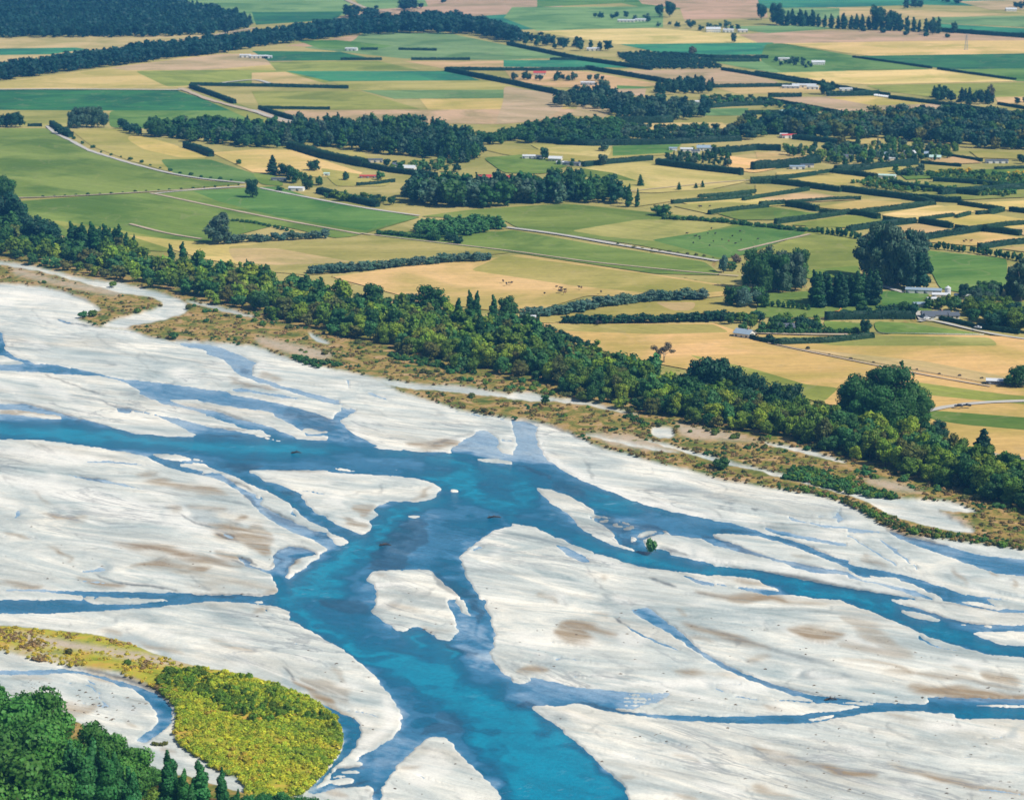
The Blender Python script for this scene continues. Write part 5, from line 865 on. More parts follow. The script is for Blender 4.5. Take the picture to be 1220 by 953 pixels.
class Mass:                         # many small crowns as one mesh: the part of a wood nobody can count
    def __init__(s): s.V, s.F, s.T, s.o = [], [], [], 0
    def add(s, kind, px, py, hpx, col, wide=1.0, lod='low', z=0.0):
        V, F, t = crown_data(kind, lod, int(rng.integers(0, 4))); hm = hpx * CAM_H / (py - HOR) * 1.03; a = rng.uniform(0, 6.28)
        ca, sa = math.cos(a), math.sin(a); x, y, _ = P(px, py, z); j = rng.uniform(.8, 1.22); wd = hm * wide
        W_ = np.stack([(V[:, 0] * ca - V[:, 1] * sa) * wd + x, (V[:, 0] * sa + V[:, 1] * ca) * wd + y, V[:, 2] * hm + z], 1)
        s.V.append(W_.astype(np.float32)); s.F.append(F + s.o); s.o += len(V); cc = np.array(COL[col]) * j * np.array([rng.uniform(.88, 1.15), 1, rng.uniform(.85, 1.15)]); s.T.append(t * cc)
    def build(s, name, label=None):
        o = new_mesh(name, np.concatenate(s.V), np.concatenate(s.F), [FOL]); set_attr(o.data, 'tint', np.concatenate(s.T)); o.color = (1, 1, 1, 1)
        tag(o, label, None, None, 'stuff'); return o
def inside(poly, n):
    p = np.asarray(poly, float); lo, hi = p.min(0), p.max(0); res = []
    while len(res) < n:
        q = rng.uniform(lo, hi, (n * 2, 2)); c = np.zeros(len(q), bool)
        for i in range(len(p)):
            a, b = p[i], p[(i + 1) % len(p)]
            if a[1] == b[1]: continue
            c ^= ((a[1] > q[:, 1]) != (b[1] > q[:, 1])) & (q[:, 0] < (b[0] - a[0]) * (q[:, 1] - a[1]) / (b[1] - a[1]) + a[0])
        res += list(q[c])
    return np.array(res[:n])
def spaced(poly, dx, dy):           # jittered rows inside a polygon
    p = np.asarray(poly, float); res = []; k = 0; y = p[:, 1].min()
    while y <= p[:, 1].max():
        x = p[:, 0].min() + (k % 2) * dx / 2
        while x <= p[:, 0].max():
            a, b = x + rng.uniform(-.35, .35) * dx, y + rng.uniform(-.45, .45) * dy; c = False
            for i in range(len(p)):
                u, v = p[i], p[(i + 1) % len(p)]
                if (u[1] > b) != (v[1] > b) and a < (v[0] - u[0]) * (b - u[1]) / (v[1] - u[1]) + u[0]: c = not c
            if c: res.append((a, b))
            x += dx
        y += dy; k += 1
    return res
ORD = ['first', 'second', 'third', 'fourth', 'fifth', 'sixth', 'seventh', 'eighth', 'ninth', 'tenth'] + ['%dth' % i if i not in (21, 22, 23, 31, 32) else {21: '21st', 22: '22nd', 23: '23rd', 31: '31st', 32: '32nd'}[i] for i in range(11, 140)]

# ---- the riverside belt
bf = [(-110, 285), (-60, 295), (0, 306), (25, 313), (120, 331), (185, 346), (220, 355), (305, 375), (355, 389), (405, 402), (460, 417), (512, 434), (555, 445), (610, 451), (660, 462), (690, 477), (740, 487), (785, 497), (850, 509), (915, 522), (952, 527), (990, 539), (1065, 564), (1115, 576), (1140, 582), (1165, 592), (1220, 611), (1340, 640)]
bb = [(-110, 240), (0, 266), (30, 277), (80, 298), (140, 305), (190, 320), (300, 333), (350, 347), (440, 366), (500, 374), (560, 390), (610, 394), (650, 408), (700, 430), (770, 450), (820, 472), (900, 484), (960, 500), (1050, 527), (1100, 536), (1170, 561), (1220, 572), (1340, 600)]
marks = [(60, 'near the left edge'), (150, 'by the tall poplar stand'), (240, 'by the two stout poplars'), (340, 'right of the gravel bend'), (440, 'below the grey-green tree row'), (530, 'by the dark rounded crowns'), (620, 'by the twin poplars'),
         (700, 'below the small white shed'), (800, 'below the lone bare-trunked tree'), (900, 'below the dark grove'), (1000, 'left of the big domed trees'), (1100, 'below the big domed trees'), (1185, 'beside the dark conifer'), (2000, 'near the right edge')]
belt = spaced(bf + bb[::-1], 12.5, 6.3)
belt.sort(key=lambda p: -p[1] + (np.interp(p[0], *zip(*bf)) - p[1]) * 6)
far_belt = Mass(); tones = {'willow': 'mid green', 'lime': 'yellow-green', 'dark': 'dark green', 'olive': 'olive green', 'young': 'fresh green'}
nb = 0
for x, y in belt:
    if -15 < x < 1240: vis = True
    else: vis = False
    yf = np.interp(x, *zip(*bf)); yb = np.interp(x, *zip(*bb)); fr = (yf - y) / (yf - yb)
    darkside = fr > .55 or x > 1120
    col = rng.choice(['willow', 'lime', 'dark', 'olive', 'young'], p=[.36, .26, .14, .14, .10] if not darkside else [.38, .15, .28, .09, .10])
    if x < 110 and fr > .4: col = 'dark'
    kind = rng.choice(['round', 'spread', 'tall'], p=[.5, .22, .28]); hp = rng.uniform(19, 28) * (y - HOR) / 590
    if kind == 'tall': hp *= 1.2
    if fr < .14: hp *= rng.uniform(.5, .8); kind = 'spread' if rng.random() < .5 else 'round'
    if x < 60: hp *= 1.15
    wd = rng.uniform(.85, 1.15)
    if vis and nb < 290:
        nb += 1; mk_ = next(t for a, t in marks if x < a); row = 'front' if fr < .3 else 'middle' if fr < .65 else 'back'
        shape = {'round': 'rounded', 'spread': 'broad', 'tall': 'tall'}[kind]
        tree(kind, x, y, hp, col, f'{tones[col]} {shape} willow, {row} of belt, {mk_}', 'trees of the riverside belt', wide=wd)
    else: far_belt.add(kind, x, y, hp, col, wide=wd * 1.05, lod='low')
far_belt.build('riverside_wood', 'back rows of the dense green wood along the river terrace')

def named(items, group=None):
    for kind, x, y, h_, col, wide, lab in items: tree(kind, x, y, h_, col, lab, group, wide=wide)
named([('poplar', 151, 304, 27, 'poplar', 1.1, 'slim dark poplar rising just right of the tall poplar stand'), ('poplar', 160, 304, 24, 'poplar', 1.0, 'shorter slim poplar, second right of the tall poplar stand'),
       ('poplar', 204, 320, 29, 'poplar', 1.25, 'left one of the two stout poplars above the gravel bend'), ('poplar', 218, 320, 31, 'poplar', 1.4, 'right and stouter one of the two poplars above the gravel bend'), ('poplar', 233, 322, 19, 'poplar', 1.1, 'small pointed poplar right of the two stout poplars'),
       ('poplar', 295, 329, 20, 'poplar', 1.2, 'small lone poplar on the belt top near the gold pasture corner'), ('conifer', 383, 366, 36, 'dark', 1.1, 'dark pointed tree standing in the belt below the grey-green row'),
       ('poplar', 560, 376, 30, 'poplar', 1.3, 'left of the two twin poplars breaking the belt skyline'), ('poplar', 568, 376, 29, 'poplar', 1.3, 'right of the two twin poplars breaking the belt skyline'), ('poplar', 588, 388, 36, 'poplar', 1.2, 'tall poplar right of the twin poplars on the belt skyline'),
       ('round', 606, 380, 28, 'dark', 1.0, 'dark rounded tree behind the belt left of the white shed'), ('poplar', 571, 414, 44, 'poplar', 1.1, 'tallest dark poplar in the heart of the belt'), ('poplar', 545, 398, 42, 'poplar', 1.4, 'broad dark poplar left of the heart of the belt'), ('poplar', 595, 404, 28, 'poplar', 1.2, 'small dark poplar right of the tallest belt poplar'),
       ('poplar', 520, 392, 30, 'poplar', 1.3, 'dark poplar below the big rounded crown'), ('spread', 514, 376, 38, 'dark', .95, 'big dark rounded crown on the belt skyline'), ('round', 444, 370, 32, 'dark', 1.1, 'dark rounded crown on the belt skyline left of the big one'), ('spread', 484, 370, 24, 'deep', 1.0, 'small dark crown just left of the big rounded one'),
       ('poplar', 641, 402, 26, 'poplar', 1.2, 'dark pointed poplar beside the small white shed'), ('conifer', 1170, 560, 50, 'deep', 1.3, 'dark layered conifer standing above the right end of the belt'), ('spread', 1118, 530, 30, 'deep', .9, 'dark tree between the domed trees and the conifer'),
       ('gum', 260, 291, 41, 'gumgrey', 1.05, 'lone tall gum tree in the green pasture with a shadow to its left'), ('sparse', 791, 432, 24, 'brown', 1.1, 'lone bare-trunked tree with thin brown crown in the gold pasture'), ('spread', 1213, 462, 30, 'dark', .9, 'dark tree at the right edge beside the long shed'),
       ('round', 1074, 438, 9, 'dark', .7, 'tiny dark tree on the fence line behind the big domed trees'), ('bush', 777, 657, 17, 'young', .75, 'bright green bush alone on the gravel beside the blue channel'),
       ('spread', 8, 232, 20, 'dark', 1.0, 'dark tree at the far left edge beside the track'), ('spread', 285, 196, 7, 'dark', 1.0, 'small round tree alone in the tan paddock'), ('round', 6, 240, 30, 'dark', 1.0, 'dark tall tree in the left edge group above the belt')])
pops = [(x, 303 + rng.uniform(-2, 1), rng.uniform(30, 38)) for x in np.linspace(86, 142, 11)]
for i, (x, y, h_) in enumerate(pops): tree('poplar', x, y, h_, 'poplar', f'{ORD[i]} poplar from the left in the tall stand above the belt', 'poplars of the tall stand', wide=1.45)
for i, (x, y, h_) in enumerate([(-12, 268, 46), (0, 276, 50), (10, 272, 46), (20, 278, 48), (38, 290, 34), (50, 293, 36), (62, 297, 30), (-20, 290, 40), (6, 300, 30)]):
    tree('tall' if i < 4 else 'round', x, y, h_, 'deep' if i < 7 else 'dark', f'tall dark tree, {ORD[i]} of the group at the left edge of the belt', 'dark trees at the left edge', wide=1.05)
# dark grove in the belt, and the big domed trees
for i, (x, y, h_) in enumerate([(822, 468, 30), (838, 474, 48), (852, 476, 50), (866, 474, 40), (880, 478, 42), (894, 484, 40), (908, 488, 40), (925, 492, 40), (942, 494, 38), (930, 500, 34), (888, 492, 34)]):
    tree('round', x, y, h_, 'deep', f'dark bluish tree, {ORD[i]} in the dark grove above the belt', 'trees of the dark grove', wide=.95)
for i, (x, y, h_, c_) in enumerate([(1015, 492, 48, 'dome'), (1036, 494, 60, 'dome'), (1058, 498, 66, 'dome'), (1078, 502, 58, 'dome'), (1090, 508, 42, 'dome'), (1040, 506, 52, 'dome'), (1064, 509, 50, 'dome')]):
    tree('spread', x, y, h_, c_, f'{ORD[i]} tree of the big dark green dome beside the farm road', 'trees of the big dark dome', wide=.95, lod='close')
# rows and groves on the plain
def row(name, kind, pts, n, h_, col, lab, group, wide=1.0, hv=.15, lod=None):
    p = np.asarray(pts, float); s = np.concatenate([[0], np.cumsum(np.hypot(*np.diff(p, axis=0).T))])
    for i, u in enumerate(np.linspace(0, s[-1], n)):
        tree(kind, np.interp(u, s, p[:, 0]) + rng.uniform(-1, 1), np.interp(u, s, p[:, 1]) + rng.uniform(-.4, .4), h_ * rng.uniform(1 - hv, 1 + hv), col, f'{ORD[i]} from the left {lab}', group, wide=wide * rng.uniform(.9, 1.1), lod=lod)
row('', 'round', [(274, 290), (330, 287), (388, 284)], 16, 9.5, 'grey', 'in the short grey-green row right of the lone gum', 'short grey-green tree row', 1.5)
row('', 'bush', [(278, 264), (310, 268), (348, 277)], 14, 4.5, 'dark', 'of the low bushes behind the short grey-green row', 'low bushes behind the grey-green row', 1.1)
row('', 'round', [(370, 327), (420, 324), (480, 318), (540, 313), (580, 311)], 28, 11, 'grey', 'in the long grey-green row across the gold pasture', 'long grey-green tree row', 1.5)
row('', 'round', [(626, 380), (680, 374), (720, 366), (780, 359), (833, 357)], 27, 13, 'grey', 'in the grey-green row left of the tall groves', 'grey-green tree row left of the groves', 1.5)
row('', 'round', [(675, 386), (720, 386), (800, 384), (880, 382), (905, 384)], 28, 11.5, 'deep', 'in the dark tree row along the gold pasture', 'dark tree row along the gold pasture', 1.5)
row('', 'round', [(652, 397), (680, 408), (705, 417)], 9, 10, 'deep', 'in the short dark hedgerow by the white shed', 'short dark hedgerow by the shed', 1.4)
row('', 'bush', [(792, 262), (850, 265), (915, 272), (975, 278)], 26, 7, 'dark', 'of the shrub row above the right-hand pasture', 'shrub row above the right pasture', 1.1)
row('', 'tall', [(980, 280), (1000, 282), (1025, 286)], 9, 10, 'poplar', 'of the tree row just left of the giant gums', 'tree row left of the giant gums', 1.1)
row('', 'tall', [(1100, 296), (1125, 298), (1148, 301)], 11, 9, 'poplar', 'of the tree row just right of the giant gums', 'tree row right of the giant gums', 1.1)
row('', 'tall', [(1156, 301), (1190, 307), (1216, 312)], 13, 9.5, 'poplar', 'of the tree row before the right-hand gums', 'tree row before the right-hand gums', 1.1)
row('', 'tall', [(915, 366), (940, 368), (962, 370)], 9, 9, 'dark', 'of the small trees before the clipped poplar block', 'small trees before the poplar block', 1.1)
row('', 'poplar', [(930, 31), (960, 31), (1000, 35), (1040, 36), (1118, 40)], 26, 17, 'deep', 'in the far poplar row at the top right', 'far poplar row at the top right', 1.7, .2)
for i, (x, y, h_) in enumerate([(925, 30, 26), (1045, 36, 30), (1062, 36, 24), (1111, 42, 18), (798, 21, 20), (786, 21, 16), (1136, 40, 14), (958, 32, 14), (907, 24, 20)]): tree('round', x, y, h_, 'deep', f'{ORD[i]} of the big dark trees standing over the far poplar row and farm', 'big trees over the far poplar row', wide=.8)
row('', 'bush', [(1028, 38), (1051, 39), (1075, 42), (1106, 44), (1129, 45)], 5, 6, 'deep', 'of five round bushes before the far poplar row', 'round bushes before the far poplars', 1.2)
row('', 'bush', [(88, 166), (120, 182), (160, 192), (200, 204), (240, 212), (275, 216)], 17, 3.6, 'dark', 'of the small bushes strung along the curving white road', 'bushes along the curving white road', 1.1, .3)
row('', 'bush', [(50, 235), (130, 231), (230, 225), (285, 221)], 18, 2.6, 'dark', 'of the tiny bushes strung along the straight track', 'tiny bushes along the straight track', 1.2, .3)
row('', 'bush', [(735, 292), (770, 298), (850, 308)], 12, 3, 'olive', 'of the tiny bushes along the white farm road', 'tiny bushes along the farm road', 1.2, .3)
row('', 'bush', [(963, 417), (1000, 426), (1030, 431), (1090, 441), (1118, 447), (1145, 449), (1170, 452)], 9, 4, 'brown', 'of the brown bushes on the fence line behind the dome', 'brown bushes on the fence line', 1.1, .3)
row('', 'round', [(2, 152), (12, 152), (24, 152)], 5, 17, 'deep', 'of the dark clump at the top of the green paddock', 'dark clump at the left edge', .9)
row('', 'round', [(88, 153), (98, 153), (110, 152), (124, 152)], 6, 22, 'gumgrey', 'of the grey-green clump at the top of the curving road', 'clump at the top of the curving road', .8)
row('', 'round', [(70, 160), (80, 163)], 3, 11, 'deep', 'of the small dark trees beside the road top', 'small dark trees by the road top', 1.0)
row('', 'round', [(144, 154), (152, 158), (165, 162)], 5, 12, 'deep', 'of the dark trees right of the road-top clump', 'dark trees right of the clump', 1.0)
row('', 'round', [(180, 163), (192, 164)], 4, 24, 'dark', 'of the leaning pale trees left of the long wood', 'pale trees left of the long wood', .8)
row('', 'round', [(232, 156), (245, 156), (260, 156)], 5, 19, 'dark', 'of the tall clump over the left part of the long wood', 'tall clump over the long wood', .9)
named([('conifer', 325, 208, 23, 'deep', 1.3, 'pointed dark conifer at the left of the yard trees'), ('spread', 341, 210, 18, 'deep', .9, 'dark round tree right of the yard conifer'), ('spread', 352, 218, 22, 'dark', .8, 'big dark tree in the middle of the yard group'), ('spread', 373, 204, 16, 'deep', .9, 'isolated dark dome tree at the top right of the yard group'),
       ('spread', 366, 226, 22, 'dark', .7, 'tall dark tree at the bottom of the yard group'), ('spread', 380, 221, 12, 'dark', .9, 'lower dark tree right of the yard group'), ('round', 413, 215, 11, 'deep', 1.0, 'round tree in the narrow paddock right of the yard group'), ('round', 301, 236, 22, 'deep', .9, 'dark rounded tree where the white road bends'),
       ('spread', 334, 228, 7, 'dark', 1.3, 'low dark shrub tree beside the storage yard'), ('round', 453, 215, 11, 'young', 1.1, 'bright round garden tree below the farmhouse'), ('round', 505, 203, 14, 'young', 1.1, 'bright green tree right of the white-roofed farmhouse'), ('round', 525, 202, 13, 'young', 1.0, 'second bright green tree right of the white-roofed farmhouse'),
       ('round', 649, 191, 15, 'deep', .9, 'dark round tree between the white farm sheds'), ('round', 719, 181, 12, 'gumgrey', 1.2, 'grey tree alone in the pale pasture'), ('round', 718, 198, 15, 'gumgrey', 1.0, 'grey tree at the left end of the clipped hedge'), ('poplar', 749, 247, 27, 'poplar', 1.2, 'taller poplar of the pair above the green pasture'), ('poplar', 759, 247, 22, 'poplar', 1.0, 'shorter poplar of the pair above the green pasture'),
       ('conifer', 763, 222, 14, 'poplar', 1.3, 'pointed tree behind the poplar pair'), ('conifer', 809, 227, 10, 'poplar', 1.2, 'first pointed tree on the far fence line'), ('conifer', 829, 225, 7, 'poplar', 1.5, 'second pointed tree on the far fence line'), ('conifer', 837, 224, 9, 'poplar', 1.2, 'third pointed tree on the far fence line'),
       ('spread', 787, 258, 17, 'dark', 1.3, 'broad dark tree at the corner of the far pastures'), ('poplar', 803, 198, 18, 'deep', .9, 'thin pointed tree over the clipped hedge'), ('round', 874, 51, 12, 'gumgrey', .7, 'small grey tree alone at the gold field corner'), ('round', 826, 65, 10, 'brown', 1.3, 'bare grey tree over the green field hedge'),
       ('tall', 862, 325, 22, 'grey', .9, 'grey-green tree at the end of the white farm road'), ('spread', 872, 323, 12, 'young', 1.0, 'green bush beside the grey tree at the road end'), ('spread', 877, 313, 11, 'brown', 1.2, 'brown-leaved tree behind the road-end tree'), ('round', 1003, 175, 15, 'olive', .9, 'pale rounded tree before the right-hand wood'),
       ('spread', 985, 113, 20, 'deep', .9, 'big dark tree beside the far farm sheds'), ('round', 1031, 398, 18, 'deep', .9, 'dark garden tree at the end of the hedged garden'), ('round', 1147, 357, 19, 'deep', .8, 'dark tree right of the white silo'), ('sparse', 1180, 123, 22, 'brown', .6, 'thin brown tree at the end of the far pine clump')])
def grove(poly, dx, dy, kind, h_, cols, lab, group, wide=1.0, lod=None, hv=.15):
    pts = sorted(spaced(poly, dx, dy), key=lambda p: p[0])
    for i, (x, y) in enumerate(pts):
        tree(kind, x, y, h_ * rng.uniform(1 - hv, 1 + hv), str(rng.choice(cols)), f'{ORD[min(i, 138)]} from the left {lab}', group, wide=wide, lod=lod)
grove([(886, 342), (952, 334), (958, 340), (950, 350), (890, 352)], 9, 6, 'round', 42, ['gumgrey', 'dark'], 'in the tall grey-green grove', 'tall grey-green grove', .62)
grove([(1030, 330), (1065, 334), (1105, 342), (1110, 348), (1080, 348), (1040, 340)], 11, 6, 'gum', 68, ['gumgrey', 'deep'], 'of the giant gums behind the poplar block', 'giant gum trees', .62, 'mid')
named([('gum', 1038, 330, 66, 'gumgrey', .8, 'tallest and leftmost of the giant gum trees'), ('gum', 1052, 340, 74, 'gumgrey', .75, 'tall gum in front of the giant gum group'), ('gum', 1096, 346, 52, 'deep', .8, 'broad gum at the right end of the giant gums')])
grove([(966, 360), (1045, 358), (1050, 366), (968, 370)], 6.5, 5, 'poplar', 37, ['poplar', 'deep'], 'in the dense clipped poplar block', 'dense poplar block', 1.5, 'mid', .07)
grove([(494, 274), (590, 266), (600, 274), (560, 282), (520, 288), (498, 286)], 6.0, 4.2, 'tall', 14, ['young'], 'in the bright young plantation', 'bright young plantation', 1.45, None, .08)
row('', 'bush', [(452, 279), (480, 282), (520, 287)], 12, 6.5, 'dark', 'of the dark shrubs before the young plantation', 'shrubs before the young plantation', 1.2)
named([('spread', 545, 291, 13, 'deep', 1.1, 'dark round tree at the near corner of the young plantation'), ('spread', 535, 288, 12, 'deep', 1.0, 'dark tree left of the plantation corner tree')])
grove([(1196, 352), (1240, 350), (1240, 360), (1200, 360)], 12, 5, 'gum', 46, ['gumgrey'], 'of the pale-trunked gums at the right edge', 'gums at the right edge', .75)
grove([(868, 360), (912, 360), (915, 368), (870, 366)], 9, 5, 'round', 22, ['grey', 'gumgrey', 'young', 'dark'], 'in the mixed clump beside the tall grove', 'mixed clump beside the tall grove', .9)
grove([(1158, 356), (1190, 350), (1200, 360), (1165, 366)], 9, 5, 'round', 18, ['dark', 'gumgrey'], 'of the trees left of the edge gums', 'trees left of the edge gums', 1.0)
grove([(1150, 375), (1185, 372), (1240, 385), (1230, 400), (1180, 396), (1155, 385)], 11, 6, 'round', 21, ['dark', 'deep', 'willow'], 'of the dense trees along the right-hand driveway', 'trees along the right-hand driveway', 1.1)
grove([(1105, 365), (1145, 360), (1150, 372), (1110, 374)], 9, 5, 'round', 14, ['young', 'dark', 'willow'], 'of the garden trees behind the long dark-roofed house', 'garden trees behind the house', 1.0)
grove([(1020, 372), (1090, 372), (1088, 380), (1020, 380)], 10, 5, 'round', 15, ['dark', 'deep'], 'of the trees right of the poplar block', 'trees right of the poplar block', 1.0)
grove([(915, 384), (975, 384), (980, 396), (915, 396)], 8, 5, 'round', 12, ['dark', 'willow', 'deep'], 'of the garden trees around the dark-roofed cottage', 'garden trees around the cottage', 1.0)
grove([(865, 385), (905, 382), (912, 392), (898, 400), (870, 392)], 10, 6, 'round', 13, ['dark', 'young', 'willow'], 'of the trees around the grey-roofed house', 'trees around the grey-roofed house', 1.0)
row('', 'bush', [(905, 398), (960, 398), (1018, 397)], 15, 8, 'dark', 'of the garden hedge shrubs before the cottage', 'garden shrubs before the cottage', 1.2)
# near bank, bottom left
zb = RW + 1.0
for i, (x, y, h_, k, c_, w_) in enumerate([(-25, 935, 120, 'round', 'near', 1), (8, 920, 112, 'round', 'near', 1.0), (48, 912, 96, 'round', 'near', .95), (-60, 960, 120, 'round', 'near', 1), (30, 965, 108, 'round', 'near', 1.0), (72, 975, 100, 'round', 'near', .9), (2, 1010, 120, 'round', 'near', 1.1), (50, 1020, 100, 'round', 'near', 1.0), (-70, 1010, 110, 'round', 'near', 1.0), (0, 890, 84, 'conifer', 'near', 1.2),
        (106, 950, 96, 'round', 'near', .8), (128, 955, 80, 'round', 'near', .8), (156, 962, 76, 'round', 'near', 1.0), (68, 905, 66, 'poplar', 'near', 1.5), (30, 1035, 62, 'tall', 'lime', 1.1), (6, 1035, 56, 'spread', 'lime', 1.1), (182, 938, 26, 'spread', 'near', 1.2)]):
    tree(k, x, y, h_, c_, f'bright green leafy tree, {ORD[i]} of the near-bank grove at the lower left', 'near-bank grove', wide=w_, lod='close', z=zb)
for i, (x, y, h_, w_) in enumerate([(90, 1000, 118, 1.1), (103, 1008, 124, 1.0), (117, 1004, 126, 1.1), (131, 1006, 118, 1.0), (80, 992, 98, 1.1), (144, 1000, 108, 1.1), (206, 985, 94, 1.15), (219, 990, 76, 1.1), (241, 985, 80, 1.4), (264, 980, 68, 1.0), (232, 1000, 68, 1.2), (283, 990, 52, 1.1), (158, 1004, 92, 1.1)]):
    tree('poplar', x, y, h_, 'nearpop', f'dark green poplar, {ORD[i]} of the near-bank poplars at the bottom edge', 'near-bank poplars', wide=w_, lod='close', z=zb)
for i, (x, y, h_) in enumerate([(300, 985, 46), (320, 984, 44), (340, 985, 44), (360, 984, 42), (380, 986, 40), (170, 985, 40), (190, 990, 36), (255, 1000, 50), (310, 1000, 50), (350, 1000, 50)]):
    tree('spread', x, y, h_, 'nearpop', f'low dark treetop, {ORD[i]} of those along the bottom edge below the yellow island', 'low treetops at the bottom edge', wide=1.0, lod='close', z=zb)
named([('bush', 82, 779, 8, 'olive', 1.2, 'dark green bush on the pale upper end of the yellow island'), ('bush', 152, 791, 7, 'willow', 1.2, 'small green bush on the upper rim of the yellow island'), ('bush', 200, 800, 8, 'willow', 1.2, 'green bush left of the island willows'),
       ('bush', 163, 448 + 238 - 314, 6, 'willow', 1.3, 'green bush on the point of the gravel spit'), ('bush', 98, 378, 8, 'young', 1.2, 'small bright bush at the tip of the scrub spit'), ('bush', 111, 377, 9, 'willow', 1.3, 'dark green bush at the tip of the scrub spit'), ('bush', 135, 341, 7, 'willow', 1.3, 'green bush on the old gravel channel'), ('bush', 207, 403, 9, 'dark', 1.2, 'dark bush at the water edge of the left scrub'),
       ('round', 649, 482, 12, 'dark', 1.1, 'dark bush beside the gravel track below the belt'), ('bush', 857, 558, 15, 'dark', 1.2, 'large dark bush among the scrub on the terrace')])
# ------------------------------------------------------------------ clipped hedges
def hedge(pts, hpx, label, wd=1.0, group='clipped farm hedges', col=(.020, .068, .036), name='hedge'):
    p3 = [P(x, y)[:2] for x, y in pts]; ym = sum(p[1] for p in pts) / len(pts); h_ = hpx * CAM_H / (ym - HOR)
    t = min(max(2.6, h_ * .75), 5.5) * wd
    p = np.asarray(p3); s = np.concatenate([[0], np.cumsum(np.hypot(*np.diff(p, axis=0).T))]); Ltot = s[-1]
    n = int(max(3, min(160, Ltot / 3.0))); u = np.linspace(0, Ltot, n); q_ = np.stack([np.interp(u, s, p[:, k]) for k in range(2)], 1)
    d = np.gradient(q_, axis=0); d /= np.hypot(*d.T)[:, None]; nn = np.stack([-d[:, 1], d[:, 0]], 1)
    prof = [(-.5, 0), (-.52, .55), (-.44, .95), (0, 1.03), (.44, .95), (.52, .55), (.5, 0)]; k = len(prof)
    V = []; lowf = .07 * np.sin(u / 17 + rng.uniform(0, 6)) + .05 * np.sin(u / 6.1 + rng.uniform(0, 6))
    for a, b in prof:
        off = (a * t * (1 + .10 * rng.standard_normal(n)))[:, None]; hz = b * h_ * (1 + .08 * rng.standard_normal(n) + lowf) * (0 if b == 0 else 1)
        V.append(np.c_[q_ + nn * off, hz])
    V = np.stack(V, 1).reshape(-1, 3)
    F = [(i * k + j, (i + 1) * k + j, (i + 1) * k + j + 1, i * k + j + 1) for i in range(n - 1) for j in range(k - 1)]
    F += [(0, 1, 2, 3), (0, 3, 4, 5), (0, 5, 6, 6)] if False else []
    V = list(V); caps = []
    for base in (0, (n - 1) * k):
        for a in range(1, k - 1): caps.append((base, base + a, base + a + 1, base + a + 1))
    F = np.array(F + caps); V = np.array(V)
    far = ym < 120; m = int(min(9000, Ltot * (h_ + t) * (1.1 if not far else .45))); leaf = .42 if not far else .7
    uu = rng.uniform(0, Ltot, m); cx = np.stack([np.interp(uu, s, p[:, kk]) for kk in range(2)], 1); idx = np.clip((uu / Ltot * (n - 1)).astype(int), 0, n - 1); N2 = nn[idx]
    side = rng.random(m); a = np.where(side < .4, -.52, np.where(side < .75, rng.uniform(-.5, .5, m), .52)); b = np.where((side >= .4) & (side < .75), 1.0, rng.uniform(.05, 1, m))
    c0 = np.c_[cx + N2 * (a * t)[:, None], b * h_]; nr = np.c_[N2 * np.sign(a)[:, None] * (np.abs(a) > .5)[:, None], (np.abs(a) <= .5) * 1.0 + .15] + .45 * rng.standard_normal((m, 3)); nr /= np.linalg.norm(nr, axis=1)[:, None]
    uvec = np.cross(nr, rng.standard_normal((m, 3))); uvec /= np.linalg.norm(uvec, axis=1)[:, None]; vv_ = np.cross(nr, uvec); sz = leaf * rng.uniform(.6, 1.4, (m, 1))
    Q = np.stack([c0 - uvec * sz - vv_ * sz, c0 + uvec * sz - vv_ * sz, c0 + uvec * sz + vv_ * sz, c0 - uvec * sz + vv_ * sz], 1).reshape(-1, 3)
    tint = np.concatenate([np.full((len(V), 3), .9), np.repeat(rng.uniform(.7, 1.35, m), 4)[:, None] * np.ones(3)])
    org = np.array([*q_[0], 0]); AV = np.concatenate([V, Q]) - org
    o = new_mesh(name, AV, np.concatenate([F, np.arange(4 * m).reshape(m, 4) + len(V)]), [FOL]); set_attr(o.data, 'tint', tint); o.location = org
    j = rng.uniform(.9, 1.12); o.color = (*[c * j for c in col], 1); tag(o, label, 'hedge', group); return o
H2 = (.030, .085, .035)
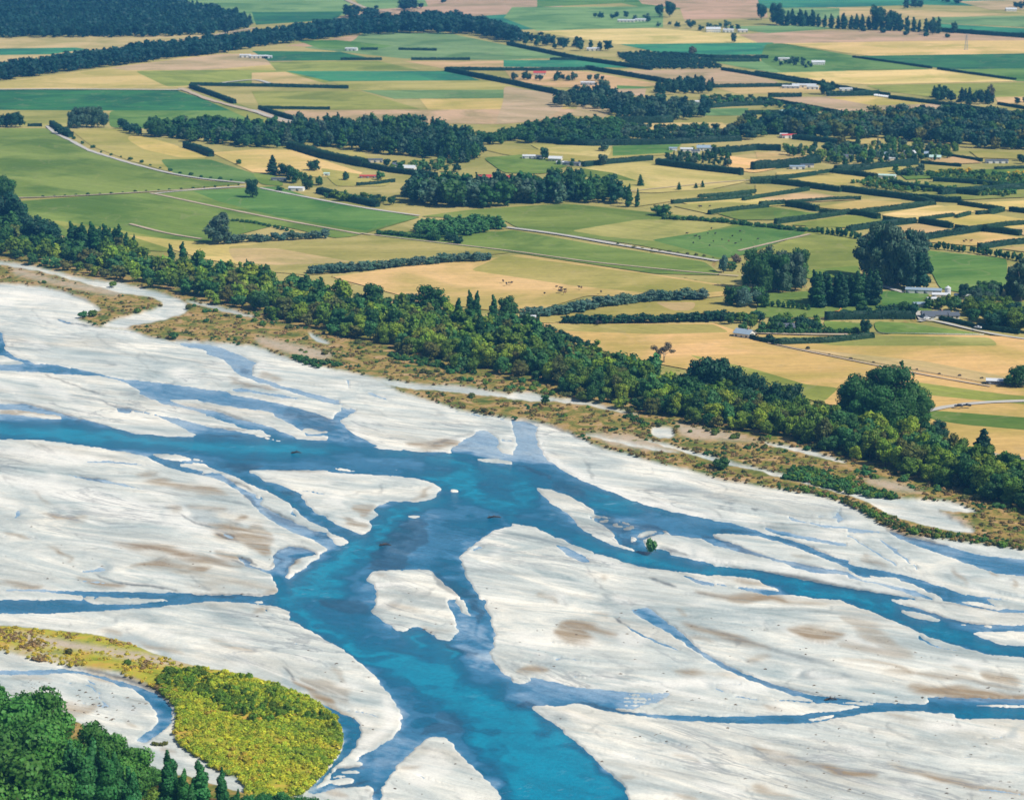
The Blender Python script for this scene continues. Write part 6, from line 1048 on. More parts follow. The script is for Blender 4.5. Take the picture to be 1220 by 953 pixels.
HD = [
 ([(227, 102.5), (330, 104), (415, 106)], 4, 'long straight hedge at the far side of the tan strip above the wood', 1), ([(227, 105), (250, 113), (280, 124)], 5, 'short slanting hedge beside the dirt road, upper of the two', 1),
 ([(309, 130), (393, 131)], 3.5, 'short straight hedge above the pink fallow field', 1), ([(309, 131), (335, 139), (361, 147)], 5, 'short slanting hedge at the left of the pink fallow field', 1),
 ([(531, 84), (640, 85), (700, 84)], 4, 'hedge on the far side of the enclosed yard in the middle distance', 1), ([(531, 85), (610, 101), (683, 117)], 5.5, 'thick slanting hedge on the near side of the enclosed yard', 1), ([(605, 54), (690, 72), (776, 84)], 4.5, 'slanting hedge left of the dark orchard block', 1),
 ([(699, 83), (760, 93), (822, 104)], 5, 'slanting hedge left of the bare brown field', 1), ([(655, 72), (707, 72)], 3, 'short hedge between the two green fields', 1), ([(798, 66), (850, 70), (915, 70)], 4, 'hedge along the far green field right of the orchard', 1.2), ([(905, 74), (860, 74), (835, 73)], 4, 'hedge just behind the far pale paddock', 1),
 ([(849, 105), (915, 104), (950, 104)], 4.5, 'hedge under the bare brown field', 1), ([(860, 84), (915, 93), (965, 101)], 4, 'slanting hedge right of the bare brown field', 1), ([(900, 88), (950, 96), (1035, 112), (1060, 115)], 4, 'slanting hedge along the far road, left part', 1),
 ([(1060, 118), (1110, 124), (1160, 131), (1230, 141)], 4.5, 'slanting hedge along the far road, right part', 1.4), ([(1016, 69), (1060, 75), (1110, 82)], 2.6, 'thin hedge between the bright and dark green far fields, left part', 1), ([(1117, 83), (1160, 89), (1210, 96)], 2.6, 'thin hedge between the bright and dark green far fields, right part', 1),
 ([(915, 116), (955, 116)], 5, 'short hedge in front of the far farm sheds', 1), ([(985, 115), (1047, 114)], 6, 'hedge beside the big dark tree and the white roofs', 1), ([(1120, 38), (1170, 42), (1290, 50)], 5, 'dark hedge running right from the far poplar row', 1.3), ([(905, 119), (960, 128), (1010, 138)], 4, 'hedge along the left edge of the pink field', 1), ([(1189, 125), (1225, 131)], 3.5, 'short hedge at the right edge above the wood', 1),
 ([(1010, 139), (1160, 136), (1225, 143)], 5, 'dark hedge on the near side of the pink field', 1.2), ([(822, 131), (870, 127), (925, 125)], 5, 'hedge on the near side of the far orchard rows', 1.5), ([(888, 137), (930, 136)], 5, 'short hedge left of the middle wood', 1.5),
 ([(735, 147), (790, 147), (800, 146)], 8, 'tall hedge in the middle of the dark mixed wood', 1.3), ([(745, 162), (810, 163), (870, 161)], 4, 'hedge just above the long clipped hedge', 1.3), ([(642, 170), (700, 174), (800, 172), (882, 168)], 7, 'long clipped hedge at the near side of the mixed wood', 1.3), ([(895, 149), (955, 152), (960, 152)], 4, 'hedge before the pale patch at the middle right', 1.3), ([(905, 160), (1010, 160)], 5, 'hedge in front of the pale patch', 1.4),
 ([(945, 166), (985, 170), (1022, 176)], 6, 'dark hedge before the small round pale tree', 1.3), ([(695, 199), (730, 195), (777, 191)], 5, 'clipped hedge behind the white-roofed sheds road', 1), ([(783, 197), (830, 203), (884, 209)], 6.5, 'thick dark hedge in front of the hedged homestead', 1.2), ([(850, 184), (900, 179), (930, 180)], 6, 'hedge on the right of the hedged homestead', 1.3),
 ([(896, 203), (935, 200), (975, 194)], 8, 'tall clipped hedge left of the village', 1.2), ([(894, 219), (925, 219)], 6, 'short hedge at the left of the hedge-lined paddocks', 1.2), ([(895, 216), (940, 213), (992, 206)], 4, 'hedge above the upper gold paddock', 1.2), ([(992, 207), (1020, 209), (1044, 213)], 5, 'hedge right of the upper gold paddock', 1.2), ([(995, 205), (1040, 202), (1092, 196)], 6, 'long hedge in front of the village gardens', 1.3),
 ([(900, 217), (950, 222), (1002, 229)], 5.5, 'long dark hedge between the upper and lower gold paddocks', 1.2), ([(885, 240), (930, 233), (963, 227)], 4, 'hedge slanting up between the left gold paddocks', 1.2), ([(1003, 228), (1050, 234), (1092, 239)], 6, 'hedge left of the orchard rows', 1.2), ([(1060, 222), (1110, 229), (1166, 234)], 6, 'dark hedge along the near side of the first orchard row', 1.2), ([(1112, 217), (1160, 220), (1200, 224)], 5, 'dark hedge behind the second orchard row', 1.2), ([(1095, 239), (1125, 241), (1145, 242)], 6, 'short hedge at the near end of the orchard', 1.2),
 ([(1120, 233), (1170, 229), (1290, 222)], 6, 'hedge along the orchard on the right edge', 1.6), ([(1097, 195), (1120, 197), (1145, 199)], 3, 'low hedge before the village at the right, left piece', 1), ([(1115, 184), (1145, 189), (1170, 193)], 3, 'low hedge running back from the village', 1), ([(1185, 203), (1290, 200)], 3.5, 'hedge before the yellow shrubs at the right edge', 1.2),
 ([(905, 246), (935, 244)], 5, 'short clipped hedge at the left end of the paddock grid', 1.2), ([(937, 246), (955, 248), (974, 252)], 6, 'short dark hedge second in the paddock grid', 1.2), ([(938, 243), (990, 239), (1025, 238)], 3.5, 'hedge on the far side of the second paddock', 1.2), ([(977, 253), (1010, 256)], 3.5, 'thin dark hedge under the second paddock', 1), ([(924, 267), (970, 261), (1011, 255)], 5, 'hedge slanting up above the green paddock', 1.3),
 ([(1015, 256), (1030, 258), (1047, 262)], 6, 'short dark hedge at the centre of the paddock grid', 1.2), ([(1026, 255), (1070, 250), (1113, 245)], 5, 'hedge above the bright gold paddock', 1.3), ([(1052, 263), (1090, 266)], 4, 'thin hedge under the bright gold paddock', 1), ([(1010, 276), (1050, 270), (1090, 266)], 5.5, 'hedge behind the giant gums', 1.3), ([(1096, 266), (1115, 269), (1134, 272)], 6, 'short dark hedge right of the giant gums', 1.2),
 ([(1096, 264), (1136, 259)], 4.5, 'left piece of the broken hedge in the paddock grid', 1.1), ([(1139, 261), (1155, 257)], 4.5, 'right piece of the broken hedge in the paddock grid', 1.1), ([(1138, 272), (1165, 275)], 3.5, 'thin hedge right of the short dark hedge', 1), ([(1092, 287), (1130, 281), (1170, 275)], 6, 'long hedge slanting up right of the giant gums', 1.3), ([(1173, 276), (1195, 278), (1216, 281)], 5.5, 'dark hedge near the right edge of the grid', 1.2), ([(1173, 274), (1200, 270), (1290, 263)], 5, 'hedge at the right edge of the grid', 1.3),
 ([(1166, 297), (1200, 292), (1290, 284)], 5.5, 'hedge slanting up before the right-hand tree row', 1.3), ([(1142, 245), (1170, 249), (1192, 252)], 5, 'dark hedge with a rounded end at the upper right of the grid', 1.2), ([(1163, 257), (1175, 256)], 4.5, 'stub of hedge left of the rounded hedge end', 1.1), ([(1178, 256), (1195, 252)], 5, 'rounded hedge end at the upper right of the grid', 1.2), ([(1203, 252), (1230, 255)], 5, 'short hedge at the right edge under the orchard', 1.2), ([(1080, 238), (1100, 241), (1112, 245)], 5, 'short hedge between the orchard and the paddock grid', 1.2),
 ([(925, 411), (985, 409), (1040, 403)], 6, 'grey-green clipped hedge along the gold pasture before the cottage', 1.3), ([(915, 404), (922, 409), (925, 412)], 5, 'short return of the grey-green hedge by the grey-roofed house', 1.2), ([(893, 403), (905, 407), (920, 410)], 5, 'clipped hedge running from the grey-roofed house', 1.1), ([(983, 381), (1030, 380), (1090, 380)], 8, 'tall straight clipped hedge left of the driveway', 1.1), ([(1165, 391), (1190, 395), (1214, 398)], 5, 'low dark hedge along the right-hand driveway', 1.1),
 ([(1120, 381), (1135, 384), (1165, 391)], 4, 'low dark hedge in front of the long dark-roofed house', 1.0), ([(345, 176), (380, 187), (435, 199)], 7, 'long dark hedge slanting between the tan paddock and the farmhouse', 1.5), ([(435, 199), (470, 206), (520, 212)], 5, 'lower end of the long slanting hedge below the farmhouse', 1.4), ([(425, 222), (450, 220), (470, 217)], 3.5, 'thin hedge above the big mixed wood', 1.0), ([(380, 230), (410, 238), (450, 247)], 6, 'dark hedge along the white road left of the big mixed wood', 1.5),
 ([(221, 176), (238, 181), (252, 187)], 6, 'short dark hedge slanting at the end of the long wood', 1.3), ([(62, 150), (72, 157), (84, 164)], 6, 'dark hedge slanting beside the top of the white road', 1.4), ([(33, 151), (50, 151)], 3.5, 'short hedge left of the white road top', 1), ([(300, 152), (343, 152)], 5, 'straight hedge left of the long wood', 1.2),
 ([(832, 236), (870, 233), (900, 230)], 3.5, 'low hedge at the left start of the paddock rows', 1.3), ([(800, 243), (850, 240), (895, 236)], 4, 'second low hedge at the left of the paddock rows', 1.3), ([(845, 256), (880, 251), (915, 248)], 4.5, 'hedge on the near side of the first olive paddock', 1.3), ([(575, 72), (620, 74)], 0, '', 0),
 ([(406, 72), (455, 72)], 3, 'dark hedge row along the far green strip', 1), ([(490, 72), (560, 72)], 3, 'broken far hedge right of the green strip', 1), ([(430, 60), (450, 60)], 3, 'short far hedge by the small white shed', 1), ([(475, 60), (520, 61)], 3, 'far hedge right of the small white shed', 1),
]
for pts, hp, lab, wd in HD:
    if hp and min(p[1] for p in pts) > 175: hp *= 1.22
    if hp: hedge(pts, hp, lab, wd, col=H2 if ('gold' in lab or 'grid' in lab or 'paddock' in lab) else (.020, .068, .036))

# ------------------------------------------------------------------ far woods and orchards
def wood(name, poly, dx, dy, kinds, cols, h_, label, wide=1.0, hv=.2, lod='tiny', mass=None):
    M_ = mass or Mass()
    for x, y in spaced(poly, dx, dy): M_.add(str(rng.choice(kinds)), x, y, h_ * rng.uniform(1 - hv, 1 + hv), str(rng.choice(cols)), wide, lod)
    if not mass and M_.o: M_.build(name, label)
COL['far'] = (.012, .062, .044)
wood('pine_plantation', [(-110, -24), (110, -8), (170, 4), (235, 15), (275, 23), (303, 31), (290, 37), (240, 43), (180, 45), (0, 46), (-110, 47)], 5.0, 2.2, ['conifer', 'tall', 'tall'], ['far'], 14, 'dark pine plantation filling the top left corner', 1.15, .08)
wood('pine_shelterbelt', [(-110, 102), (0, 88), (60, 81), (130, 72), (260, 57), (305, 50), (380, 41), (430, 35), (480, 31), (540, 30), (590, 38), (618, 48), (618, 53), (560, 42), (500, 40), (430, 43), (380, 48), (305, 57), (260, 65), (130, 80), (60, 89), (0, 97), (-110, 112)], 4.6, 2.6, ['tall', 'round'], ['far'], 17, 'long dark pine shelterbelt crossing the top left', 1.1, .12)
mx = ['round', 'tall', 'conifer']
wood('mixed_wood', [(176, 160), (232, 170), (304, 177), (345, 176), (350, 163), (305, 154), (240, 157)], 6.4, 3.6, ['round', 'tall', 'conifer'], ['deep', 'dark', 'gumgrey', 'poplar'], 17.2, 'long dark mixed wood left of the tan paddock', 1.0, .3, 'low')
wood('mixed_wood', [(345, 156), (400, 158), (480, 158), (560, 168), (573, 192), (545, 200), (505, 188), (450, 184), (400, 178), (350, 174)], 6.8, 3.9, mx, ['deep', 'dark', 'gumgrey', 'deep'], 19.5, 'dark mixed wood behind the farmhouse', .95, .35, 'low')
wood('garden_wood', [(455, 196), (480, 196), (500, 200), (545, 192), (548, 205), (500, 212), (490, 207), (460, 203)], 11, 6, ['round'], ['young', 'dark', 'deep', 'willow'], 9, 'loose garden trees around the white-roofed farmhouse', 1.1, .3, 'low')
wood('mixed_wood', [(385, 232), (470, 242), (470, 247), (450, 246), (385, 237)], 7, 4, ['round'], ['dark', 'deep', 'willow'], 9, 'low dark trees along the white road left of the big wood', 1.2, .3, 'low')
wood('mixed_wood', [(470, 240), (540, 249), (670, 244), (688, 240), (662, 233), (560, 234), (500, 234)], 7.2, 4.2, ['tall', 'round', 'poplar'], ['dark', 'poplar', 'deep', 'gumgrey'], 28.7, 'big dark mixed wood of tall trees above the green pasture', 1.1, .2, 'low')
wood('mixed_wood', [(660, 226), (735, 228), (740, 244), (690, 242), (668, 240)], 8.0, 5.1, ['tall', 'poplar', 'round'], ['poplar', 'dark', 'deep'], 23.0, 'dark tall trees at the right end of the big mixed wood', 1.0, .3, 'low')
wood('mixed_wood', [(560, 172), (610, 164), (640, 152), (720, 148), (742, 158), (738, 172), (680, 173), (610, 170), (575, 178)], 6.4, 3.6, ['round', 'tall'], ['deep', 'dark', 'poplar'], 12.6, 'dark scrubby wood in the middle distance', 1.2, .3, 'low')
wood('mixed_wood', [(640, 152), (740, 150), (880, 160), (885, 168), (740, 172), (640, 168)], 8.8, 4.2, ['round'], ['deep', 'gumgrey', 'dark'], 10.3, 'dark wood behind the long clipped hedge', 1.2, .3, 'low')
wood('mixed_wood', [(656, 124), (700, 118), (720, 112), (740, 120), (800, 128), (850, 134), (840, 142), (800, 146), (740, 143), (700, 128), (660, 130)], 7.2, 3.7, ['round', 'tall'], ['deep', 'gumgrey', 'far'], 14.9, 'dark mixed wood around the far farm buildings', 1.0, .3, 'low')
wood('mixed_wood', [(775, 104), (850, 102), (852, 112), (780, 114)], 6.4, 3.4, ['tall', 'conifer'], ['far', 'deep'], 12.6, 'dark pine block under the bare brown field', 1.1, .2, 'low')
wood('orchard_rows', [(735, 66), (770, 63), (830, 68), (858, 80), (860, 83), (780, 83), (748, 76)], 3.6, 1.5, ['round'], ['far', 'deep'], 4, 'dark orchard block beside the bare brown field', 1.6, .1)
wood('orchard_rows', [(826, 117), (860, 114), (920, 120), (1008, 138), (1000, 148), (925, 130), (850, 124)], 6, 2.8, ['round'], ['deep', 'young', 'dark'], 5, 'green orchard rows on the far side of the pink field', 1.6, .15)
wood('mixed_wood', [(640, 50), (720, 58), (736, 60), (735, 62), (650, 60), (600, 50), (598, 44)], 9, 4, ['tall', 'round'], ['far', 'deep'], 10, 'far trees around the sheds by the shelterbelt end', 1.1, .35)
wood('mixed_wood', [(682, 22), (760, 26), (790, 34), (830, 38), (885, 38), (884, 33), (800, 28), (740, 20), (690, 18)], 10, 4.5, ['round'], ['far', 'deep', 'gumgrey'], 7, 'far garden trees around the white farm buildings at the top', 1.2, .35)
wood('tree_row', [(610, 94), (720, 95), (720, 97), (610, 97)], 8, 2.5, ['round'], ['gumgrey', 'deep', 'far'], 8, 'far row of grey-green trees inside the enclosed yard', 1.0, .3, 'low')
wood('mixed_wood', [(888, 152), (1000, 148), (1100, 143), (1160, 146), (1290, 158), (1290, 182), (1180, 178), (1110, 172), (1050, 166), (1010, 168), (960, 166), (930, 160), (880, 170), (870, 166)], 7.2, 3.7, ['round', 'tall', 'round'], ['deep', 'gumgrey', 'dark', 'far', 'olive'], 18.4, 'broad dark mixed wood at the upper right', 1.05, .3, 'low')
wood('village_trees', [(930, 178), (1000, 178), (1060, 172), (1140, 180), (1140, 190), (1090, 194), (1010, 200), (960, 190), (930, 184)], 7.2, 4.1, ['round', 'tall'], ['dark', 'deep', 'willow', 'gumgrey', 'young'], 10, 'loose garden trees around the village houses', 1.1, .3, 'low')
wood('mixed_wood', [(894, 42), (900, 62), (975, 78), (925, 80), (900, 78), (885, 66)][0:0] or [(922, 72), (975, 76), (968, 82), (925, 80)], 8, 3, ['round'], ['far', 'deep', 'gumgrey'], 6, 'far trees around the farm left of the green fields', 1.2, .3)
wood('pine_clump', [(1094, 118), (1118, 114), (1160, 122), (1185, 122), (1183, 128), (1110, 120)], 7, 3.6, ['conifer', 'tall'], ['far', 'deep'], 15, 'dark pine clump along the far road at the right', 1.1, .25, 'low')
wood('orchard_rows', [(1010, 220), (1050, 214), (1120, 225), (1215, 232), (1200, 236), (1120, 232), (1060, 228)], 5, 2.6, ['round'], ['young', 'willow'], 6, 'green orchard rows beside the hedge-lined paddocks', 1.2, .15)
wood('orchard_rows', [(1100, 206), (1140, 206), (1225, 212), (1225, 224), (1180, 224), (1110, 214)], 5, 2.8, ['round'], ['young', 'willow', 'dark'], 6, 'green orchard rows at the right edge', 1.2, .2)
wood('garden_wood', [(1065, 206), (1098, 204), (1100, 212), (1070, 214)], 6.4, 3.4, ['round'], ['gumgrey', 'dark'], 8, 'grey garden trees by the pale green shed', 1.1, .3, 'low')
wood('yellow_shrubs', [(1112, 205), (1145, 201), (1160, 203), (1158, 207), (1120, 209)], 4.5, 2.4, ['bush'], ['yellow', 'yellow', 'olive'], 3.4, 'bright yellow flowering shrubs in a garden', 1.3, .2)
wood('yellow_shrubs', [(1200, 206), (1290, 204), (1290, 211), (1202, 212)], 4.5, 2.4, ['bush'], ['yellow', 'yellow', 'olive'], 3.4, 'bright yellow flowering shrubs at the right edge', 1.3, .2)
wood('mixed_wood', [(478, 8), (495, 8), (495, 14), (478, 14)], 6, 3, ['round'], ['far'], 13, 'far dark tree clump above the shelterbelt, left', 1.2, .1)
wood('mixed_wood', [(412, 18), (428, 18), (428, 24), (412, 24)], 6, 3, ['round'], ['far'], 13, 'far dark tree clump just over the shelterbelt, left of two', 1.2, .1); wood('mixed_wood', [(437, 18), (448, 18), (448, 24), (437, 24)], 5, 3, ['round'], ['far'], 11, 'far dark tree clump just over the shelterbelt, right of two', 1.2, .1)
wood('mixed_wood', [(500, 7), (511, 7), (511, 11), (500, 11)], 5, 3, ['round'], ['far'], 8, 'far dark tree clump above the shelterbelt, middle', 1.2, .1); wood('mixed_wood', [(525, 2), (536, 2), (536, 5), (525, 5)], 5, 3, ['round'], ['far'], 7, 'far dark tree clump above the shelterbelt, right', 1.2, .1)
wood('mixed_wood', [(1078, 7), (1097, 7), (1096, 12), (1080, 12)], 6, 3, ['round'], ['far'], 8, 'far dark tree clump in the tan field at the top right', 1.2, .1); wood('mixed_wood', [(1110, 0), (1143, 2), (1143, 6), (1112, 2)], 6, 3, ['round'], ['far'], 8, 'far dark wood at the top right edge', 1.2, .1); wood('mixed_wood', [(1208, 8), (1260, 8), (1260, 12), (1208, 12)], 6, 3, ['round'], ['far'], 7, 'far dark clump at the right edge of the top', 1.2, .1)
wood('mixed_wood', [(1203, 123), (1222, 122), (1222, 125), (1203, 125)], 6, 3, ['round'], ['far', 'gumgrey'], 8, 'dark clump at the right edge beside the far road', 1.2, .1); wood('mixed_wood', [(1200, 192), (1250, 192), (1250, 196), (1202, 196)], 7, 3.5, ['round'], ['deep'], 9, 'dark tree clump at the right edge behind the village', 1.2, .1)
wood('mixed_wood', [(1160, 20), (1290, 60), (1290, 58)], 300, 60, ['round'], ['far'], 7, 'x')
wood('garden_wood', [(782, 190), (870, 185), (870, 200), (800, 196)], 7.2, 3.7, ['round', 'conifer'], ['dark', 'deep', 'deep', 'gumgrey'], 9, 'dark garden trees inside the hedged homestead', 1.0, .35, 'low'); wood('garden_wood', [(820, 176), (870, 176), (872, 182), (825, 184)], 11, 4, ['round'], ['willow', 'dark', 'olive'], 6, 'low garden trees around the grey homestead roofs', 1.1, .3, 'low')
wood('garden_wood', [(655, 192), (690, 194), (694, 199), (670, 200)], 6.4, 3.4, ['round'], ['dark', 'deep'], 5, 'low dark bushes beside the white-roofed sheds', 1.2, .3, 'low'); wood('mixed_wood', [(612, 212), (640, 212), (640, 218), (612, 218)], 10, 5, ['round'], ['dark', 'willow'], 7, 'low trees behind the red roofs', 1.2, .3, 'low')

# ------------------------------------------------------------------ scrub, broom and willow shoots on the terraces
def scrub(name, n, region, sizes, cols, label, masks, wide=1.2, dens=None, lod='tiny', kinds=('bush',)):
    M_ = Mass(); x0, y0, x1, y1 = region; k = 0
    xs, ys = rng.uniform(x0, x1, n), rng.uniform(y0, y1, n); ok = masks(xs, ys)
    X, Y = PXY(xs, ys, RW + 1)
    cl = sines(X, Y, 11, 30, 12, 90)
    for x, y, c in zip(xs[ok], ys[ok], cl[ok]):
        if dens is not None and rng.random() > 1 / (1 + math.exp(-(c - dens) * 4)): continue
        s = math.exp(rng.uniform(math.log(sizes[0]), math.log(sizes[1]))) * (y - HOR) / 650
        M_.add(str(rng.choice(kinds)), x, y, s, cols[int(np.clip((c * .28 + .5 + rng.normal() * .13), 0, .999) * len(cols))], wide, lod, RW + .92)
    if M_.o: M_.build(name, label)
COL.update({'scr': (.21, .16, .05), 'scr2': (.12, .15, .035), 'scr3': (.32, .23, .09), 'brm': (.46, .50, .035), 'brm2': (.33, .42, .03), 'brm3': (.50, .42, .05), 'brm4': (.20, .31, .03), 'wsh': (.13, .25, .025)})
isl = lambda x, y: (at_mask(yelb, x, y) > .6)
ter = lambda x, y: (at_mask(vegb, x, y) > .9) & (at_mask(yelb, x, y) < .2) & (y < 680) & (y > np.interp(x, *zip(*bf)) - 3)
scrub('terrace_scrub', 60000, (-110, 290, 1335, 680), (1.2, 4.2), ['scr', 'scr2', 'scr', 'scr3', 'dark'], 'low brown and olive scrub covering the river terrace', lambda x, y: ter(x, y) & (at_mask(sandb, x, y) < .35), dens=-.5)
scrub('terrace_scrub', 2600, (-110, 290, 1335, 680), (3, 7), ['scr2', 'dark', 'willow', 'olive'], 'scattered dark green bushes on the river terrace', ter, dens=.8, lod='low')
edge_ = lambda x, y: ter(x, y) & (y < np.interp(x, *zip(*bf)) + 14) & (y > np.interp(x, *zip(*bf)))
scrub('belt_edge_scrub', 5000, (180, 340, 1335, 640), (4, 8), ['dark', 'willow', 'scr2', 'young'], 'low green undergrowth along the front of the riverside belt', edge_, dens=-.2, lod='low')
gs = T(3, 2, [(60, 380), (180, 400), (330, 440), (470, 465), (620, 478), (560, 450), (420, 405), (300, 375), (200, 330), (120, 330)])
wood_pts = spaced(gs, 5, 2.6); M_ = Mass()
for x, y in wood_pts: M_.add('bush', x, y, rng.uniform(5, 8), str(rng.choice(['young', 'dark', 'willow'])), 1.1, 'tiny', RW + .9)
for x, y in spaced(T(3, 2, [(100, 430), (230, 455), (330, 480), (420, 520), (540, 595), (700, 645), (1000, 688), (1220, 718), (1220, 700), (1000, 668), (860, 640), (700, 610), (560, 560), (440, 510), (330, 465), (200, 435)]), 6, 3): M_.add('bush', x, y, rng.uniform(4, 8), str(rng.choice(['olive', 'wsh', 'dark', 'willow', 'scr2'])), 1.1, 'tiny', RW + .9)
for x, y in spaced(T(2, 2, [(550, 80), (600, 85), (650, 130), (640, 150), (560, 110)]), 6, 3): M_.add('bush', x, y, rng.uniform(4, 8), str(rng.choice(['dark', 'willow'])), 1.1, 'tiny', RW + .9)
for x, y in spaced(T(1, 1, [(180, 750), (400, 790), (420, 800), (300, 800), (180, 775)]) , 6, 3) + spaced(T(1, 1, [(640, 745), (820, 770), (1060, 830), (1040, 840), (800, 800), (640, 765)]), 6, 3): M_.add('bush', x, y, rng.uniform(5, 7), 'dark', 1.2, 'tiny', RW + .9)
M_.build('riverbank_willow_scrub', 'bands of green willow scrub along the terrace edges')
scrub('broom_scrub', 30000, (-110, 740, 415, 955), (1.4, 4.4), ['brm3', 'brm', 'brm', 'brm2', 'brm2', 'brm4'], 'yellow-green broom and grass covering the near island', lambda x, y: isl(x, y) & (at_mask(sandb, x, y) < .4) & (x > 195 - (y - 800) * .2), dens=-.7, wide=1.2)
scrub('broom_scrub', 7000, (-110, 740, 260, 830), (1.4, 3.4), ['brm', 'brm3', 'brm3', 'scr3'], 'golden broom and dry grass on the upper end of the near island', isl, dens=.45)
wl = T(0, 3, [(740, 380), (900, 370), (1000, 410), (1100, 430), (1220, 470), (1220, 590), (1100, 545), (960, 470), (820, 430), (740, 410)]) + []
M_ = Mass()
for x, y in spaced(wl, 5, 3.2) + spaced(T(0, 3, [(780, 335), (850, 345), (940, 350), (1060, 368), (1200, 385), (1190, 400), (1000, 395), (850, 365), (780, 350)]), 7, 4) + spaced(T(1, 3, [(0, 560), (60, 440), (160, 480), (280, 540), (380, 600), (400, 640), (320, 600), (200, 560), (120, 560), (60, 600)]), 6, 4):
    M_.add(str(rng.choice(['bush', 'tall'])), x, y, rng.uniform(6, 12), str(rng.choice(['wsh', 'wsh', 'brm2', 'willow'])), .9, 'low', RW + .9)
M_.build('willow_shoots', 'brighter green willow thicket on the yellow island')
M_ = Mass()
for x, y in spaced([(-110, 940), (0, 935), (80, 940), (150, 925), (190, 930), (240, 950), (300, 965), (395, 962), (400, 1005), (-110, 1005)], 9, 7): M_.add('bush', x, y, rng.uniform(9, 16), str(rng.choice(['dark', 'wsh', 'willow', 'scr', 'olive'])), 1.1, 'low', RW + .8)
for x, y in spaced(T(0, 3, [(720, 680), (800, 690), (800, 705), (720, 698)]), 5, 3): M_.add('bush', x, y, 5, 'olive', 1.2, 'tiny', RW + .3)
M_.build('near_bank_undergrowth', 'tangled green undergrowth beneath the near-bank trees')
# driftwood and stranded branches on the gravel
M_ = Mass(); db = []
for x, y in inside([(0, 620), (1220, 780), (1220, 950), (450, 950), (350, 740), (0, 700)], 260):
    if at_mask(wetb, x, y) < .05: db.append((x, y))
for x, y in inside([(20, 800), (180, 830), (150, 860), (60, 840)], 60): db.append((x, y))
for x, y in inside([(110, 735), (300, 740), (290, 780), (180, 765)], 40):
    if at_mask(wetb, x, y) < .05: db.append((x, y))
parts_ = []
for x, y in db[:230]:
    bx_, by_, _ = P(x, y); a = rng.uniform(-.6, .6); l = rng.uniform(.5, 1.6); c_, s_ = math.cos(a), math.sin(a)
    for k in range(int(rng.integers(1, 4))):
        a2 = a + rng.uniform(-.7, .7); c_, s_ = math.cos(a2), math.sin(a2); parts_.append(tube([(bx_, by_, RW + .3), (bx_ + l * c_ * .5, by_ + l * s_ * .5, RW + .55), (bx_ + l * c_, by_ + l * s_, RW + .42)], [.16, .12, .04], 4))
V, F = join(parts_); dw = new_mesh('driftwood_litter', V, F, [simple('weathered_driftwood', (.16, .12, .085), .9, var=.3)]); tag(dw, 'small bits of driftwood strewn over the gravel bars', None, None, 'stuff')
# ------------------------------------------------------------------ buildings
WHITE = simple('white_painted_wall', (.66, .65, .61), .6); CREAM = simple('cream_wall', (.62, .56, .45), .7); GREYW = simple('grey_block_wall', (.35, .36, .37), .8); BRICK = simple('brick_wall', (.34, .17, .11), .85)
RW_ = simple('white_metal_roof', (.62, .64, .66), .35, var=.05, spec=.5); RG = simple('dark_grey_roof', (.10, .115, .14), .6); RR = simple('red_metal_roof', (.50, .07, .06), .5); RB = simple('blue_grey_metal_roof', (.28, .36, .44), .4); RGN = simple('pale_green_roof', (.45, .62, .56), .5)
GL = simple('window_glass_dark', (.03, .04, .05), .08, spec=.8); DOOR = simple('door_paint', (.16, .18, .20), .5); CHIM = simple('chimney_brick', (.30, .16, .12), .85)
def boxm(x0, y0, z0, x1, y1, z1):
    v = np.array([(x, y, z) for z in (z0, z1) for x, y in ((x0, y0), (x1, y0), (x1, y1), (x0, y1))], float); return v, np.array([(3, 2, 1, 0), (4, 5, 6, 7), (0, 1, 5, 4), (1, 2, 6, 5), (2, 3, 7, 6), (3, 0, 4, 7)])
def part(name, vf, mat, parent): return new_mesh(name, vf[0], vf[1], [mat], parent=parent)
def gable(x0, y0, x1, y1, z, rise, ov=.5, th=.18):
    ym = (y0 + y1) / 2; a = [(x0 - ov, y0 - ov, z - .12), (x1 + ov, y0 - ov, z - .12), (x1 + ov, ym, z + rise), (x0 - ov, ym, z + rise), (x0 - ov, y1 + ov, z - .12), (x1 + ov, y1 + ov, z - .12)]
    b = [(x, y, zz + th) for x, y, zz in a]; return np.array(a + b, float), [(0, 3, 2, 1), (3, 4, 5, 2), (6, 7, 8, 9), (9, 8, 11, 10), (0, 1, 7, 6), (5, 4, 10, 11), (0, 6, 9, 3), (3, 9, 10, 4), (1, 2, 8, 7), (2, 5, 11, 8)]
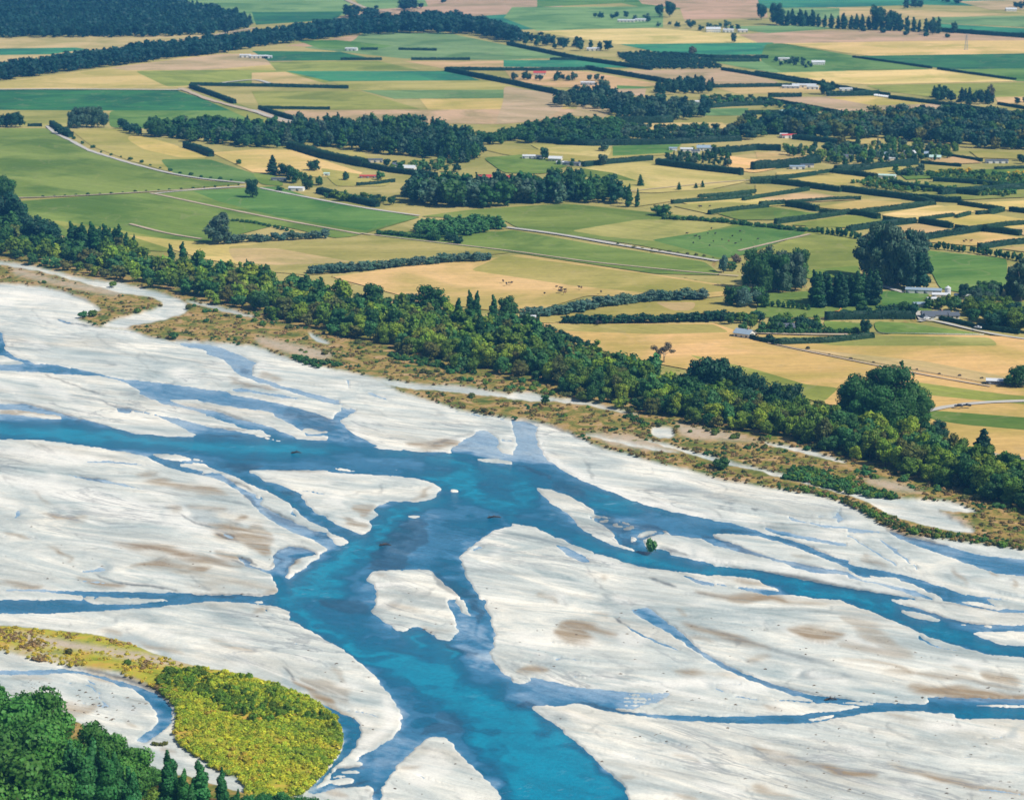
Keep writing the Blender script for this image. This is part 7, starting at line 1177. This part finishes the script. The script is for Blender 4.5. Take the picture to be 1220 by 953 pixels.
def building(px, py, L_, Wd, hh, roof, wall, label, cat='house', rz=0, rise=None, wings=(), chim=False, shed=False, name=None, group=None):
    root = empty(name or ('farm_shed' if shed else 'farm_house'), P(px, py), rz); tag(root, label, cat, group); rise = rise or Wd * (.14 if shed else .28)
    blocks = [(-L_ / 2, 0, L_ / 2, Wd)] + [tuple(w_) for w_ in wings]
    for bi, (x0, y0, x1, y1) in enumerate(blocks):
        hz = hh - .15 * bi; ym = (y0 + y1) / 2; v, f = boxm(x0, y0, -.3, x1, y1, hz); v = list(v) + [(x0 + .02, ym, hz + rise * .97), (x1 - .02, ym, hz + rise * .97)]
        f = [tuple(q_) for q_ in f if tuple(q_) != (4, 5, 6, 7)] + [(4, 7, 8), (5, 9, 6)]
        part('wall', (np.array(v, float), f), wall, root); rf = part('roof', gable(x0, y0, x1, y1, hz, rise * (1 - .08 * bi), .3 if shed else .6), roof, root)
        if chim and bi == 0: part('chimney', boxm(L_ * .2, Wd * .45, hh + rise * .5, L_ * .2 + .9, Wd * .45 + .9, hh + rise + .9), CHIM, rf)
        nW = max(1, int((x1 - x0) / 3.2))
        for k in range(nW):
            xc = x0 + (k + .5) * (x1 - x0) / nW
            if shed:
                if k % 2 == 0: part('door', boxm(xc - 1.3, y0 - .05, 0, xc + 1.3, y0 - .01, min(hz - .5, 3)), DOOR, root)
            elif k == nW // 2 and bi == 0: part('door', boxm(xc - .5, y0 - .06, 0, xc + .5, y0 - .01, 2.1), DOOR, root)
            else:
                fr = part('window', boxm(xc - .85, y0 - .07, .85, xc + .85, y0 - .01, 2.15), WHITE, root); part('pane', boxm(xc - .72, y0 - .11, .98, xc + .72, y0 - .08, 2.02), GL, fr)
        if not shed: fr = part('window', boxm(x1 + .01, ym - .8, .9, x1 + .07, ym + .8, 2.1), WHITE, root); part('pane', boxm(x1 + .08, ym - .68, 1.0, x1 + .11, ym + .68, 2.0), GL, fr)
    return root
building(883, 403, 12, 9, 3.2, RB, WHITE, 'house with blue-grey metal roof and white walls beside the gold pasture', rz=-.6, chim=True)
building(934, 395, 15, 8, 2.8, RG, CREAM, 'low cottage with dark grey roof behind the clipped garden hedge', rz=.05, wings=[(-9, 2, -3, 10)])
building(1116, 380, 20, 8, 2.9, RG, WHITE, 'long low house with dark roof and white walls beside the driveway', rz=.05, wings=[(-9, -5, -3, 2), (9, -2, 16, 6)], chim=True)
building(1100, 351, 27, 8, 3.4, RB, WHITE, 'long pale metal shed below the giant gums', 'shed', -.22, shed=True)
building(1121, 356, 13, 7, 3, RW_, CREAM, 'bright white-roofed shed below the silo', 'shed', -.1, shed=True); building(1146, 357, 12, 6, 3, RW_, GREYW, 'white-roofed farm shed right of the silo', 'shed', -.35, shed=True); building(1097, 367, 10, 6, 3, RB, CREAM, 'small blue-grey roofed garage at the top of the driveway', 'garage', .1, shed=True)
building(1111, 360, 7, 5, 2.6, RW_, WHITE, 'tiny white outbuilding in the garden trees', 'shed', .2, shed=True); building(634, 385, 5.5, 4.5, 4.6, RW_, WHITE, 'small white shed behind the middle of the riverside belt', 'shed', .1, shed=True)
building(1198, 460, 24, 7, 3, RW_, RG, 'long dark shed with a pale roof at the right edge of the gold pasture', 'shed', -.18, shed=True)
for a in [(630, 190, 14, 8, 3.4, RW_, WHITE, 'white shed, leftmost of the farm group in the pale pasture', 'shed', -.1, True), (643, 190, 9, 8, 3, RG, WHITE, 'grey-roofed building second from the left in the pale pasture farm', 'shed', -.2, True), (661, 193, 14, 8, 3.4, RW_, CREAM, 'white-roofed house in the middle of the pale pasture farm', 'house', -.25, False), (669, 197, 12, 7, 3, RW_, WHITE, 'bright white shed at the front of the pale pasture farm', 'shed', -.2, True), (681, 198, 17, 8, 3, RG, GREYW, 'grey shed at the right end of the pale pasture farm', 'shed', -.3, True),
          (484, 204, 17, 9, 3.2, RW_, WHITE, 'white-roofed farmhouse among the garden trees below the dark wood', 'house', -.3, False), (474, 201, 10, 8, 3.6, RG, WHITE, 'dark-roofed wing behind the white-roofed farmhouse', 'house', .2, False), (447, 194, 16, 7, 3, RG, CREAM, 'grey shed above the white-roofed farmhouse', 'shed', .0, True), (440, 213, 20, 6, 2.6, RR, BRICK, 'low rusty-roofed shed in the narrow paddock', 'shed', 0, True),
          (577, 216, 13, 9, 3.6, RR, CREAM, 'left of the two red-roofed houses above the big mixed wood', 'house', -.1, False), (604, 217, 16, 9, 3.6, RR, WHITE, 'right of the two red-roofed houses above the big mixed wood', 'house', -.1, False), (612, 215, 9, 7, 3.2, RW_, WHITE, 'white-roofed garage right of the red-roofed houses', 'garage', 0, True),
          (352, 228, 15, 8, 3, RW_, WHITE, 'white shed on the storage yard beside the white road', 'shed', -.2, True), (332, 216, 16, 5, 2.6, RG, GREYW, 'long grey shed at the back of the storage yard', 'shed', -.1, True), (389, 210, 6, 5, 2.6, RGN, WHITE, 'tiny green-roofed hut right of the yard trees', 'hut', 0, True),
          (818, 181, 14, 8, 3, RW_, WHITE, 'white-roofed shed at the left of the hedged homestead', 'shed', -.1, True), (840, 180, 18, 9, 3.4, RB, WHITE, 'blue-grey roofed homestead inside the garden trees', 'house', -.05, False), (829, 183, 9, 7, 2.8, RG, WHITE, 'small dark-roofed building before the homestead', 'shed', 0, True), (802, 180, 9, 6, 3, RB, WHITE, 'small shed left of the white-roofed homestead shed', 'shed', 0, True),
          (850, 39, 26, 12, 6, RW_, WHITE, 'tall white farm building at the top among dark trees', 'house', 0, False), (868, 39, 20, 10, 5, RW_, WHITE, 'white building right of the tall white farm building', 'shed', 0, True), (885, 39, 18, 10, 4, RW_, CREAM, 'pale shed at the right of the top farm', 'shed', 0, True), (746, 27, 34, 10, 4, RW_, CREAM, 'long white sheds left of the big far tree', 'shed', -.1, True), (764, 26, 24, 10, 4, RW_, WHITE, 'white shed right of the long far sheds', 'shed', -.1, True),
          (707, 61, 22, 9, 4, RW_, CREAM, 'pale farm shed beside the dark hedge near the top', 'shed', 0, True), (621, 49, 20, 8, 3.5, RW_, CREAM, 'pale sheds at the end of the pine shelterbelt', 'shed', 0, True), (606, 47, 16, 8, 4, RW_, WHITE, 'small white shed at the end of the pine shelterbelt', 'shed', 0, True), (643, 90, 18, 8, 3.5, RR, WHITE, 'red-roofed house inside the enclosed hedge yard', 'house', 0, False), (700, 102, 20, 8, 4, RW_, GREYW, 'white-roofed shed in the trees right of the enclosed yard', 'shed', -.1, True), (830, 124, 16, 7, 3, RW_, WHITE, 'white shed in the orchard rows', 'shed', 0, True),
          (418, 61, 20, 9, 4, RW_, WHITE, 'tiny white shed in the far green fields', 'shed', -.2, True), (308, 70, 30, 8, 4, RW_, CREAM, 'row of pale sheds at the far left fields', 'shed', 0, True), (318, 70, 16, 7, 3.5, RW_, WHITE, 'white shed right of the pale far sheds', 'shed', 0, True), (292, 69, 18, 8, 4, RW_, WHITE, 'white shed below the shelterbelt tree', 'shed', 0, True),
          (975, 78, 20, 9, 4.5, RW_, WHITE, 'white house at the right end of the far tree-lined farm', 'house', 0, False), (934, 73, 18, 8, 4, RW_, CREAM, 'white shed at the left of the far tree-lined farm', 'shed', 0, True), (958, 105, 34, 10, 4, RW_, CREAM, 'long pale sheds of the far farm beside the hedge', 'shed', -.1, True), (942, 106, 24, 8, 3.5, RW_, GREYW, 'grey-white sheds at the left of the far farm', 'shed', -.1, True), (968, 107, 16, 8, 4, RW_, WHITE, 'white shed beside the big dark tree', 'shed', -.2, True), (1008, 109, 18, 7, 3.5, RW_, WHITE, 'white roof inside the hedge by the big dark tree', 'shed', 0, True),
          (1205, 14, 22, 10, 4.5, RW_, WHITE, 'white house by the far clump at the top right', 'house', 0, False), (939, 136, 26, 9, 3.5, RGN, WHITE, 'pale green-roofed shed behind the orchard at the middle right', 'shed', 0, True), (941, 165, 18, 8, 3.5, RR, WHITE, 'red and white shed before the right-hand wood', 'shed', .2, True), (934, 164, 9, 7, 3.5, RW_, WHITE, 'white shed left of the red and white one', 'shed', 0, True),
          (1055, 188, 16, 8, 3.4, RB, WHITE, 'blue-grey roofed village house, left', 'house', 0, False), (1085, 188, 12, 8, 5, RW_, WHITE, 'tall white village house beside dark trees', 'house', .3, False), (1110, 188, 16, 9, 3.6, RB, WHITE, 'pale blue roofed village house at the right', 'house', -.2, False), (1114, 191, 12, 7, 3.2, RGN, CREAM, 'green-roofed village house in front', 'house', -.2, False), (1063, 192, 10, 6, 3, RW_, CREAM, 'white-roofed village shed by the long hedge', 'shed', 0, True),
          (1055, 213, 20, 7, 3.2, RGN, WHITE, 'pale green shed with white end beside the grey garden trees', 'shed', -.3, True), (950, 202, 16, 6, 3, RB, WHITE, 'grey-blue shed in front of the tall clipped hedge', 'shed', 0, True), (962, 200, 14, 6, 2.8, RG, CREAM, 'brown shed right of the grey-blue shed', 'shed', .1, True), (1188, 195, 24, 7, 3, RG, WHITE, 'long dark-roofed shed at the right edge behind the village', 'shed', 0, True), (1010, 190, 10, 7, 3, RG, WHITE, 'dark-roofed house at the left of the village', 'house', 0, False)]:
    px, py, L_, Wd, hh, rf, wl_, lab, cat, rz, sh = a; building(px, py, L_, Wd, hh, rf, wl_, lab, cat, rz, shed=sh)
# plastic-covered silage row (white strip by the hedge) and garden glasshouse
PW = simple('white_silage_wrap', (.8, .82, .85), .4)
for i in range(9):
    x, y, _ = P(1041 + i * 2.7, 115.2 + i * .35); v, f = tube([(0, 0, .8), (2.6, 0, .8)], [.85, .85], 8); v = np.concatenate([v, [(0, 0, .8), (2.6, 0, .8)]]); f = [tuple(q_) for q_ in f] + [(k, (k + 1) % 8, 16) for k in range(8)] + [(8 + (k + 1) % 8, 8 + k, 17) for k in range(8)]
    o = new_mesh('silage_bale', v * 2.0, f, [PW]); o.location = (x, y, 0); tag(o, 'white wrapped silage bale in the long row before the far hedge', 'bale', 'white bales in a row before the far hedge')
# silo
sr = empty('silo', P(1129, 353)); tag(sr, 'white cylindrical silo with conical cap beside the farm sheds', 'silo')
part('cylinder_wall', tube([(0, 0, 0), (0, 0, 6.5)], [2.3, 2.3], 16), RW_, sr); part('cap', tube([(0, 0, 6.5), (0, 0, 7.6), (0, 0, 8.1)], [2.45, .7, .1], 16), RW_, sr)
# white rail fence before the gold pasture
FW_ = simple('pale_fence_timber', (.62, .60, .55), .8); fr = empty('rail_fence', P(1042, 398)); tag(fr, 'pale post-and-rail fence along the green paddock before the driveway', 'fence')
def fence_at(root, a, b, n, mat):
    ax, ay, _ = P(*a); bx2, by2, _ = P(*b); ps = []
    for i in range(n + 1):
        x, y = ax + (bx2 - ax) * i / n - root.location.x, ay + (by2 - ay) * i / n - root.location.y; ps.append(boxm(x - .09, y - .09, 0, x + .09, y + .09, 1.35))
    for p_ in ps: part('post', p_, mat, root)
    for z in (.5, .85, 1.2):
        d = Vector((bx2 - ax, by2 - ay, 0)).normalized(); nx_, ny_ = -d.y * .05, d.x * .05; x0, y0, x1, y1 = ax - root.location.x, ay - root.location.y, bx2 - root.location.x, by2 - root.location.y
        v = np.array([(x0 + s * nx_, y0 + s * ny_ - .12, z + h_) for h_ in (0, .14) for s in (-1, 1)] + [(x1 + s * nx_, y1 + s * ny_ - .12, z + h_) for h_ in (0, .14) for s in (-1, 1)]); part('rail', (v, np.array([(0, 1, 5, 4), (2, 6, 7, 3), (0, 4, 6, 2), (1, 3, 7, 5), (0, 2, 3, 1), (4, 5, 7, 6)])), mat, root)
fence_at(fr, (1042, 398), (1172, 400), 24, FW_)
fl_ = empty('wire_fence', P(915, 412)); tag(fl_, 'old post fence line crossing the gold pasture behind the big dome', 'fence'); fence_at(fl_, (920, 411.5), (1180, 459), 48, simple('weathered_fence_timber', (.20, .16, .12), .9))
# power pylon
STEEL = simple('galvanised_steel', (.42, .45, .48), .45, .6)
pyr = empty('power_pylon', P(1151, 60)); tag(pyr, 'slender grey lattice pylon standing in the far gold field', 'pylon')
legs = []; 
for sx, sy in ((1, 1), (1, -1), (-1, 1), (-1, -1)): part('leg', tube([(2.6 * sx, 2.6 * sy, 0), (.5 * sx, .5 * sy, 26)], [.22, .16], 4), STEEL, pyr)
br = []
for k in range(7):
    z0, z1 = 26 * k / 7, 26 * (k + 1) / 7; w0, w1 = 2.6 - 2.1 * k / 7, 2.6 - 2.1 * (k + 1) / 7
    for s in (-1, 1): br += [tube([(-w0, s * w0, z0), (w1, s * w1, z1)], [.1, .1], 4), tube([(w0, s * w0, z0), (-w1, s * w1, z1)], [.1, .1], 4), tube([(s * w0, -w0, z0), (s * w1, w1, z1)], [.1, .1], 4)]
part('bracing', join(br), STEEL, pyr)
for z in (19, 22.5, 26): part('crossarm', join([tube([(-4.5, 0, z), (4.5, 0, z)], [.16, .16], 4), tube([(-4.5, 0, z), (0, 0, z + 1.4)], [.1, .1], 4), tube([(4.5, 0, z), (0, 0, z + 1.4)], [.1, .1], 4)]), STEEL, pyr)
# vehicles on the farm road
CP = simple('dark_vehicle_paint', (.05, .055, .07), .35, .3, spec=.6); TYRE = simple('tyre_rubber', (.02, .02, .02), .9); RIM = simple('wheel_rim_metal', (.45, .46, .48), .35, .8); LMP = simple('lamp_lens', (.7, .7, .65), .2); WP = simple('white_vehicle_paint', (.75, .76, .78), .35, spec=.6)
def vehicle(px, py, rz, label, paint, ute=True, z=1.75):
    r = empty('pickup_truck' if ute else 'parked_car', P(px, py, z), rz); tag(r, label, 'pickup' if ute else 'car')
    sec = [(-2.6, .45, .95), (-2.5, .4, 1.0), (-1.0, .4, 1.02), (.9, .4, 1.05), (2.3, .42, .95), (2.6, .5, .75)] 
    V, F = [], []
    for x, z0, z1 in sec: V += [(x, -.88, z0), (x, .88, z0), (x, .92, (z0 + z1) / 2), (x, .84, z1), (x, -.84, z1), (x, -.92, (z0 + z1) / 2)]
    for i in range(len(sec) - 1):
        for k in range(6): F.append((i * 6 + k, i * 6 + (k + 1) % 6, (i + 1) * 6 + (k + 1) % 6, (i + 1) * 6 + k))
    F += [tuple(range(6))[::-1], tuple(range(30, 36))]; part('body', (np.array(V), F), paint, r)
    c0, c1 = (-.9, 1.2) if ute else (-2.2, 1.2)
    cab = np.array([(c0, -.82, 1.0), (c1, -.82, 1.0), (c1, .82, 1.0), (c0, .82, 1.0), (c0 + .25, -.66, 1.72), (c1 - .65, -.66, 1.74), (c1 - .65, .66, 1.74), (c0 + .25, .66, 1.72)]); part('cabin', (cab, np.array([(4, 5, 6, 7), (0, 1, 5, 4), (1, 2, 6, 5), (2, 3, 7, 6), (3, 0, 4, 7)])), paint, r)
    gls = [(cab[[1, 2, 6, 5]], (1, 0, .3)), (cab[[0, 1, 5, 4]], (0, -1, .1)), (cab[[2, 3, 7, 6]], (0, 1, .1)), (cab[[3, 0, 4, 7]], (-1, 0, .3))]
    for qv, nv in gls: c_ = qv.mean(0); part('window', (c_ + (qv - c_) * .8 + np.array(nv) * .03, np.array([(0, 1, 2, 3)])), GL, r)
    for sx in (-1.6, 1.65):
        for sy in (-.86, .86):
            w_ = part('wheel', tube([(sx, sy - .12, .38), (sx, sy + .12, .38)], [.38, .38], 14), TYRE, r); part('rim', (lambda vf: (np.concatenate([vf[0]]), [tuple(q_) for q_ in vf[1]] + [tuple(range(10)), tuple(range(10, 20))]))(tube([(sx, sy - .13, .38), (sx, sy + .13, .38)], [.2, .2], 10)), RIM, w_)
    for sy in (-.62, .62): part('headlight', boxm(2.56, sy - .16, .68, 2.64, sy + .16, .82), LMP, r)
    if ute:
        for sy in (-.84, .78): part('tray_side', boxm(-2.55, sy, 1.0, -.95, sy + .06, 1.32), paint, r)
        part('tailgate', boxm(-2.6, -.84, 1.0, -2.54, .84, 1.32), paint, r)
    return r
vehicle(1142, 484.6, 2.9, 'dark grey car parked on the pale farm road, left of two', CP, False); vehicle(1152, 484, 2.8, 'dark pickup parked on the pale farm road, right of two', CP, True)
vehicle(1165, 391, 2.5, 'white pickup at the bend of the driveway by the gate', WP, True); vehicle(1104, 380, .3, 'white car parked beside the long dark-roofed house', WP, False)
# digger beside the poplar block
OR = simple('orange_machine_paint', (.75, .25, .04), .5); dg = empty('digger', P(997, 375), .4); tag(dg, 'small orange digger working in front of the clipped poplar block', 'digger')
for s in (-1, 1): part('track', boxm(-2, s * 1.1 - .3, 0, 2, s * 1.1 + .3, .8), TYRE, dg)
cb_ = part('cab', boxm(-1.5, -1.1, .85, 1.2, 1.1, 2.9), OR, dg); part('window', boxm(.3, -1.14, 1.7, 1.1, -1.11, 2.7), GL, cb_); part('arm', tube([(1.0, 0, 1.8), (3.2, 0, 4.6), (5.0, 0, 2.6)], [.3, .28, .2], 6), OR, dg); part('bucket', boxm(4.6, -.5, 1.6, 5.5, .5, 2.6), TYRE, dg)
# cattle
def cow_mesh():
    # one continuous body: a spine of rings with the legs grown from the belly, via a skin modifier
    pts = [(0, 0, 1.15), (.55, 0, 1.2), (1.0, 0, 1.25), (1.35, 0, 1.45), (1.75, 0, 1.35), (-.6, 0, 1.2), (-.72, 0, .55), (.5, .28, .9), (.5, .3, .45), (.5, .3, .04), (.5, -.28, .9), (.55, -.3, .45), (.5, -.3, .04), (-.55, .28, .9), (-.7, .3, .5), (-.6, .3, .04), (-.55, -.28, .9), (-.7, -.3, .5), (-.6, -.3, .04)]
    ed = [(0, 1), (1, 2), (2, 3), (3, 4), (0, 5), (5, 6), (1, 7), (7, 8), (8, 9), (1, 10), (10, 11), (11, 12), (5, 13), (13, 14), (14, 15), (5, 16), (16, 17), (17, 18)]
    rad = [.42, .40, .26, .20, .12, .38, .04, .17, .09, .08, .17, .09, .08, .19, .09, .08, .19, .09, .08]
    me = bpy.data.meshes.new('cow'); me.from_pydata(pts, ed, []); o = bpy.data.objects.new('cow_rig', me); C.objects.link(o); md = o.modifiers.new('skin', 'SKIN'); o.modifiers.new('sub', 'SUBSURF').levels = 1
    for i, v in enumerate(me.skin_vertices[0].data): v.radius = (rad[i], rad[i]); v.use_root = (i == 0)
    dg_ = bpy.context.evaluated_depsgraph_get(); res = bpy.data.meshes.new_from_object(o.evaluated_get(dg_)); bpy.data.objects.remove(o); return res
HB = simple('black_cow_hide', (.03, .025, .022), .7); HN = simple('brown_cow_hide', (.16, .08, .045), .7); cm = cow_mesh(); cm.materials.clear(); cm.materials.append(HB); cm2 = cm.copy(); cm2.materials.clear(); cm2.materials.append(HN)
herd = [((690 + rng.uniform(-34, 14), 349 + rng.uniform(-3, 3)), 'grazing in the herd on the straw pasture above the grey-green row', 14), ((855 + rng.uniform(-1, 1), 288), 'grazing in the scattered herd on the green paddock', 18), ((714, 388), 'standing at the edge of the gold pasture beside the dark tree row', 8), ((1150, 290), 'in the gold paddock behind the right-hand tree row', 4), ((835, 249), 'in the first olive paddock', 4), ((606, 340), 'beside the pasture edge above the belt', 4)]
spread_ = [(40, 4), (60, 9), (7, 1.5), (12, 1), (7, 1), (12, 5)]
for (c0, lab, n), (sx, sy) in zip(herd, spread_):
    for i in range(n):
        x, y = c0[0] + rng.normal() * sx * .5, c0[1] + rng.normal() * sy * .5; o = bpy.data.objects.new('cow', cm if rng.random() < .75 else cm2); C.objects.link(o); o.location = P(x, y, 1.2 if False else .0); o.location.z = 0.05 + .012 * len(fields); s_ = rng.uniform(1.0, 1.2); o.scale = (s_,) * 3; o.rotation_euler = (0, 0, rng.uniform(0, 6.28))
        tag(o, ('black' if o.data == cm else 'brown') + ' cow ' + lab, 'cow', 'cattle ' + lab)
# snags in the river
DW = simple('wet_driftwood', (.07, .055, .045), .7, var=.3)
for x, y, l, lab in [(589, 617, 7, 'dark driftwood snag alone in the middle of the blue channel'), (353, 540, 6, 'pale driftwood snag in the upper blue channel'), (459, 650, 6, 'driftwood snag at the head of the shallow riffle'), (990, 834, 5, 'dark snag on the gravel at the right-hand stream')]:
    ps = [tube([(-l / 2, 0, .2), (0, .3, .8), (l / 2, -.2, .4)], [.45, .4, .2], 6)] + [tube([(l * .1 * k, 0, .5), (l * .1 * k + rng.uniform(-1, 1), rng.uniform(-1.2, 1.2), rng.uniform(1.2, 2.2))], [.2, .06], 5) for k in range(-3, 4)]
    v, f = join(ps); o = new_mesh('driftwood_snag', v, f, [DW]); o.location = P(x, y, RW); tag(o, lab, 'driftwood')
# ------------------------------------------------------------------ the air
hz = new_mesh('haze', *boxm(-14000, -1500, -6.5, 14000, 30000, CAM_H + 12)); tag(hz, kind='stuff')
m = bpy.data.materials.new('haze_air'); m.use_nodes = True; n = m.node_tree; n.nodes.clear(); oo = n.nodes.new('ShaderNodeOutputMaterial'); pv = n.nodes.new('ShaderNodeVolumePrincipled')
pv.inputs['Density'].default_value = HAZE; pv.inputs['Color'].default_value = (.10, .44, 1.0, 1); pv.inputs['Anisotropy'].default_value = 0.0
n.links.new(pv.outputs[0], oo.inputs['Volume']); hz.data.materials.append(m)
print('TREES', n_tree)
